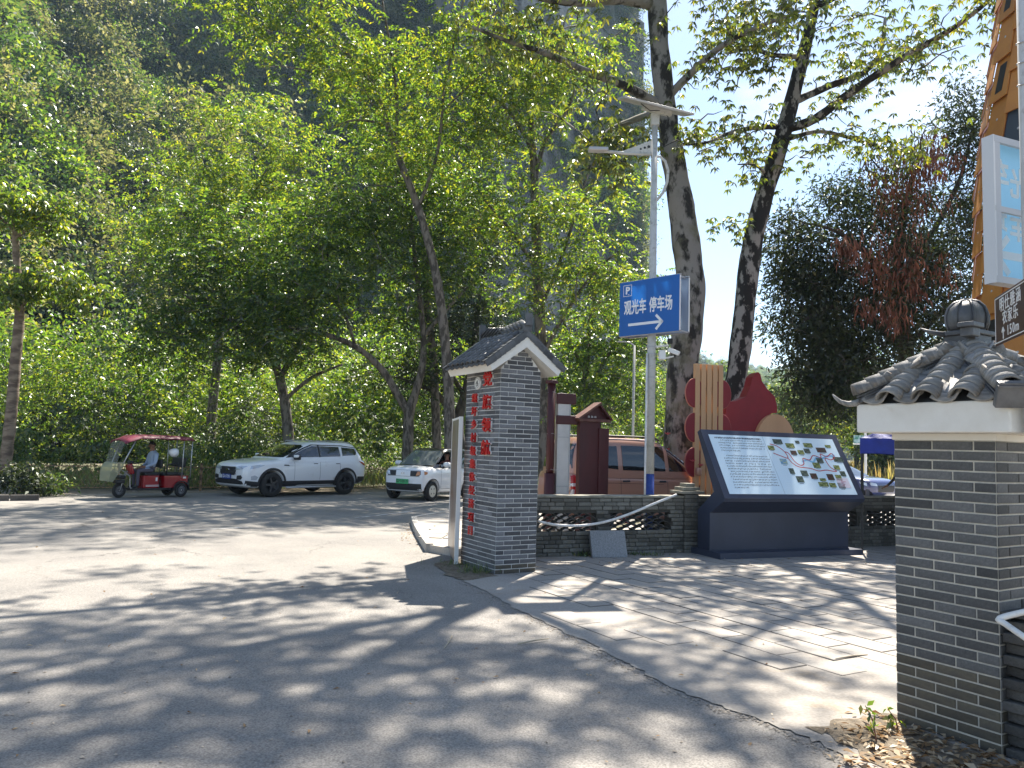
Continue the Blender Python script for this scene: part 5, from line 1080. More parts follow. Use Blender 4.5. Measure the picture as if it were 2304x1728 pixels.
# translucent sign box behind the pole, seen from its open back
b0_ = at(2238, 636, 4.52); b1_ = at(2236, 304, 4.52); hb = b1_.z - b0_.z
lb = thing('open_sign_box', 'tall aluminium sign box seen from behind, showing mirrored white lettering', 'sign', (b0_.x, b0_.y, b0_.z), math.atan2(.38, .925))
m_film = translucent('pale blue film', (.24, .42, .56), .5, (.45, .68, .85)); m_filmw = translucent('white film', (.80, .82, .82), .6, (.95, .95, .95))
m_strip = pbr('grey white strip', (.55, .57, .60), .5); LW = 1.0; mb = MB(); mb.box((LW / 2, .055, hb / 2), (LW - .02, .003, hb - .02)); film = mb.build('film', m_film, lb)
for nm, c, d in (('side_strip', (.0, .022, hb / 2), (.014, .075, hb)), ('frame_bar', (.03, -.005, hb / 2), (.045, .02, hb - .002)), ('frame_bar', (LW / 2, -.005, hb - .022), (LW, .022, .04)), ('frame_bar', (LW / 2, -.005, .022), (LW, .022, .04)), ('frame_bar', (LW / 2, -.005, hb * .5), (LW, .022, .034)), ('frame_bar', (LW / 2, .03, hb - .004), (LW, .05, .008)), ('frame_bar', (LW / 2, .03, .004), (LW, .05, .008))):
    mb = MB(); mb.box(c, d); mb.build(nm, m_alu if nm == 'frame_bar' else m_strip, lb)
def mirrored(s, x, z, size): obj('mirrored_lettering', text_mesh(s, size, m_filmw, .0006, .005, xs=-1.0), film, M=frame(Vector((x, .052, z)), (1, 0, 0), (0, 0, 1)))
mirrored('车', .13, hb * .76, .20); mirrored('光', .33, hb * .72, .20); mirrored('场', .11, hb * .44, .18); mirrored('车', .31, hb * .41, .18); mirrored('停', .52, hb * .41, .18); mirrored('观', .53, hb * .72, .20)
mb = MB(); mb.box((.33, .052, hb * .22), (.46, .001, .05))
for s in (-1, 1): mb.box((.145, .0515, hb * .22 + s * .055), (.17, .001, .045), M=Matrix.Rotation(R(-45) * s, 3, 'Y'))
mb.build('mirrored_arrow', m_filmw, film)

# ---------------------------------------------------------------- orange clad tower
m_orange = pbr('orange cladding', (.50, .21, .045), .5, col2=(.43, .17, .035), nscale=2, var=.10); m_slot = pbr('dark slot', (.012, .01, .012), .6); m_slate = pbr('slate panel', (.035, .045, .06), .5)
OC = Vector((9.9, 13.0, 0)); tw = thing('orange_tower', 'orange-clad tapering tower with dark slots at the right edge', 'building', OC)
def tw_r(z): return 1.80 - .02 * z - .10 * max(0, z - 6.6)
H_ = 12.0; mb = MB(); mb.lathe([(tw_r(0) - .06, 0), (tw_r(H_) - .06, H_), (0, H_)], 10, RZ(R(9))); mb.build('tower_core', m_orange, tw)
nr, npn = 16, 10
for r in range(nr):
    z0 = r * .76; z1 = z0 + .80
    for k in range(npn):
        for half in (0, 1):
            a0 = R(9) + 2 * PI * (k + half * .5) / npn; a1 = R(9) + 2 * PI * (k + half * .5 + .5) / npn
            mid_a = (a0 + a1) / 2
            if math.cos(mid_a - math.atan2(-OC.y, -OC.x)) < -.1: continue
            zz = .36 * half; f0, f1 = 1.03, .985
            def pt(a, z, f): return Vector((math.cos(a) * tw_r(z) * f, math.sin(a) * tw_r(z) * f, z))
            P_ = [pt(a0, z0 + zz, f0), pt(a1, z0 + zz, f0), pt(a1, z1 + zz, f1), pt(a0, z1 + zz, f1)]; n_ = (P_[1] - P_[0]).cross(P_[3] - P_[0]).normalized() * .02
            mb = MB(); mb.add(P_ + [p + n_ for p in P_], [(0, 1, 2, 3), (7, 6, 5, 4), (0, 4, 5, 1), (1, 5, 6, 2), (2, 6, 7, 3), (3, 7, 4, 0)])
            o_ = mb.build('cladding_panel', m_slate if (r, k) in ((9, 5), (9, 6)) and half == 0 else m_orange, tw)
            if (r + k) % 2 == 0 and half == 1:
                c = (P_[0] + P_[1] + P_[2] + P_[3]) / 4; u_ = (P_[1] - P_[0]) * .20; w_ = (P_[3] - P_[0]) * .33
                mb = MB(); mb.add([c - u_ - w_ + n_ * 1.2, c + u_ - w_ + n_ * 1.2, c + u_ + w_ + n_ * 1.2, c - u_ + w_ + n_ * 1.2], [(0, 1, 2, 3)]); mb.build('slot', m_slot, o_)
            else:
                c = (P_[0] + P_[1] + P_[2] + P_[3]) / 4 + n_; mb = MB(); mb.lathe([(0, .012), (.02, .006), (.024, 0)], 8, frame(c, P_[1] - P_[0], P_[3] - P_[0])); mb.build('bolt', m_alu, o_)

# ---------------------------------------------------------------- canopy tent, things beyond the wall at right
m_tent = pbr('blue canopy cloth', (.012, .03, .28), .6, col2=(.01, .022, .20), nscale=3, bump=.3, bscale=5)
q = gnd(1940, 1245); tn = thing('canopy_tent', 'royal blue canopy tent on thin black legs beside the map board', 'canopy', (q.x, q.y, 0), R(-25))
TW = 2.4; TZ = 1.99
for x, y in ((0, 0), (TW, 0), (0, TW), (TW, TW)):
    mb = MB(); mb.bbox((x, y, TZ / 2 - .12), (.034, .034, TZ - .22), .003); mb.box((x, y, .004), (.09, .09, .008)); mb.build('leg', m_blk, tn)
for a, b in (((-.02, -.02), (TW + .02, -.02)), ((TW + .02, -.02), (TW + .02, TW + .02)), ((TW + .02, TW + .02), (-.02, TW + .02)), ((-.02, TW + .02), (-.02, -.02))):
    mb = MB(); n = 12; vs = []
    for k in range(n + 1):
        p = Vector((a[0], a[1], 0)).lerp(Vector((b[0], b[1], 0)), k / n); w_ = .012 * math.sin(k * 2.1)
        vs += [(p.x + w_, p.y + w_, TZ - .27 + .012 * math.sin(k * 1.3)), (p.x, p.y, TZ)]
    mb.add(vs, [(2 * k, 2 * k + 2, 2 * k + 3, 2 * k + 1) for k in range(n)]); mb.build('valance', m_tent, tn)
mb = MB(); c_ = TW / 2; mb.add([(-.02, -.02, TZ), (TW + .02, -.02, TZ), (TW + .02, TW + .02, TZ), (-.02, TW + .02, TZ), (c_, c_, TZ + .55)], [(0, 1, 4), (1, 2, 4), (2, 3, 4), (3, 0, 4)]); mb.build('roof_cloth', m_tent, tn)
mb = MB(); mb.tube([(0, 0, TZ - .05), (TW / 2, 0, TZ - .22), (TW, 0, TZ - .05)], .012, 6); mb.build('truss', m_blk, tn)
q = at(1976, 1128, 14.4); mb = MB(); mb.bbox((0, 0, .062), (.065, .03, .12), .006); b_ = tag(mb.build('grey_box', pbr('grey plastic', (.16, .16, .20), .4)), 'small grey box standing on the low wall top', 'box'); b_.location = (q.x, q.y, WH + .003); b_.location = WO + WD * ((Vector((q.x, q.y, 0)) - WO).dot(WD)) + Vector((-.04, .09, WH + .003))
# black plastic chair
q = at(1946, 1115, 17.0); ch = thing('black_chair', 'black plastic chair back showing over the wall beside the tent leg', 'chair', (q.x, q.y, 0), R(-20))
mb = MB(); vs = []
for i in range(9):
    for j in range(9):
        u = (i / 8 - .5) * 2; v = j / 8; w_ = .22 * (1 - .25 * max(0, v - .7) / .3 * abs(u) ** 2); vs.append((u * w_, .06 * (1 - u * u) + .10 * v, .45 + v * .48 - .07 * (abs(u) ** 3) * v))
mb.add(vs, [(i * 9 + j, (i + 1) * 9 + j, (i + 1) * 9 + j + 1, i * 9 + j + 1) for i in range(8) for j in range(8)]); mb.build('backrest', m_blk, ch, True)
mb = MB(); mb.bbox((0, -.18, .44), (.44, .44, .03), .01); mb.build('seat', m_blk, ch)
for x, y in ((-.2, -.38), (.2, -.38), (-.2, .02), (.2, .02)): mb = MB(); mb.tube([(x, y, .43), (x * 1.15, y * 1.1, 0)], .018, 6); mb.build('leg', m_blk, ch)
for s in (-1, 1): mb = MB(); mb.tube([(s * .22, .05, .70), (s * .25, -.15, .68), (s * .24, -.36, .62), (s * .21, -.38, .44)], .018, 6); mb.build('armrest', m_blk, ch, True)
# small board edge-on behind the lettered pillar
m_bface = pbr('board face', (.17, .10, .07), .3, col2=(.26, .24, .23), nscale=2, stretch=(1, 1, .6))
q0 = gnd(1026, 1270); be = thing('edge_on_board', 'tall white-edged display board seen almost edge-on behind the lettered pillar', 'display board', (q0.x, q0.y, 0), math.atan2(.985, -.16))
mb = MB(); mb.bbox((.55, 0, 1.03), (1.06, .05, 1.98), .004); mb.build('panel', m_bface, be)
for c, d in (((.0, 0, 1.03), (.04, .058, 2.06)), ((1.1, 0, 1.03), (.03, .058, 2.06)), ((.55, 0, 2.04), (1.05, .056, .03))): mb = MB(); mb.bbox(c, d, .004); mb.build('frame_edge', m_wht, be)

# ---------------------------------------------------------------- lattice fence along the road
m_rust = pbr('rusty paint', (.42, .26, .13), .7, .1, col2=(.10, .055, .035), nscale=9, var=.15)
fe = thing('lattice_fence', 'rust-brown metal lattice fence running along the far side of the road', 'fence', FA, math.atan2(FD.y, FD.x))
F0, F1, FH = -4.8, 11.5, .76
for x in np.arange(F0, F1 + .1, 2.33): mb = MB(); mb.bbox((float(x), 0, .42), (.07, .07, .86), .006); mb.build('post', m_rust, fe)
for z in (FH - .03, .10): mb = MB(); mb.tube([(F0, 0, z), (F1, 0, z)], .014, 6); mb.build('rail', m_rust, fe)
pit = .20; rodm = {}
for s in (-1, 1):
    L = math.hypot(.42, FH - .13); ang = math.atan2(FH - .13, .42)
    mb = MB(); mb.box((0, 0, 0), (L, .010, .012)); rodm[s] = mb.mesh('lattice_rod', m_rust)
    n = int((F1 - F0) / pit)
    for k in range(n): obj('lattice_rod', rodm[s], fe, (F0 + .1 + k * pit, .009 * s, .10 + (FH - .13) / 2), (0, -ang * s, 0))
# ---------------------------------------------------------------- vehicles
m_carwhite = pbr('white car paint', (.82, .83, .84), .3, coat=.8, dirt=(.60, .57, .52), dscale=2.5, dlo=.6, dhi=.85)
m_rose = pbr('rose gold paint', (.44, .235, .165), .32, .25, coat=.8); m_silver = pbr('champagne paint', (.52, .45, .38), .35, .2, coat=.6); m_bluecar = pbr('dark blue paint', (.05, .06, .16), .25, coat=.9)
m_glass = pbr('tinted glass', (.012, .014, .016), .04, spec=.8, coat=.5); m_trim = pbr('black plastic trim', (.022, .022, .024), .55); m_tyre = pbr('tyre rubber', (.022, .021, .02), .8, bump=.2, bscale=40)
m_rimd = pbr('dark alloy', (.06, .06, .065), .35, .6); m_rims = pbr('silver alloy', (.45, .45, .46), .35, .5); m_chrome = pbr('chrome', (.6, .6, .62), .15, 1.0); m_lampc = pbr('clear lamp', (.55, .60, .68), .08, .3, coat=.5)
m_lampr = pbr('red lamp', (.35, .01, .015), .12, coat=.5); m_ivory = pbr('ivory hubcap', (.62, .58, .48), .4); m_clear = glassmat('clear glass', (.82, .88, .86), .22); m_cabin = pbr('cabin dark', (.02, .02, .022), .8)
m_plateb = pbr('blue plate', (.01, .05, .30), .4); m_plateg = pbr('green plate', (.06, .45, .16), .4); m_amber = pbr('amber lamp', (.55, .22, .08), .15, coat=.4)
def sub(n): 
    def f(o): m = o.modifiers.new('s', 'SUBSURF'); m.levels = n; m.render_levels = n
    return f
def bvh_of(me):
    return BVHTree.FromPolygons([v.co.copy() for v in me.vertices], [tuple(p.vertices) for p in me.polygons])
def decal(bv, view, outline, name, mat, parent, off=.006, step=.05, thick=0.0):
    """patch following the body surface; view: 'L','R' (outline in x,z) or 'F','B' (outline in y,z), 'T' (x,y)"""
    pts = [Vector(p) for p in outline]; n = len(pts); dense = []
    for i in range(n):
        a, b = pts[i], pts[(i + 1) % n]; k = max(1, int((b - a).length / step))
        for j in range(k): dense.append(a.lerp(b, j / k))
    m = len(dense); edges = [(i, (i + 1) % m) for i in range(m)]
    x0, x1 = min(p.x for p in dense), max(p.x for p in dense); y0, y1 = min(p.y for p in dense), max(p.y for p in dense)
    inner = []
    xs = np.arange(x0 + step, x1, step); ys = np.arange(y0 + step, y1, step)
    for x in xs:
        for y in ys: inner.append(Vector((float(x), float(y))))
    r = delaunay_2d_cdt([v.to_2d() for v in dense] + inner, edges, [], 1, 1e-5)
    vs = []
    D = {'L': (Vector((0, -1, 0)), lambda p: Vector((p.x, 4, p.y))), 'R': (Vector((0, 1, 0)), lambda p: Vector((p.x, -4, p.y))), 'F': (Vector((-1, 0, 0)), lambda p: Vector((6, p.x, p.y))), 'B': (Vector((1, 0, 0)), lambda p: Vector((-6, p.x, p.y))), 'T': (Vector((0, 0, -1)), lambda p: Vector((p.x, p.y, 5)))}[view]
    last = None
    for p in r[0]:
        h = bv.ray_cast(D[1](p), D[0])
        q = h[0] if h[0] is not None else (last if last is not None else D[1](p) * .2)
        last = q; nrm_ = h[1] if h[1] is not None else -D[0]
        vs.append(q - D[0] * off + (nrm_ * off * .3))
    mb = MB(); mb.add(vs, [tuple(f) for f in r[2]]); return mb.build(name, mat, parent, True)
def wheel(r, w, rim, spokes, root, loc, side, style='five'):
    wr = MB(); prof = [(r * .62, -w * .45), (r * .88, -w * .5), (r * .98, -w * .38), (r, -w * .2), (r, w * .2), (r * .98, w * .38), (r * .88, w * .5), (r * .62, w * .45)]
    M_ = Matrix.Rotation(PI / 2, 4, 'X'); wr.lathe(prof, 32, M_)
    t_ = wr.build('wheel', m_tyre, root, True, loc)
    d = MB(); s = side; y = s * w * .40
    d.lathe([(r * .64, -y * .9), (r * .66, -y * 1.05), (r * .60, -y * 1.08), (r * .57, -y * .5), (0, -y * .4)], 32, M_); d.build('rim', m_trim if style != 'disc' else rim, t_, True)
    q = MB()
    if style == 'five':
        for k in range(spokes):
            a = 2 * PI * k / spokes; c = Vector((math.cos(a), 0, math.sin(a))); n_ = Vector((-math.sin(a), 0, math.cos(a)))
            i0, i1 = c * r * .10, c * r * .63; w0, w1 = r * .10, r * .055
            vs = [i0 + n_ * w0, i0 - n_ * w0, i1 - n_ * w1, i1 + n_ * w1]; o0 = Vector((0, y * 1.06, 0)); o1 = Vector((0, y * .6, 0))
            q.add([v + o0 for v in vs] + [v + o1 for v in vs], [(0, 1, 2, 3), (7, 6, 5, 4), (0, 4, 5, 1), (1, 5, 6, 2), (2, 6, 7, 3), (3, 7, 4, 0)])
        q.lathe([(r * .60, y * 1.02), (r * .66, y * 1.08), (r * .66, y * .9)], 32, Matrix.Rotation(-PI / 2, 4, 'X'))
    elif style == 'wire':
        for k in range(spokes):
            a = 2 * PI * k / spokes; q.tube([(.05 * math.cos(a), y * 1.1, .05 * math.sin(a)), (r * .64 * math.cos(a + .12), y * .8, r * .64 * math.sin(a + .12))], .005, 4, False)
        q.lathe([(r * .62, y), (r * .70, y * 1.1), (r * .70, y * .8), (r * .62, y * .7)], 32, Matrix.Rotation(-PI / 2, 4, 'X'), closed=True)
    else:
        q.lathe([(0, y * 1.15), (r * .5, y * 1.12), (r * .62, y * 1.0), (r * .64, y * .8)], 32, Matrix.Rotation(-PI / 2, 4, 'X'))
    q.lathe([(0, y * 1.12), (r * .12, y * 1.12), (r * .13, y * .9)], 12, Matrix.Rotation(-PI / 2, 4, 'X')); q.build('hubcap' if style == 'disc' else 'spokes', rim, t_, style == 'disc')
    if style == 'disc':
        h_ = MB()
        for k in range(4):
            a = PI / 4 + k * PI / 2; h_.bbox((math.cos(a) * r * .34, y * 1.16, math.sin(a) * r * .34), (r * .16, .004, r * .10), .001, M=Matrix.Rotation(-a, 3, 'Y'))
        h_.build('hubcap_slots', m_trim, t_)
    return t_
def car(name, label, loc, rz, st, cab, wb, xw, r, hw, paint, group=None):
    """st: stations (x, zbottom, ztop, halfwidth); cab: levels (z, xrear, xfront, halfwidth); x forward"""
    root = thing(name, label, 'car', loc, rz, group)
    mb = MB(); n = 18; rings = []
    for x, zb, zt, w in st:
        zm = zb + (zt - zb) * .55
        half = [(0, zt + .018), (.45 * w, zt + .014), (.78 * w, zt - .0), (.93 * w, zt - .045), (.985 * w, zt - .13), (1.0 * w, zm), (.985 * w, zb + (zt - zb) * .28), (.95 * w, zb + .06), (.86 * w, zb), (0, zb)]
        ring = half + [(-y, z) for y, z in reversed(half[1:-1])]; rings.append([(x, y, z) for y, z in ring])
    m = len(rings[0]); vs = [p for rg in rings for p in rg]
    fs = [(i * m + k, (i + 1) * m + k, (i + 1) * m + (k + 1) % m, i * m + (k + 1) % m) for i in range(len(rings) - 1) for k in range(m)]
    fs += [tuple(range(m)), tuple(range((len(rings) - 1) * m + m - 1, (len(rings) - 1) * m - 1, -1))]
    mb.add(vs, fs); low0 = evaluated(mb.mesh('body', paint, True), [sub(2)])
    # wheel wells
    ct = MB()
    for x in xw: ct.lathe([(0, -hw - .1), (r + .055, -hw - .1), (r + .055, hw + .1), (0, hw + .1)], 28, TR(x, 0, r + .01) @ Matrix.Rotation(PI / 2, 4, 'X'))
    co = ct.build('cut', m_trim)
    def boo(o):
        md = o.modifiers.new('b', 'BOOLEAN'); md.operation = 'DIFFERENCE'; md.object = co; md.solver = 'EXACT'
    low = evaluated(low0.copy(), [boo], [co]); low.materials.clear(); low.materials.append(paint); low.materials.append(m_trim)
    low.polygons.foreach_set('use_smooth', [True] * len(low.polygons))
    inn = MB(); inn.box(((xw[0] + xw[1]) / 2, 0, r + .12), (abs(xw[0] - xw[1]) + 2 * r + .2, 2 * hw - .46, .30)); 
    body = obj('body', low, root); inn.build('underbody', m_trim, root)
    cb = MB(); K = 28; vs = []
    for z, xr, xf, w in cab:
        for k in range(K):
            a = 2 * PI * k / K; c, s_ = math.cos(a), math.sin(a); e = .30
            vs.append(((xr + xf) / 2 + (xf - xr) / 2 * math.copysign(abs(c) ** e, c), w * math.copysign(abs(s_) ** e, s_), z))
    fs = [(i * K + k, i * K + (k + 1) % K, (i + 1) * K + (k + 1) % K, (i + 1) * K + k) for i in range(len(cab) - 1) for k in range(K)] + [tuple(range((len(cab) - 1) * K, len(cab) * K))]
    cb.add(vs, fs); return root, body, low0, cb, K
def finish_cab(root, cb, paint, drop=None):
    me = cb.mesh('cabin', paint, True)
    full = evaluated(me.copy(), [sub(1)]); bv = bvh_of(full)
    shell = full
    if drop:
        bm = bmesh.new(); bm.from_mesh(full); bmesh.ops.delete(bm, geom=[f for f in bm.faces if drop(f.calc_center_median())], context='FACES'); shell = bpy.data.meshes.new('cabin'); bm.to_mesh(shell); bm.free()
        shell.materials.clear(); shell.materials.append(paint)
    return obj('cabin', shell, root), bv
def plate(root, s, M, mat, txt):
    mb = MB(); mb.bbox((0, 0, 0), (.44, .14, .012), .004); p = mb.build('number_plate', mat, root); p.matrix_local = M
    obj('plate_number', text_mesh(s, .115, txt, .001, .002, xs=.72), p, M=TR(0, 0, .0075))
FRONT = lambda x, y, z, tilt=0: frame(Vector((x, y, z)), (0, 1, 0), (0, 0, 1))
# ---- white off-roader
def suv():
    st = [(2.24, .46, .74, .62), (2.20, .32, .93, .78), (2.05, .25, .99, .87), (1.7, .24, 1.04, .91), (1.2, .24, 1.09, .92), (.7, .25, 1.12, .92), (0, .26, 1.12, .92), (-.8, .26, 1.13, .92), (-1.5, .26, 1.15, .91), (-1.95, .30, 1.15, .88), (-2.2, .36, 1.12, .80), (-2.27, .5, 1.0, .70)]
    cab = [(1.02, -2.2, 1.28, .90), (1.14, -2.16, 1.05, .875), (1.28, -2.08, .74, .83), (1.42, -1.98, .46, .775), (1.54, -1.88, .18, .72), (1.615, -1.75, -.06, .66), (1.645, -1.55, -.25, .56)]
    root, body, low, cb, K = car('off_roader', 'white off-roader with black arches and grille parked by the fence', (-6.72, 24.10, 0), R(-129), st, cab, 2.69, (1.345, -1.345), .355, .92, m_carwhite)
    cabo, bc = finish_cab(root, cb, m_carwhite); bl = bvh_of(low)
    for s, v in ((1, 'L'), (-1, 'R')):
        decal(bc, v, [(.78, 1.15), (.30, 1.16), (-.27, 1.175), (-.27, 1.50), (-.08, 1.50), (.22, 1.40), (.52, 1.27)], 'window', m_glass, cabo)
        decal(bc, v, [(-.36, 1.175), (-1.12, 1.20), (-1.10, 1.49), (-.36, 1.50)], 'window', m_glass, cabo)
        decal(bc, v, [(-1.20, 1.215), (-1.75, 1.245), (-1.84, 1.38), (-1.80, 1.44), (-1.20, 1.48)], 'window', m_glass, cabo)
        decal(bc, v, [(.86, 1.14), (.72, 1.155), (.5, 1.29), (.2, 1.42), (-.1, 1.525), (-1.2, 1.515), (-1.82, 1.46), (-1.84, 1.475), (-1.2, 1.54), (-.08, 1.55), (.24, 1.44), (.54, 1.31)], 'window_trim', m_trim, cabo, .007)
        decal(bc, v, [(-.28, 1.17), (-.35, 1.17), (-.35, 1.53), (-.28, 1.53)], 'window_trim', m_trim, cabo, .007)
        decal(bl, v, [(1.02, .25), (1.02, .46), (-1.02, .46), (-1.02, .25)], 'side_skirt', m_trim, body, .008)
        for x in xs2:
            a = [PI * k / 18 - .12 + .24 * k / 18 for k in range(19)]
            decal(bl, v, [(x + .475 * math.cos(t), .37 + .475 * math.sin(t)) for t in a] + [(x + .405 * math.cos(t), .37 + .405 * math.sin(t)) for t in reversed(a)], 'arch_trim', m_trim, body, .010, .04)
        for x in (.60, -.33, -1.10):
            decal(bl, v, [(x, .48), (x + .008, .48), (x + .008, 1.08), (x, 1.08)], 'door_line', m_trim, body, .004, .06)
        for x in (-.16, -1.0):
            h = decal(bl, v, [(x - .10, .985), (x + .10, .985), (x + .10, 1.02), (x - .10, 1.02)], 'door_handle', m_carwhite, body, .03)
            decal(bl, v, [(x - .07, .96), (x + .07, .96), (x + .09, .995), (x - .09, .995)], 'handle_recess', m_trim, body, .006)
        decal(bl, v, [(.78, .90), (.98, .91), (.97, .94), (.82, .935)], 'side_vent', m_trim, body, .006)
        mb = MB(); mb.bbox((.60, s * 1.00, 1.16), (.13, .24, .16), .04); mi_ = mb.build('mirror', m_trim, root, True); mb = MB(); mb.bbox((.62, s * 1.01, 1.19), (.11, .22, .09), .035); mb.build('mirror_cap', m_carwhite, mi_, True)
        mb = MB(); mb.tube([(-.05, s * .60, 1.62), (-.10, s * .605, 1.655), (-.9, s * .61, 1.672), (-1.6, s * .60, 1.64), (-1.68, s * .595, 1.60)], .012, 6); mb.build('roof_rail', m_rims, cabo, True)
        decal(bl, 'F', [(s * .34, .76), (s * .70, .80), (s * .80, .90), (s * .60, .90), (s * .38, .86)], 'headlight', m_lampc, body, .012, .04)
        decal(bl, v, [(2.06, .80), (1.78, .86), (1.60, .92), (1.76, .935), (2.02, .90)], 'headlight', m_lampc, body, .012, .04)
        decal(bl, 'F', [(s * .46, .50), (s * .66, .50), (s * .72, .56), (s * .66, .63), (s * .48, .61)], 'fog_light', m_trim, body, .012, .05)
        decal(bl, v, [(2.02, .50), (1.86, .50), (1.82, .58), (1.92, .63), (2.03, .60)], 'fog_light', m_lampc, body, .013, .05)
        decal(bl, v, [(-1.86, 1.06), (-2.16, 1.0), (-2.20, .90), (-2.10, .92), (-1.95, 1.0)], 'tail_lamp', m_lampr, body, .012, .05)
        decal(bl, v, [(2.16, .30), (1.80, .30), (1.80, .44), (2.16, .48)], 'bumper_trim', m_trim, body, .010, .05)
        decal(bl, v, [(-1.80, .30), (-2.2, .36), (-2.22, .56), (-1.82, .56)], 'bumper_trim', m_trim, body, .010, .05)
        mb = MB(); mb.tube([(.9, s * .95, .27), (-.9, s * .95, .27)], .03, 8); mb.build('running_board', m_rims, root, True)
        for x in xs2: wheel(.355, .23, m_rimd, 5, root, (x, s * .81, .355), s)
    decal(bc, 'F', [(-.80, 1.15), (.80, 1.15), (.68, 1.48), (.56, 1.53), (-.56, 1.53), (-.68, 1.48)], 'windscreen', m_glass, cabo, .006, .08)
    decal(bc, 'B', [(-.66, 1.2), (.66, 1.2), (.58, 1.48), (-.58, 1.48)], 'rear_window', m_glass, cabo, .006, .08)
    gr = decal(bl, 'F', [(-.36, .62), (.36, .62), (.42, .74), (.36, .86), (-.36, .86), (-.42, .74)], 'grille', m_trim, body, .012, .06)
    lg = MB(); lg.lathe([(0, .02), (.05, .02), (.06, 0)], 20, TR(2.245, 0, .77) @ Matrix.Rotation(PI / 2, 4, 'Y') @ Matrix.Diagonal((.55, 1.4, 1, 1))); lg.build('badge', m_chrome, gr)
    lat = MB()
    for k in range(-5, 6):
        for sg in (-1, 1): lat.box((2.243, k * .07, .74), (.006, .012, .26), M=Matrix.Rotation(R(38) * sg, 3, 'X'))
    tag(lat.build('grille_mesh', pbr('grille mesh', (.06, .06, .065), .4), gr), kind='stuff')
    decal(bl, 'F', [(-.76, .30), (.76, .30), (.70, .46), (.40, .52), (-.40, .52), (-.70, .46)], 'lower_grille', m_trim, body, .012, .08)
    plate(root, '桂A·5T295', FRONT(2.275, 0, .575), m_plateb, m_wht)
    mb = MB(); mb.box((-.9, 0, 1.652), (.9, .8, .004)); mb.build('sunroof', m_glass, cabo)
xs2 = (1.345, -1.345); suv()
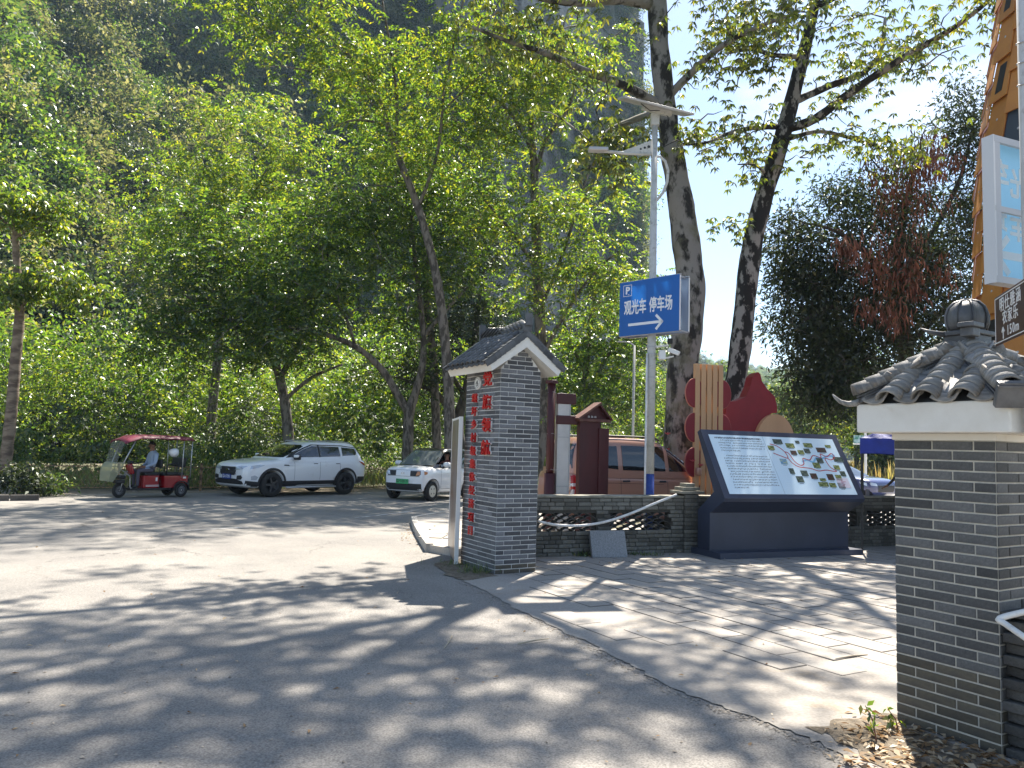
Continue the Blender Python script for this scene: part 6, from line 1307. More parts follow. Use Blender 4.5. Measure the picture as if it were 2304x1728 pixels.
# ---- small white city car with its driver
def mini():
    st = [(1.46, .42, .80, .55), (1.42, .28, .93, .68), (1.28, .22, .97, .74), (1.0, .20, 1.00, .755), (.6, .20, 1.01, .76), (0, .20, 1.01, .76), (-.7, .20, 1.02, .76), (-1.15, .22, 1.02, .74), (-1.38, .28, .98, .68), (-1.46, .42, .86, .58)]
    cab = [(.96, -1.40, 1.02, .745), (1.06, -1.38, .86, .73), (1.2, -1.34, .66, .705), (1.34, -1.29, .46, .675), (1.46, -1.22, .28, .64), (1.535, -1.10, .12, .58), (1.56, -.95, -.02, .48)]
    root, body, low, cb, K = car('city_car', 'tiny white city car with black roof and green number plate on the road', (-2.42, 24.05, 0), R(-119), st, cab, 1.96, (.98, -.98), .285, .76, m_carwhite)
    blackp = pbr('black car roof', (.02, .02, .022), .25, coat=.7)
    pill = lambda c: 1.08 < c.z < 1.44 and not (abs(c.y) > .5 and (-.34 < c.x < -.24 or c.x < -1.05)) and not (abs(c.y) > .56 and abs(c.x - (.86 - (c.z - 1.06) * 1.38)) < .13)
    cabo, bc = finish_cab(root, cb, blackp, pill); bl = bvh_of(low)
    fl2 = MB(); fl2.box((-.25, 0, .62), (2.0, 1.36, .04)); fl2.bbox((-.45, .36, .85), (.42, .44, .5), .05); fl2.bbox((-.62, .36, 1.12), (.12, .42, .42), .04); fl2.bbox((-.62, -.36, 1.0), (.14, .42, .6), .04); fl2.bbox((.62, 0, .96), (.3, 1.3, .14), .04); fl2.build('interior', m_cabin, root)
    for s, v in ((1, 'L'), (-1, 'R')):
        if s < 0:
            decal(bc, v, [(.56, 1.05), (-.24, 1.05), (-.24, 1.45), (.18, 1.45)], 'window', m_clear, cabo, .004)
        decal(bc, v, [(-.36, 1.05), (-1.1, 1.08), (-1.06, 1.43), (-.36, 1.45)], 'window', m_glass, cabo, .004)
        a = [PI * k / 18 for k in range(19)]
        for x in (.98, -.98): decal(bl, v, [(x + .36 * math.cos(t), .295 + .36 * math.sin(t)) for t in a] + [(x + .335 * math.cos(t), .295 + .335 * math.sin(t)) for t in reversed(a)], 'arch_line', m_trim, body, .004, .04)
        for x in (.56, -.36): decal(bl, v, [(x, .34), (x + .008, .34), (x + .008, 1.0), (x, 1.0)], 'door_line', m_trim, body, .004, .06)
        decal(bl, v, [(.55, .335), (-.35, .335), (-.35, .345), (.55, .345)], 'door_line', m_trim, body, .004, .06)
        mb = MB(); mb.bbox((.50, s * .90, 1.07), (.14, .22, .14), .06); mi_ = mb.build('mirror', m_carwhite, root, True); mb = MB(); mb.tube([(.50, s * .74, .96), (.50, s * .84, 1.02)], .03, 6); mb.build('mirror_stalk', m_trim, mi_)
        decal(bl, 'F', [(s * .26, .72), (s * .56, .72), (s * .62, .78), (s * .60, .875), (s * .26, .875)], 'headlight', m_trim, body, .008, .04)
        decal(bl, 'F', [(s * .46, .735), (s * .60, .76), (s * .595, .86), (s * .50, .86)], 'headlight_lens', m_amber if s > 0 else m_lampc, body, .012, .04)
        decal(bl, v, [(1.36, .76), (1.24, .79), (1.23, .85), (1.35, .86)], 'headlight_lens', m_amber, body, .010, .04)
        lg = MB(); lg.lathe([(.028, .01), (.04, .01), (.04, .0), (.028, 0)], 16, TR(1.43, s * .36, .80) @ Matrix.Rotation(PI / 2, 4, 'Y'), closed=True); lg.build('lamp_ring', m_lampc, body)
        for x in (.98, -.98): wheel(.285, .17, m_ivory, 4, root, (x, s * .67, .285), s, 'disc')
    decal(bc, 'F', [(-.66, 1.04), (.66, 1.04), (.58, 1.40), (.50, 1.46), (-.50, 1.46), (-.58, 1.40)], 'windscreen', glassmat('windscreen glass', (.45, .52, .52), .45), cabo, .004, .08)
    decal(bc, 'B', [(-.55, 1.1), (.55, 1.1), (.5, 1.42), (-.5, 1.42)], 'rear_window', m_glass, cabo, .004, .08)
    decal(bl, 'F', [(-.62, .30), (.62, .30), (.64, .34), (.64, .50), (-.64, .50), (-.64, .34)], 'lower_grille', m_trim, body, .008, .06)
    decal(bl, 'F', [(-.60, .705), (.60, .705), (.60, .712), (-.60, .712)], 'panel_line', m_trim, body, .004, .06); decal(bl, 'F', [(-.60, .888), (.60, .888), (.60, .894), (-.60, .894)], 'panel_line', m_trim, body, .004, .06)
    fl3 = decal(bl, 'F', [(-.16, .72), (.14, .72), (.15, .86), (-.16, .86)], 'charge_flap', m_carwhite, body, .014, .05)
    lg = MB(); lg.lathe([(.035, .008), (.045, .008), (.045, .0), (.035, 0)], 18, TR(1.475, 0, .80) @ Matrix.Rotation(PI / 2, 4, 'Y') @ Matrix.Diagonal((.6, 1.4, 1, 1)), closed=True); lg.build('badge', m_chrome, fl3)
    plate(root, '桂F·D20119', FRONT(1.492, 0, .56), m_plateg, m_blk)
    return root
mini_root = mini()
# ---- rose-gold people carrier behind the wall
def mpv():
    st = [(2.15, .5, .78, .66), (2.1, .34, .92, .78), (1.9, .26, 1.00, .83), (1.5, .24, 1.06, .85), (1.0, .24, 1.09, .85), (0, .25, 1.09, .85), (-1.0, .25, 1.10, .85), (-1.8, .27, 1.11, .84), (-2.12, .32, 1.10, .80), (-2.2, .5, 1.02, .74)]
    cab = [(1.0, -2.17, 1.52, .835), (1.12, -2.15, 1.32, .82), (1.28, -2.12, 1.0, .79), (1.44, -2.06, .70, .755), (1.58, -1.98, .44, .71), (1.68, -1.88, .2, .65), (1.715, -1.72, -.05, .55)]
    q = at(1428, 1050, 15.6)
    root, body, low, cb, K = car('people_carrier', 'rose-gold people carrier parked behind the low brick wall', (q.x, q.y, .06), R(22), st, cab, 2.72, (1.36, -1.36), .31, .85, m_rose)
    root.scale = (.84, .95, 1.07)
    cabo, bc = finish_cab(root, cb, m_rose); bl = bvh_of(low)
    for s, v in ((1, 'L'), (-1, 'R')):
        decal(bc, v, [(1.06, 1.13), (.36, 1.13), (.36, 1.56), (.46, 1.56), (.74, 1.41)], 'window', m_glass, cabo)
        decal(bc, v, [(.26, 1.13), (-.86, 1.14), (-.86, 1.57), (.26, 1.57)], 'window', m_glass, cabo)
        decal(bc, v, [(-.98, 1.15), (-1.72, 1.20), (-1.80, 1.42), (-1.70, 1.54), (-.98, 1.56)], 'window', m_glass, cabo)
        decal(bl, v, [(-2.20, .62), (-2.02, .64), (-1.96, .82), (-2.02, 1.04), (-2.20, 1.08)], 'tail_lamp', m_lampr, body, .014, .04); decal(bl, v, [(-2.2, .84), (-1.98, .85), (-1.98, .90), (-2.2, .90)], 'reversing_lamp', m_lampc, body, .018, .04)
        decal(bl, v, [(-2.2, .68), (-2.07, .69), (-2.06, .79), (-2.2, .80)], 'reversing_lamp', m_lampc, body, .018, .04)
        for x in (1.0, .31, -.92): decal(bl, v, [(x, .4), (x + .008, .4), (x + .008, 1.07), (x, 1.07)], 'door_line', m_trim, body, .004, .06)
        decal(bl, v, [(.2, .90), (-1.9, .92), (-1.9, .915), (.2, .894)], 'crease_line', m_trim, body, .003, .08)
        for x in (.18, -.78): decal(bl, v, [(x - .1, .93), (x + .1, .935), (x + .09, .965), (x - .09, .962)], 'door_handle', m_trim, body, .02)
        mb = MB(); mb.bbox((1.02, s * .96, 1.14), (.12, .2, .15), .04); mb.build('mirror', m_rose, root, True)
        mb = MB(); mb.tube([(.25, s * .58, 1.68), (.1, s * .585, 1.735), (-1.4, s * .585, 1.74), (-1.62, s * .57, 1.69)], .018, 6); mb.build('roof_rail', m_trim, cabo, True)
        decal(bl, 'F', [(s * .40, .74), (s * .70, .78), (s * .74, .92), (s * .46, .88)], 'headlight', m_lampc, body, .012, .05)
        for x in (1.36, -1.36): wheel(.31, .19, m_rims, 5, root, (x, s * .75, .31), s)
    decal(bc, 'F', [(-.74, 1.13), (.74, 1.13), (.62, 1.55), (-.62, 1.55)], 'windscreen', m_glass, cabo, .006, .1); decal(bc, 'B', [(-.68, 1.15), (.68, 1.15), (.58, 1.58), (-.58, 1.58)], 'rear_window', m_glass, cabo, .006, .1)
    decal(bl, 'F', [(-.5, .45), (.5, .45), (.5, .66), (-.5, .66)], 'grille', m_trim, body, .012, .08)
mpv()
# ---- dark blue car half hidden by the map board
def blue():
    st = [(2.2, .46, .70, .62), (2.1, .30, .84, .80), (1.7, .22, .92, .88), (1.0, .2, .96, .89), (0, .2, .96, .89), (-1.2, .2, .98, .89), (-1.9, .26, .98, .85), (-2.2, .45, .9, .72)]
    cab = [(.88, -1.95, 1.2, .86), (1.0, -1.8, .95, .83), (1.15, -1.6, .62, .78), (1.30, -1.38, .3, .71), (1.40, -1.15, .02, .63), (1.44, -.9, -.2, .5)]
    q = at(1880, 1085, 30); root, body, low, cb, K = car('blue_car', 'dark blue car mostly hidden behind the right end of the map board', (q.x, q.y, 0), R(-62), st, cab, 2.7, (1.35, -1.35), .33, .89, m_bluecar)
    cabo, bc = finish_cab(root, cb, m_bluecar); bl = bvh_of(low)
    for s, v in ((1, 'L'), (-1, 'R')):
        decal(bc, v, [(.62, 1.0), (-.2, 1.0), (-.2, 1.32), (.12, 1.32)], 'window', m_glass, cabo); decal(bc, v, [(-.28, 1.0), (-1.3, 1.03), (-1.1, 1.31), (-.28, 1.32)], 'window', m_glass, cabo)
        decal(bl, 'F', [(s * .48, .64), (s * .74, .66), (s * .76, .78), (s * .52, .74)], 'headlight', m_lampc, body, .012, .05)
        decal(bl, v, [(2.0, .64), (1.75, .70), (1.70, .78), (1.98, .75)], 'headlight', m_lampc, body, .012, .05)
        for x in (1.35, -1.35): wheel(.33, .2, m_rims, 5, root, (x, s * .78, .33), s)
    decal(bc, 'F', [(-.76, .98), (.76, .98), (.62, 1.32), (-.62, 1.32)], 'windscreen', m_glass, cabo, .006, .1)
    decal(bl, 'F', [(-.42, .42), (.42, .42), (.46, .66), (-.46, .66)], 'grille', m_trim, body, .012, .08)
blue()

# ---------------------------------------------------------------- electric tricycle
m_trired = pbr('red tricycle panel', (.30, .008, .014), .25, coat=.7); m_wine = pbr('wine-red canopy', (.20, .022, .045), .5, col2=(.15, .016, .035), nscale=4); m_pipe = pbr('silver tube', (.5, .5, .5), .35, .7); m_vinyl = pbr('black vinyl', (.018, .018, .02), .5)
m_screen = glassmat('scratched screen', (.86, .88, .80), .20, .15); m_shield = glassmat('milky shield', (.80, .82, .62), .45, .4)
FW = Vector((-10.36, 20.62, 0)); TH = R(-130)          # forward heading
tri = thing('electric_tricycle', 'red electric passenger tricycle with wine-red canopy parked on the verge', 'tricycle', FW, TH); tri.scale = (.86, .95, .98)
def T(x, z, y=0.0): return Vector((-x, y, z))           # x backwards from the front wheel
wheel(.20, .09, m_rims, 18, tri, T(0, .20), 1, 'wire')
for s in (-1, 1): wheel(.20, .10, m_rims, 18, tri, T(1.75, .20, s * .40), s, 'wire')
cn_ = MB(); n = 14; vs = []
for i in range(n + 1):
    x = -.14 + 2.2 * i / n; zc = 1.70 + .03 * math.sin(PI * i / n) - (.13 * max(0, 1 - i / 3.0) ** 1.4)
    for j in range(9):
        u = j / 8 * 2 - 1; vs.append(T(x, zc - .10 * abs(u) ** 4 + .008 * math.sin(i * 2 + j * 1.7), u * .52))
fs = [(i * 9 + j, (i + 1) * 9 + j, (i + 1) * 9 + j + 1, i * 9 + j + 1) for i in range(n) for j in range(8)]
off = len(vs); vs2 = [v - Vector((0, 0, .018)) for v in vs]; fs += [tuple(reversed([k + off for k in f])) for f in fs]
for i in range(n): fs += [(i * 9, i * 9 + off, (i + 1) * 9 + off, (i + 1) * 9), (i * 9 + 8, (i + 1) * 9 + 8, (i + 1) * 9 + 8 + off, i * 9 + 8 + off)]
for j in range(8): fs += [(j, j + 1, j + 1 + off, j + off), (n * 9 + j, n * 9 + j + off, n * 9 + j + 1 + off, n * 9 + j + 1)]
cn_.add(vs + vs2, fs); cn_.build('canopy', m_wine, tri, True)
for s in (-1, 1):
    fr_ = MB(); fr_.tube([T(.19, 1.56, s * .46), T(-.16, .80, s * .34), T(.18, .60, s * .24), T(.21, .50, s * .22), T(.22, .30, s * .22), T(.30, .20, s * .24), T(.42, .18, s * .28)], .018, 8); fr_.build('front_frame', m_pipe, tri, True)
    for x in (1.72, 2.0):
        p = MB(); p.tube([T(x, .55, s * .46), T(x + .01, 1.62, s * .47)], .016, 8); p.build('rear_post', m_pipe, tri, True)
    fd = MB(); a_ = [PI * k / 10 for k in range(11)]
    fd.add([T(1.75 + rr * math.cos(t), .20 + rr * math.sin(t), s * yy) for rr in (.235, .255) for yy in (.33, .47) for t in a_], [(k, k + 1, 12 + k, 11 + k) for k in range(10)] + [(22 + k, 33 + k, 34 + k, 23 + k) for k in range(10)] + [(11 + k, 12 + k, 34 + k, 33 + k) for k in range(10)]); fd.build('mudguard', m_vinyl, tri)
    ar_ = MB(); ar_.tube([T(1.24, .62, s * .40), T(1.24, .86, s * .42), T(1.30, .92, s * .42), T(1.66, .96, s * .42)], .02, 8); ar_.tube([T(1.60, .62, s * .42), T(1.62, .90, s * .42)], .016, 6); ar_.build('armrest', m_vinyl, tri, True)
fm = MB(); fm.bbox(T(-.02, .44), (.30, .20, .10), .03); fm.bbox(T(.02, .56), (.22, .26, .10), .04); fm.build('front_cowl', m_vinyl, tri)
fk = MB()
for s in (-1, 1): fk.tube([T(0, .20, s * .07), T(.06, .42, s * .07), T(.20, .72, s * .04)], .016, 6)
fk.build('fork', m_pipe, tri, True)
col_ = MB(); col_.bbox(T(.29, .78), (.13, .26, .30), .04, M=Matrix.Rotation(R(18), 3, 'Y')); col_.build('steering_column', m_trired, tri, True)
hb_ = MB(); hb_.tube([T(.42, .95, -.32), T(.34, .93, -.16), T(.30, .94, 0), T(.34, .93, .16), T(.42, .95, .32)], .016, 8); hb_.bbox(T(.30, .96), (.14, .2, .09), .03); hb_.build('handlebar', m_vinyl, tri, True)
for s in (-1, 1): mr = MB(); mr.tube([T(.36, .95, s * .2), T(.34, 1.06, s * .26)], .006, 5); mr.bbox(T(.34, 1.09, s * .28), (.02, .10, .07), .008); mr.build('mirror', m_vinyl, tri)
ws = MB(); ws.add([T(-.10, 1.55, -.44), T(-.10, 1.55, .44), T(-.30, .93, .36), T(-.30, .93, -.36)], [(0, 1, 2, 3)]); ws.build('windscreen', m_screen, tri)
sh = MB(); sh.add([T(-.29, .97, -.38), T(-.29, .97, .38), T(-.42, .84, .36), T(-.46, .46, .30), T(-.34, .44, .30), T(-.34, .44, -.30), T(-.46, .46, -.30), T(-.42, .84, -.36)], [(0, 1, 2, 7), (7, 2, 3, 6), (6, 3, 4, 5)]); sh.build('leg_shield', m_shield, tri)
for s in (-1, 1):
    sp2 = MB(); sp2.add([T(-.29, .97, s * .38), T(-.05, .97, s * .40), T(-.12, .80, s * .36), T(-.34, .44, s * .30), T(-.46, .46, s * .30), T(-.42, .84, s * .36)], [(0, 1, 2, 3, 4, 5)]); sp2.build('side_shield', m_shield, tri)
fl_ = MB(); fl_.bbox(T(1.0, .235), (1.5, .66, .05), .01); fl_.build('floor', m_vinyl, tri)
sb = MB(); sb.bbox(T(.86, .43), (.50, .50, .35), .03); sb.build('front_seat_box', m_trired, tri)
st_ = MB(); st_.box(T(.90, .34, .252), (.42, .006, .012)); st_.box(T(.90, .31, .252), (.42, .006, .012)); st_.bbox(T(1.02, .50, .253), (.06, .006, .10), .002); st_.build('stickers', m_wht, tri)
ft = MB(); ft.bbox(T(.90, .635), (.46, .44, .08), .03); ft.build('driver_seat', m_vinyl, tri, True)
fb2 = MB(); fb2.bbox(T(1.19, .93), (.09, .40, .24), .035); fb2.tube([T(1.12, .62, -.16), T(1.18, .9, -.16)], .014, 6); fb2.tube([T(1.12, .62, .16), T(1.18, .9, .16)], .014, 6); fb2.build('driver_backrest', m_vinyl, tri, True)
rbx = MB(); pf = [(-1.22, .27), (-1.95, .27), (-1.98, .60), (-1.20, .60)]
rbx.prism([(a, b) for a, b in pf], .76, Matrix(((1, 0, 0, 0), (0, 0, -1, .38), (0, 1, 0, 0), (0, 0, 0, 1)))); rbx.build('rear_body', m_trired, tri)
rs = MB(); rs.bbox(T(1.52, .645), (.66, .74, .09), .03); rs.build('rear_seat', m_vinyl, tri, True)
rk = MB(); rk.bbox(T(1.86, .97), (.10, .72, .27), .035, M=Matrix.Rotation(R(-8), 3, 'Y')); rk.build('rear_backrest', m_vinyl, tri, True)
st2 = MB(); st2.bbox(T(1.86, .545, .384), (.10, .006, .05), .002); st2.build('reflector', m_wht, tri)
rkk = MB(); rkk.tube([T(1.98, .5, -.3), T(2.12, .5, -.3), T(2.12, .5, .3), T(1.98, .5, .3)], .016, 6); rkk.bbox(T(2.05, .42), (.12, .5, .14), .03); rkk.build('rear_bumper', m_vinyl, tri)
rw = MB(); rw.add([T(2.02, 1.58, -.44), T(2.02, 1.58, .44), T(2.02, 1.08, .44), T(2.02, 1.08, -.44)], [(0, 1, 2, 3)]); rw.build('rear_screen', m_screen, tri)
# helmet hanging inside
hp_ = tri.matrix_basis; Mt = Matrix.Translation(FW) @ RZ(TH) @ Matrix.Diagonal((.86, .95, .98, 1))
hl_ = Mt @ T(1.50, 1.26, .30); hm = thing('helmet', 'white open-face helmet hanging under the tricycle canopy', 'helmet', hl_, TH)
mb = MB(); mb.lathe([(0, -.14), (.07, -.125), (.115, -.08), (.13, -.02), (.128, .04), (.118, .07), (.10, .07), (.105, .03), (.10, -.03), (.0, -.09)], 20, Matrix.Rotation(R(18), 4, 'X')); mb.build('shell', m_carwhite, hm, True)
mb = MB(); mb.lathe([(0, -.06), (.09, -.02), (.104, .04), (.10, .068)], 20, Matrix.Rotation(R(18), 4, 'X')); mb.build('lining', m_vinyl, hm, True)
mb = MB(); mb.tube([(-.10, 0, .05), (-.05, 0, .16), (0, 0, .30), (.05, 0, .16), (.10, 0, .05)], .012, 5); mb.build('strap', m_vinyl, hm)

# ---------------------------------------------------------------- people
m_skin = pbr('skin', (.26, .13, .08), .6); m_hair = pbr('black hair', (.012, .010, .009), .6); m_shirt = pbr('light blue shirt', (.36, .45, .58), .8, col2=(.32, .40, .53), nscale=14, bump=.4, bscale=9); m_trous = pbr('grey trousers', (.10, .09, .115), .85, bump=.4, bscale=9); m_shoe = pbr('dark shoes', (.02, .02, .02), .6)
m_darkcl = pbr('dark clothes', (.02, .02, .024), .85)
def person(name, label, M, J, mats, hairmat=m_hair, short=False):
    """J: joint positions in own frame; one skinned body"""
    face_pt = J.pop('face', None); names = list(J); E_ = [('pelvis', 'waist'), ('waist', 'chest'), ('chest', 'neck'), ('neck', 'head0'), ('head0', 'head1'), ('head1', 'head2')]
    rad = {'pelvis': .135, 'waist': .13, 'chest': .15, 'neck': .055, 'head0': .062, 'head1': .088, 'head2': .075}
    for s in 'LR':
        E_ += [('chest', 'sh' + s), ('sh' + s, 'el' + s), ('el' + s, 'wr' + s), ('wr' + s, 'pm' + s), ('pelvis', 'hp' + s), ('hp' + s, 'kn' + s), ('kn' + s, 'an' + s), ('an' + s, 'to' + s)]
        rad.update({'sh' + s: .062, 'el' + s: .045, 'wr' + s: .03, 'pm' + s: .032, 'hp' + s: .088, 'kn' + s: .062, 'an' + s: .042, 'to' + s: .038})
        d = (J['pm' + s] - J['wr' + s]); d.normalize(); side = d.orthogonal().normalized(); up_ = d.cross(side)
        for k, (o_, l_) in enumerate(((-.027, .062), (-.009, .075), (.009, .07), (.027, .055))):
            b = J['pm' + s] + side * o_ + d * .02; J[f'f{k}a{s}'] = b + d * l_ * .5 - up_ * .006; J[f'f{k}b{s}'] = b + d * l_ - up_ * .026
            E_ += [('pm' + s, f'f{k}a{s}'), (f'f{k}a{s}', f'f{k}b{s}')]; rad[f'f{k}a{s}'] = .0095; rad[f'f{k}b{s}'] = .008
        J['tha' + s] = J['wr' + s] + d * .04 + side * .04; J['thb' + s] = J['tha' + s] + d * .045 + side * .012; E_ += [('wr' + s, 'tha' + s), ('tha' + s, 'thb' + s)]; rad['tha' + s] = .012; rad['thb' + s] = .009
    names = list(J); me = bpy.data.meshes.new('body'); me.from_pydata([J[k] for k in names], [(names.index(a), names.index(b)) for a, b in E_], []); 
    o = bpy.data.objects.new('tmp', me); COL.objects.link(o); sk = o.modifiers.new('skin', 'SKIN'); sk.use_smooth_shade = True
    lay = me.skin_vertices[0].data
    for i, k in enumerate(names): lay[i].radius = (rad[k], rad[k] * (.72 if k in ('chest', 'waist', 'pelvis') else 1)); lay[i].use_root = (k == 'pelvis')
    sb_ = o.modifiers.new('sub', 'SUBSURF'); sb_.levels = 2; sb_.render_levels = 2
    dg = bpy.context.evaluated_depsgraph_get(); dg.update(); r = bpy.data.meshes.new_from_object(o.evaluated_get(dg)); bpy.data.objects.remove(o)
    r.materials.clear()
    for m_ in mats: r.materials.append(m_)
    segs = []
    def grp(a, b):
        k = a + b
        if 'head' in k or 'neck' in a: return 0
        if any(k.startswith(p) for p in ('wr', 'pm', 'f', 'tha')): return 0
        if short and k.startswith('el'): return 0
        if any(p in k for p in ('hp', 'kn')) or k.startswith('pelvishp'): return 2
        if k.startswith('an'): return 3
        return 1
    for a, b in E_: segs.append((np.array(J[a]), np.array(J[b]), grp(a, b)))
    cen = np.array([p.center for p in r.polygons]); best = np.full(len(cen), 9.0); mi = np.zeros(len(cen), int)
    for a, b, g_ in segs:
        ab = b - a; t = np.clip(((cen - a) @ ab) / max(ab @ ab, 1e-9), 0, 1); d = np.linalg.norm(cen - (a + t[:, None] * ab), axis=1); w = d < best; best[w] = d[w]; mi[w] = g_
    r.polygons.foreach_set('material_index', mi); r.polygons.foreach_set('use_smooth', [True] * len(r.polygons))
    root = thing(name, label, 'person', (0, 0, 0)); root.matrix_world = M
    obj('body', r, root)
    # face and hair, following the head axis
    hd_ = J['head1']; ax = (J['head2'] - J['head0']).normalized(); fw = (face_pt - hd_) if face_pt is not None else Vector((1, 0, 0)); fw = (fw - ax * fw.dot(ax)).normalized(); lf = ax.cross(fw)
    Hf = frame(hd_, fw, lf); fc = MB()
    fc.add([Hf @ Vector(v) for v in ((.085, -.012, .02), (.085, .012, .02), (.112, 0, -.022), (.088, -.018, -.03), (.088, .018, -.03))], [(0, 2, 1), (0, 3, 2), (1, 2, 4), (2, 3, 4)])
    for s in (-1, 1): fc.bbox(Hf @ Vector((-.005, s * .088, .0)), (.03, .018, .05), .008)
    fc.build('nose_and_ears', mats[0], root, True)
    ey_ = MB()
    for s in (-1, 1): ey_.lathe([(0, .004), (.010, .002), (.012, 0)], 8, Hf @ TR(.083, s * .032, .022) @ Matrix.Rotation(PI / 2, 4, 'Y')); ey_.box(Hf @ Vector((.086, s * .032, .042)), (.008, .03, .008))
    ey_.box(Hf @ Vector((.083, 0, -.052)), (.008, .045, .008)); ey_.build('eyes_and_mouth', m_shoe, root)
    hr = MB(); n_ = 14; vs = []; fs = []
    for i in range(8):
        th = PI * .5 * i / 7
        for k in range(n_):
            a = 2 * PI * k / n_; drop = .055 * max(0, -math.cos(a)) * (1 if i == 7 else 0) - .03 * max(0, math.cos(a)) * (1 if i == 7 else 0) * -1
            rr = .098; v = Vector((rr * math.sin(th) * math.cos(a) - .008, rr * math.sin(th) * math.sin(a), .03 + .105 * math.cos(th) - (.055 * max(0, -math.cos(a)) - .02 * max(0, math.cos(a))) * (i / 7))); vs.append(Hf @ v)
    for i in range(7):
        for k in range(n_): fs.append((i * n_ + k, (i + 1) * n_ + k, (i + 1) * n_ + (k + 1) % n_, i * n_ + (k + 1) % n_))
    hr.add(vs, fs); hr.build('hair', hairmat, root, True)
    return root
V = Vector
# tricycle driver: frame x forward; seated, hands in the lap, head bowed
def J_seat(zs=.70, lean=.0):
    J = {'pelvis': V((0, 0, zs + .09)), 'waist': V((-.03, 0, zs + .25)), 'chest': V((-.05 + lean, 0, zs + .45)), 'neck': V((-.035 + lean, 0, zs + .60)), 'head0': V((-.015 + lean, 0, zs + .66)), 'head1': V((.0 + lean, 0, zs + .73)), 'head2': V((-.01 + lean, 0, zs + .79)), 'face': V((.3 + lean, 0, zs + .68))}
    for s, k in ((1, 'L'), (-1, 'R')):
        J.update({'sh' + k: V((-.05 + lean, s * .19, zs + .51)), 'el' + k: V((-.0, s * .25, zs + .25)), 'wr' + k: V((.20, s * .11, zs + .16)), 'pm' + k: V((.265, s * .065, zs + .14)), 'hp' + k: V((.02, s * .10, zs + .075)), 'kn' + k: V((.40, s * .13, zs + .06)), 'an' + k: V((.38, s * .12, zs - .35)), 'to' + k: V((.52, s * .13, zs - .40))})
    return J
person('person', 'man in pale blue shirt and grey trousers dozing on the tricycle seat', Matrix.Translation(FW) @ RZ(TH) @ TR(-.94 * .86, 0, 0), J_seat(.665, .0), [m_skin, m_shirt, m_trous, m_shoe])
Mm = Matrix.Translation((-2.42, 24.05, 0)) @ RZ(R(-119))
Jd = J_seat(.60, .02); Jd['elL'] = V((.15, .30, .80)); Jd['wrL'] = V((.38, .20, .88)); Jd['pmL'] = V((.43, .16, .93)); Jd['elR'] = V((.15, -.28, .80)); Jd['wrR'] = V((.38, -.20, .88)); Jd['pmR'] = V((.43, -.16, .93))
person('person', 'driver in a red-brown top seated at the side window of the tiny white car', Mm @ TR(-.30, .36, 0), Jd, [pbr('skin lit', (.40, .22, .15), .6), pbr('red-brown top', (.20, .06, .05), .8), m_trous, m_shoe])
# figure behind the near pillar, only an arm reaching out
q = at(2045, 1100, 20.0)
J3 = {'pelvis': V((0, 0, .92)), 'waist': V((.02, 0, 1.08)), 'chest': V((.05, 0, 1.28)), 'neck': V((.07, 0, 1.44)), 'head0': V((.08, 0, 1.50)), 'head1': V((.10, 0, 1.57)), 'head2': V((.10, 0, 1.64)), 'face': V((.4, 0, 1.5))}
for s, k in ((1, 'L'), (-1, 'R')): J3.update({'sh' + k: V((.05, s * .19, 1.36)), 'hp' + k: V((0, s * .1, .88)), 'kn' + k: V((.02, s * .11, .48)), 'an' + k: V((0, s * .11, .08)), 'to' + k: V((.16, s * .12, .04))})
J3.update({'elL': V((.06, .27, 1.08)), 'wrL': V((.12, .28, .86)), 'pmL': V((.15, .28, .80)), 'elR': V((.20, -.30, 1.10)), 'wrR': V((.44, -.34, .92)), 'pmR': V((.50, -.35, .89))})
J3['elR'] = V((.22, -.27, 1.14)); J3['wrR'] = V((.40, -.30, .93)); J3['pmR'] = V((.47, -.31, .90))
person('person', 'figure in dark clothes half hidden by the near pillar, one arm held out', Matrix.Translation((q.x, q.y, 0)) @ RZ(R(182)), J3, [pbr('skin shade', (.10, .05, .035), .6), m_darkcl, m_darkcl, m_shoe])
# ---------------------------------------------------------------- planting and small things
# planter with dark shrub at the foot of the young tree
q = gnd(40, 1126); pk = thing('planter_kerb', 'low dark stone planter edge at the far left under the young tree', 'planter', (q.x, q.y, 0), math.atan2(FD.y, FD.x))
for k in range(3): mb = MB(); mb.bbox((-1.1 + k * .62, 0, .06), (.60, .14, .15), .012); mb.build('edge_stone', pbr('dark kerb', (.10, .09, .08), .9, col2=(.06, .055, .05), nscale=4, grain=.2) if k == 0 else bpy.data.materials['dark kerb'], pk)
def shrub(name, label, c, r, n, per, L, leaf, asp=.45, stems=7, zf=1.0):
    root = thing(name, label, 'shrub', c); st = MB()
    for k in range(stems):
        a = RNG.uniform(0, 6.28); st.tube([(0, 0, 0), (.4 * r * math.cos(a), .4 * r * math.sin(a), r * .6 * zf), (.75 * r * math.cos(a), .75 * r * math.sin(a), r * 1.2 * zf)], [.012, .009, .004], 5, False)
    tag(st.build('stems', m_bark, root), kind='stuff')
    v = unit(RNG.normal(size=(n, 3)) + np.array([0, 0, .4])) * RNG.uniform(.45, 1, (n, 1)) * r * np.array([1, 1, zf]); v[:, 2] = np.abs(v[:, 2]) + r * .25
    cs, ds, Ls = leaves_at(v, 'simple', .12, per, L, asp); obj('foliage', leaf_mesh('foliage', cs, ds, Ls, Ls * asp, leaf), root); return root
q2 = gnd(30, 1118); shrub('planter_shrub', 'dark glossy shrub spilling over the planter edge at far left', (q2.x, q2.y + .3, .02), .75, 70, 30, .13, lf_dark, zf=.8)
q2 = gnd(95, 1116); shrub('planter_shrub', 'smaller ragged shrub at the right end of the planter edge', (q2.x, q2.y + .25, .02), .5, 40, 26, .12, lf_low, zf=.8)
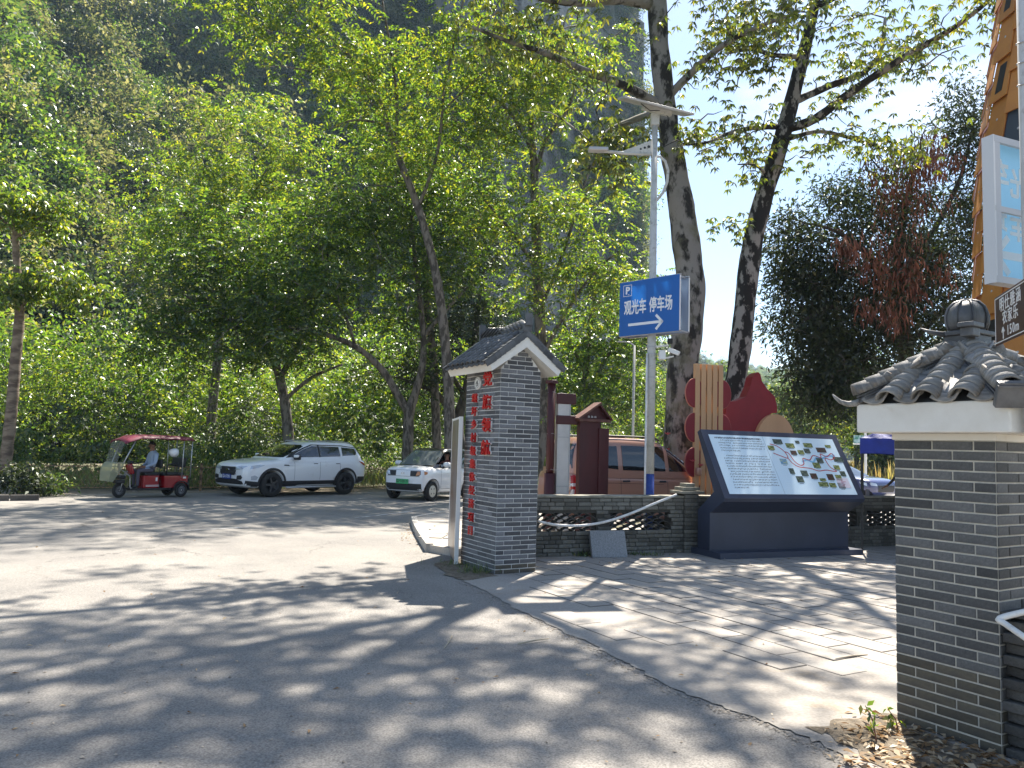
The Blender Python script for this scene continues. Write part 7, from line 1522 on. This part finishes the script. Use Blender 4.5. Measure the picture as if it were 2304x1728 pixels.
# rose bush against the tall trunk
q2 = at(1520, 1050, 15.9); rb_ = shrub('rose_bush', 'dark rose bush with a few pink blooms against the tall pale trunk', (q2.x, q2.y, 0), .62, 120, 36, .09, lf_dark, .5, 9, 2.0)
m_bloom = pbr('pink petals', (.62, .13, .16), .6)
for k in range(9):
    a = RNG.uniform(0, 6.28); z = RNG.uniform(1.1, 2.1); b = MB(); r_ = .05
    for j in range(7):
        t_ = j * .9; b.add([(0, 0, 0), (r_ * math.cos(t_ - .5), r_ * math.sin(t_ - .5), r_ * .6), (r_ * 1.2 * math.cos(t_), r_ * 1.2 * math.sin(t_), r_ * (.5 + .1 * j)), (r_ * math.cos(t_ + .5), r_ * math.sin(t_ + .5), r_ * .6)], [(0, 1, 2, 3)])
    b.build('bloom', m_bloom, rb_, False, (.5 * math.cos(a), -.35 + .3 * math.sin(a) - .25, z))
# weeds by the lettered pillar and along the wall
def weeds(name, label, cx, cy, rx, ry, n, h0, h1, mat, wd=.008):
    B = np.stack([RNG.normal(cx, rx, n), RNG.normal(cy, ry, n), np.zeros(n) + .004], -1); return grass(name, label, B, h0, h1, mat, wd, .5)
q = gnd(1075, 1290); weeds('weeds', 'tuft of green weeds at the foot of the lettered pillar', q.x, q.y, .12, .10, 150, .06, .20, lf_low)
q = gnd(1035, 1272); weeds('weeds', 'scruffy low weeds beside the edge-on display board', q.x, q.y, .16, .12, 120, .03, .10, lf_low)
q = gnd(1305, 1252); weeds('weeds', 'small fern-like weeds left of the leaning granite slab', q.x, q.y, .09, .05, 60, .05, .13, lf_low, .02)
q = gnd(1440, 1250); weeds('weeds', 'low weeds along the wall right of the leaning granite slab', q.x, q.y, .22, .04, 90, .03, .09, lf_low, .018)
# soil patches
def patch(name, pts, z, mat, jit=.03):
    P = []
    for k in range(len(pts)):
        a = gnd(*pts[k]); b = gnd(*pts[(k + 1) % len(pts)])
        for j in range(5): p = a.lerp(b, j / 5); P.append((p.x + RNG.normal() * jit, p.y + RNG.normal() * jit))
    return sheet(name, P, z, mat)
m_litter = pbr('litter soil', (.20, .165, .12), .95, col2=(.12, .095, .065), nscale=9, grain=.4, gscale=60, bump=.6, bscale=40)
patch('soil_patch', [(975, 1268), (1030, 1258), (1110, 1290), (1118, 1298), (1040, 1306), (1000, 1290)], .006, m_litter)
patch('soil_bed', [(1830, 1640), (1900, 1620), (2015, 1612), (2060, 1640), (2254, 1716), (2330, 1740), (2330, 1900), (2120, 1900), (2000, 1740), (1900, 1680)], .009, m_litter)
# fallen leaves
def fallen(name, label, C, L0, L1, mat=lf_dry):
    n = len(C); d = RNG.normal(size=(n, 3)) * np.array([1, 1, .15]); nr = unit(np.array([0, 0, 1.0]) + RNG.normal(size=(n, 3)) * .35)
    L = RNG.uniform(L0, L1, n); return tag(obj(name, leaf_mesh(name, C, d, L, L * .42, mat, .07, nr)), label, 'fallen leaves', kind='stuff')
c = []
for _ in range(1500):
    px, py = RNG.uniform(1850, 2330), RNG.uniform(1600, 1860); p = gnd(px, py)
    edge_y = 1612 + max(0, (px - 2020)) * .36
    if py < edge_y + 8 and px > 2010: continue
    if RNG.uniform() < np.clip((px - 1840) / 150, .1, 1) * np.clip((py - 1590) / 60, 0, 1): c.append((p.x, p.y, .014 + RNG.uniform(0, .02)))
fallen('leaf_litter', 'brown leaf litter heaped round the foot of the near pillar', np.array(c), .03, .085)
c = []
for _ in range(120):
    px, py = RNG.uniform(0, 1980), 1130 + 590 * RNG.uniform() ** 1.3; p = gnd(px, py); c.append((p.x, p.y, .005 if px < 1100 + (py - 1300) * 1.9 else .016))
for _ in range(110): p = gnd(RNG.normal(925, 14), RNG.normal(1200, 14)); c.append((p.x, p.y, .005))
for _ in range(90): p = gnd(RNG.uniform(1230, 1960), RNG.normal(1262, 12)); c.append((p.x, p.y, .024))
fallen('scattered_leaves', 'dry leaves scattered over road and paving', np.array(c), .025, .06)
# grit along the broken edge of the apron and by the kerb
def pebbles(name, label, C, r0, r1):
    n = len(C); base = np.array([(1, 0, 0), (0, 1, 0), (-1, 0, 0), (0, -1, 0), (0, 0, .7)]); a = RNG.uniform(0, 6.28, n); r = RNG.uniform(r0, r1, n)
    ca, sa = np.cos(a)[:, None], np.sin(a)[:, None]; B = base[None] * (1 + RNG.normal(size=(n, 5, 3)) * .2); x = B[:, :, 0] * ca - B[:, :, 1] * sa; y = B[:, :, 0] * sa + B[:, :, 1] * ca
    co = np.stack([x, y, B[:, :, 2]], -1) * r[:, None, None] + C[:, None, :]; f = np.array([(0, 1, 4), (1, 2, 4), (2, 3, 4), (3, 0, 4)])
    return tag(obj(name, np_mesh(name, co.reshape(-1, 3), (f[None] + 5 * np.arange(n)[:, None, None]).reshape(-1, 3), pbr(name + ' stone', (.26, .23, .19), .9, island=.45))), label, 'grit', kind='stuff')
c = []
for _ in range(700):
    k = int(RNG.integers(0, len(edge) - 1)); p = gnd(*edge[k]).lerp(gnd(*edge[k + 1]), RNG.uniform()); c.append((p.x - abs(RNG.normal()) * .06, p.y - abs(RNG.normal()) * .05, -.001))
for _ in range(250): p = gnd(RNG.uniform(0, 2000), 1200 + 520 * RNG.uniform()); c.append((p.x, p.y, 0.0))
for _ in range(200): p = gnd(RNG.normal(950, 25), RNG.normal(1235, 20)); c.append((p.x, p.y, 0.0))
pebbles('grit', 'loose grit gathered along the broken paving edge', np.array(c), .004, .013)
# twigs lying on the asphalt
m_twig = pbr('dry twig', (.42, .36, .27), .8)
for lab, a, b in (('pale dry twig lying on the asphalt below the pillar shadow', (1017, 1434), (999, 1462)), ('thin broken stick lying near the edge of the paving', (1165, 1452), (1235, 1440)), ('short dark stick on the paving left of the near pillar', (1880, 1486), (1952, 1476))):
    p, q = gnd(*a), gnd(*b); mb = MB(); m_ = (p + q) / 2; mb.tube([(p.x, p.y, .012), (m_.x + .01, m_.y + .01, .018), (q.x, q.y, .012)], [.006, .007, .004], 6); tag(mb.build('twig', m_twig, None, True), lab, 'twig')
# seedlings by the near pillar
for lab, (px, py), hgt in (('wilting green seedling in the leaf litter left of the near pillar', (1972, 1672), .20), ('small green seedling close against the corner of the near pillar', (2022, 1650), .13)):
    p = gnd(px, py); sd = thing('seedling', lab, 'seedling', (p.x, p.y, .008)); mb = MB(); mb.tube([(0, 0, 0), (-.02, 0, hgt * .6), (-.06, .01, hgt)], [.005, .004, .002], 5); mb.build('stem', m_pod, sd)
    n = 16; C = np.stack([-.06 * np.linspace(.2, 1, n) + RNG.normal(size=n) * .015, RNG.normal(size=n) * .02, np.linspace(.35, 1.05, n) * hgt], -1); L = RNG.uniform(.04, .075, n)
    obj('leaves', leaf_mesh('leaves', C, RNG.normal(size=(n, 3)) + np.array([0, 0, -.9]), L, L * .45, lf_mid2), sd)
# ---------------------------------------------------------------- far right: road, maize, trees
m_maize = leafmat('dry maize', [(.30, .22, .09), (.42, .32, .14), (.30, .30, .09), (.5, .40, .2)], (1.5, 1.4, .9), .45, .03)
B = []
for _ in range(5200):
    x = RNG.uniform(20, 52); y = 44 + (x - 22) * .35 + RNG.uniform(0, 11); B.append((x, y, 0))
tag(grass('maize_field', 'dry yellow maize standing beyond the far road', np.array(B), .9, 1.9, m_maize, .09, .22), cat='maize', kind='stuff')
def far_tree(name, label, px, d, h, w, leaf, seed):
    p = at(px, 1040, d); base = Vector((p.x, p.y, 0)); tk = [(base, .18), (base + Vector((.1, 0, h * .4)), .14), (base + Vector((-.1, .1, h * .8)), .06)]
    C = blob_points([(base + Vector((0, 0, h * .62)), (w, w, h * .36), 90), (base + Vector((w * .3, 0, h * .4)), (w * .7, w * .7, h * .22), 40), (base + Vector((-w * .35, 0, h * .8)), (w * .5, w * .5, h * .2), 30)])
    return tree(name, label, tk, [], C, 'simple', .42, 30, .26, .42, m_bark, leaf, twig=.02)
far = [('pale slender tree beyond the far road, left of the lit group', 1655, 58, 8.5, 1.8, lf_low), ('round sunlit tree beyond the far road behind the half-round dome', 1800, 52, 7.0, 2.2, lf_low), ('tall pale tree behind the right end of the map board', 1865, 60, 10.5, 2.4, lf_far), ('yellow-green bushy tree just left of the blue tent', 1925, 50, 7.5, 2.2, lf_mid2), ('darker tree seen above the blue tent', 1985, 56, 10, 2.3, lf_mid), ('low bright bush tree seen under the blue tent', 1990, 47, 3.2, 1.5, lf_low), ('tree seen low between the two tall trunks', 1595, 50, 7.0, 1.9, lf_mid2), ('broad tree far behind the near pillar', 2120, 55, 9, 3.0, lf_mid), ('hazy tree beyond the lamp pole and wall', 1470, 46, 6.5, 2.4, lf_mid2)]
for k, (lab, px, d, h, w, lf) in enumerate(far): far_tree('far_tree', lab, px, d, h, w, lf, k)
mass_c = np.concatenate([np.stack([RNG.uniform(a, b, 140), RNG.uniform(62, 78, 140), RNG.uniform(.5, 1, 140) * hh], -1) for a, b, hh in ((14, 24, 5.0), (22, 36, 7), (34, 60, 6.5), (4, 15, 5.5))])
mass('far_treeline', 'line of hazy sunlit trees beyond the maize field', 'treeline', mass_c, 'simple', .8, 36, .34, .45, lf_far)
q = at(1947, 1000, 34); fs_ = thing('far_signpost', 'pale post with small green landscape panel beyond the wall', 'signpost', (q.x, q.y, 0))
mb = MB(); mb.tube([(0, 0, 0), (0, 0, 2.9)], .06, 8); mb.build('post', m_wht, fs_); mb = MB(); mb.bbox((-.26, 0, 2.45), (.52, .05, .34), .006); pn = mb.build('panel', pbr('green landscape print', (.05, .22, .16), .5, col2=(.45, .6, .65), nscale=5), fs_); mb = MB(); mb.box((-.26, -.03, 2.24), (.56, .03, .06)); mb.build('white_rail', m_wht, fs_)
kb = MB(); a = gnd(1900, 1108); 
kb.box((28, 42.6, .06), (44, .3, .14), R(19)); tag(kb.build('far_kerb', m_kerb), kind='structure')
# ---------------------------------------------------------------- haze over the valley
hz, t, o = _new('valley haze')
pv_ = t.nodes.new('ShaderNodeVolumePrincipled'); pv_.inputs['Color'].default_value = (.52, .74, 1.0, 1); pv_.inputs['Density'].default_value = .00028; pv_.inputs['Anisotropy'].default_value = .15
t.links.new(pv_.outputs[0], o.inputs['Volume'])
mb = MB(); mb.box((100, 200, 70), (1640, 1440, 142)); tag(mb.build('haze', hz), 'pale blue haze hanging in the valley air', 'haze', kind='stuff')
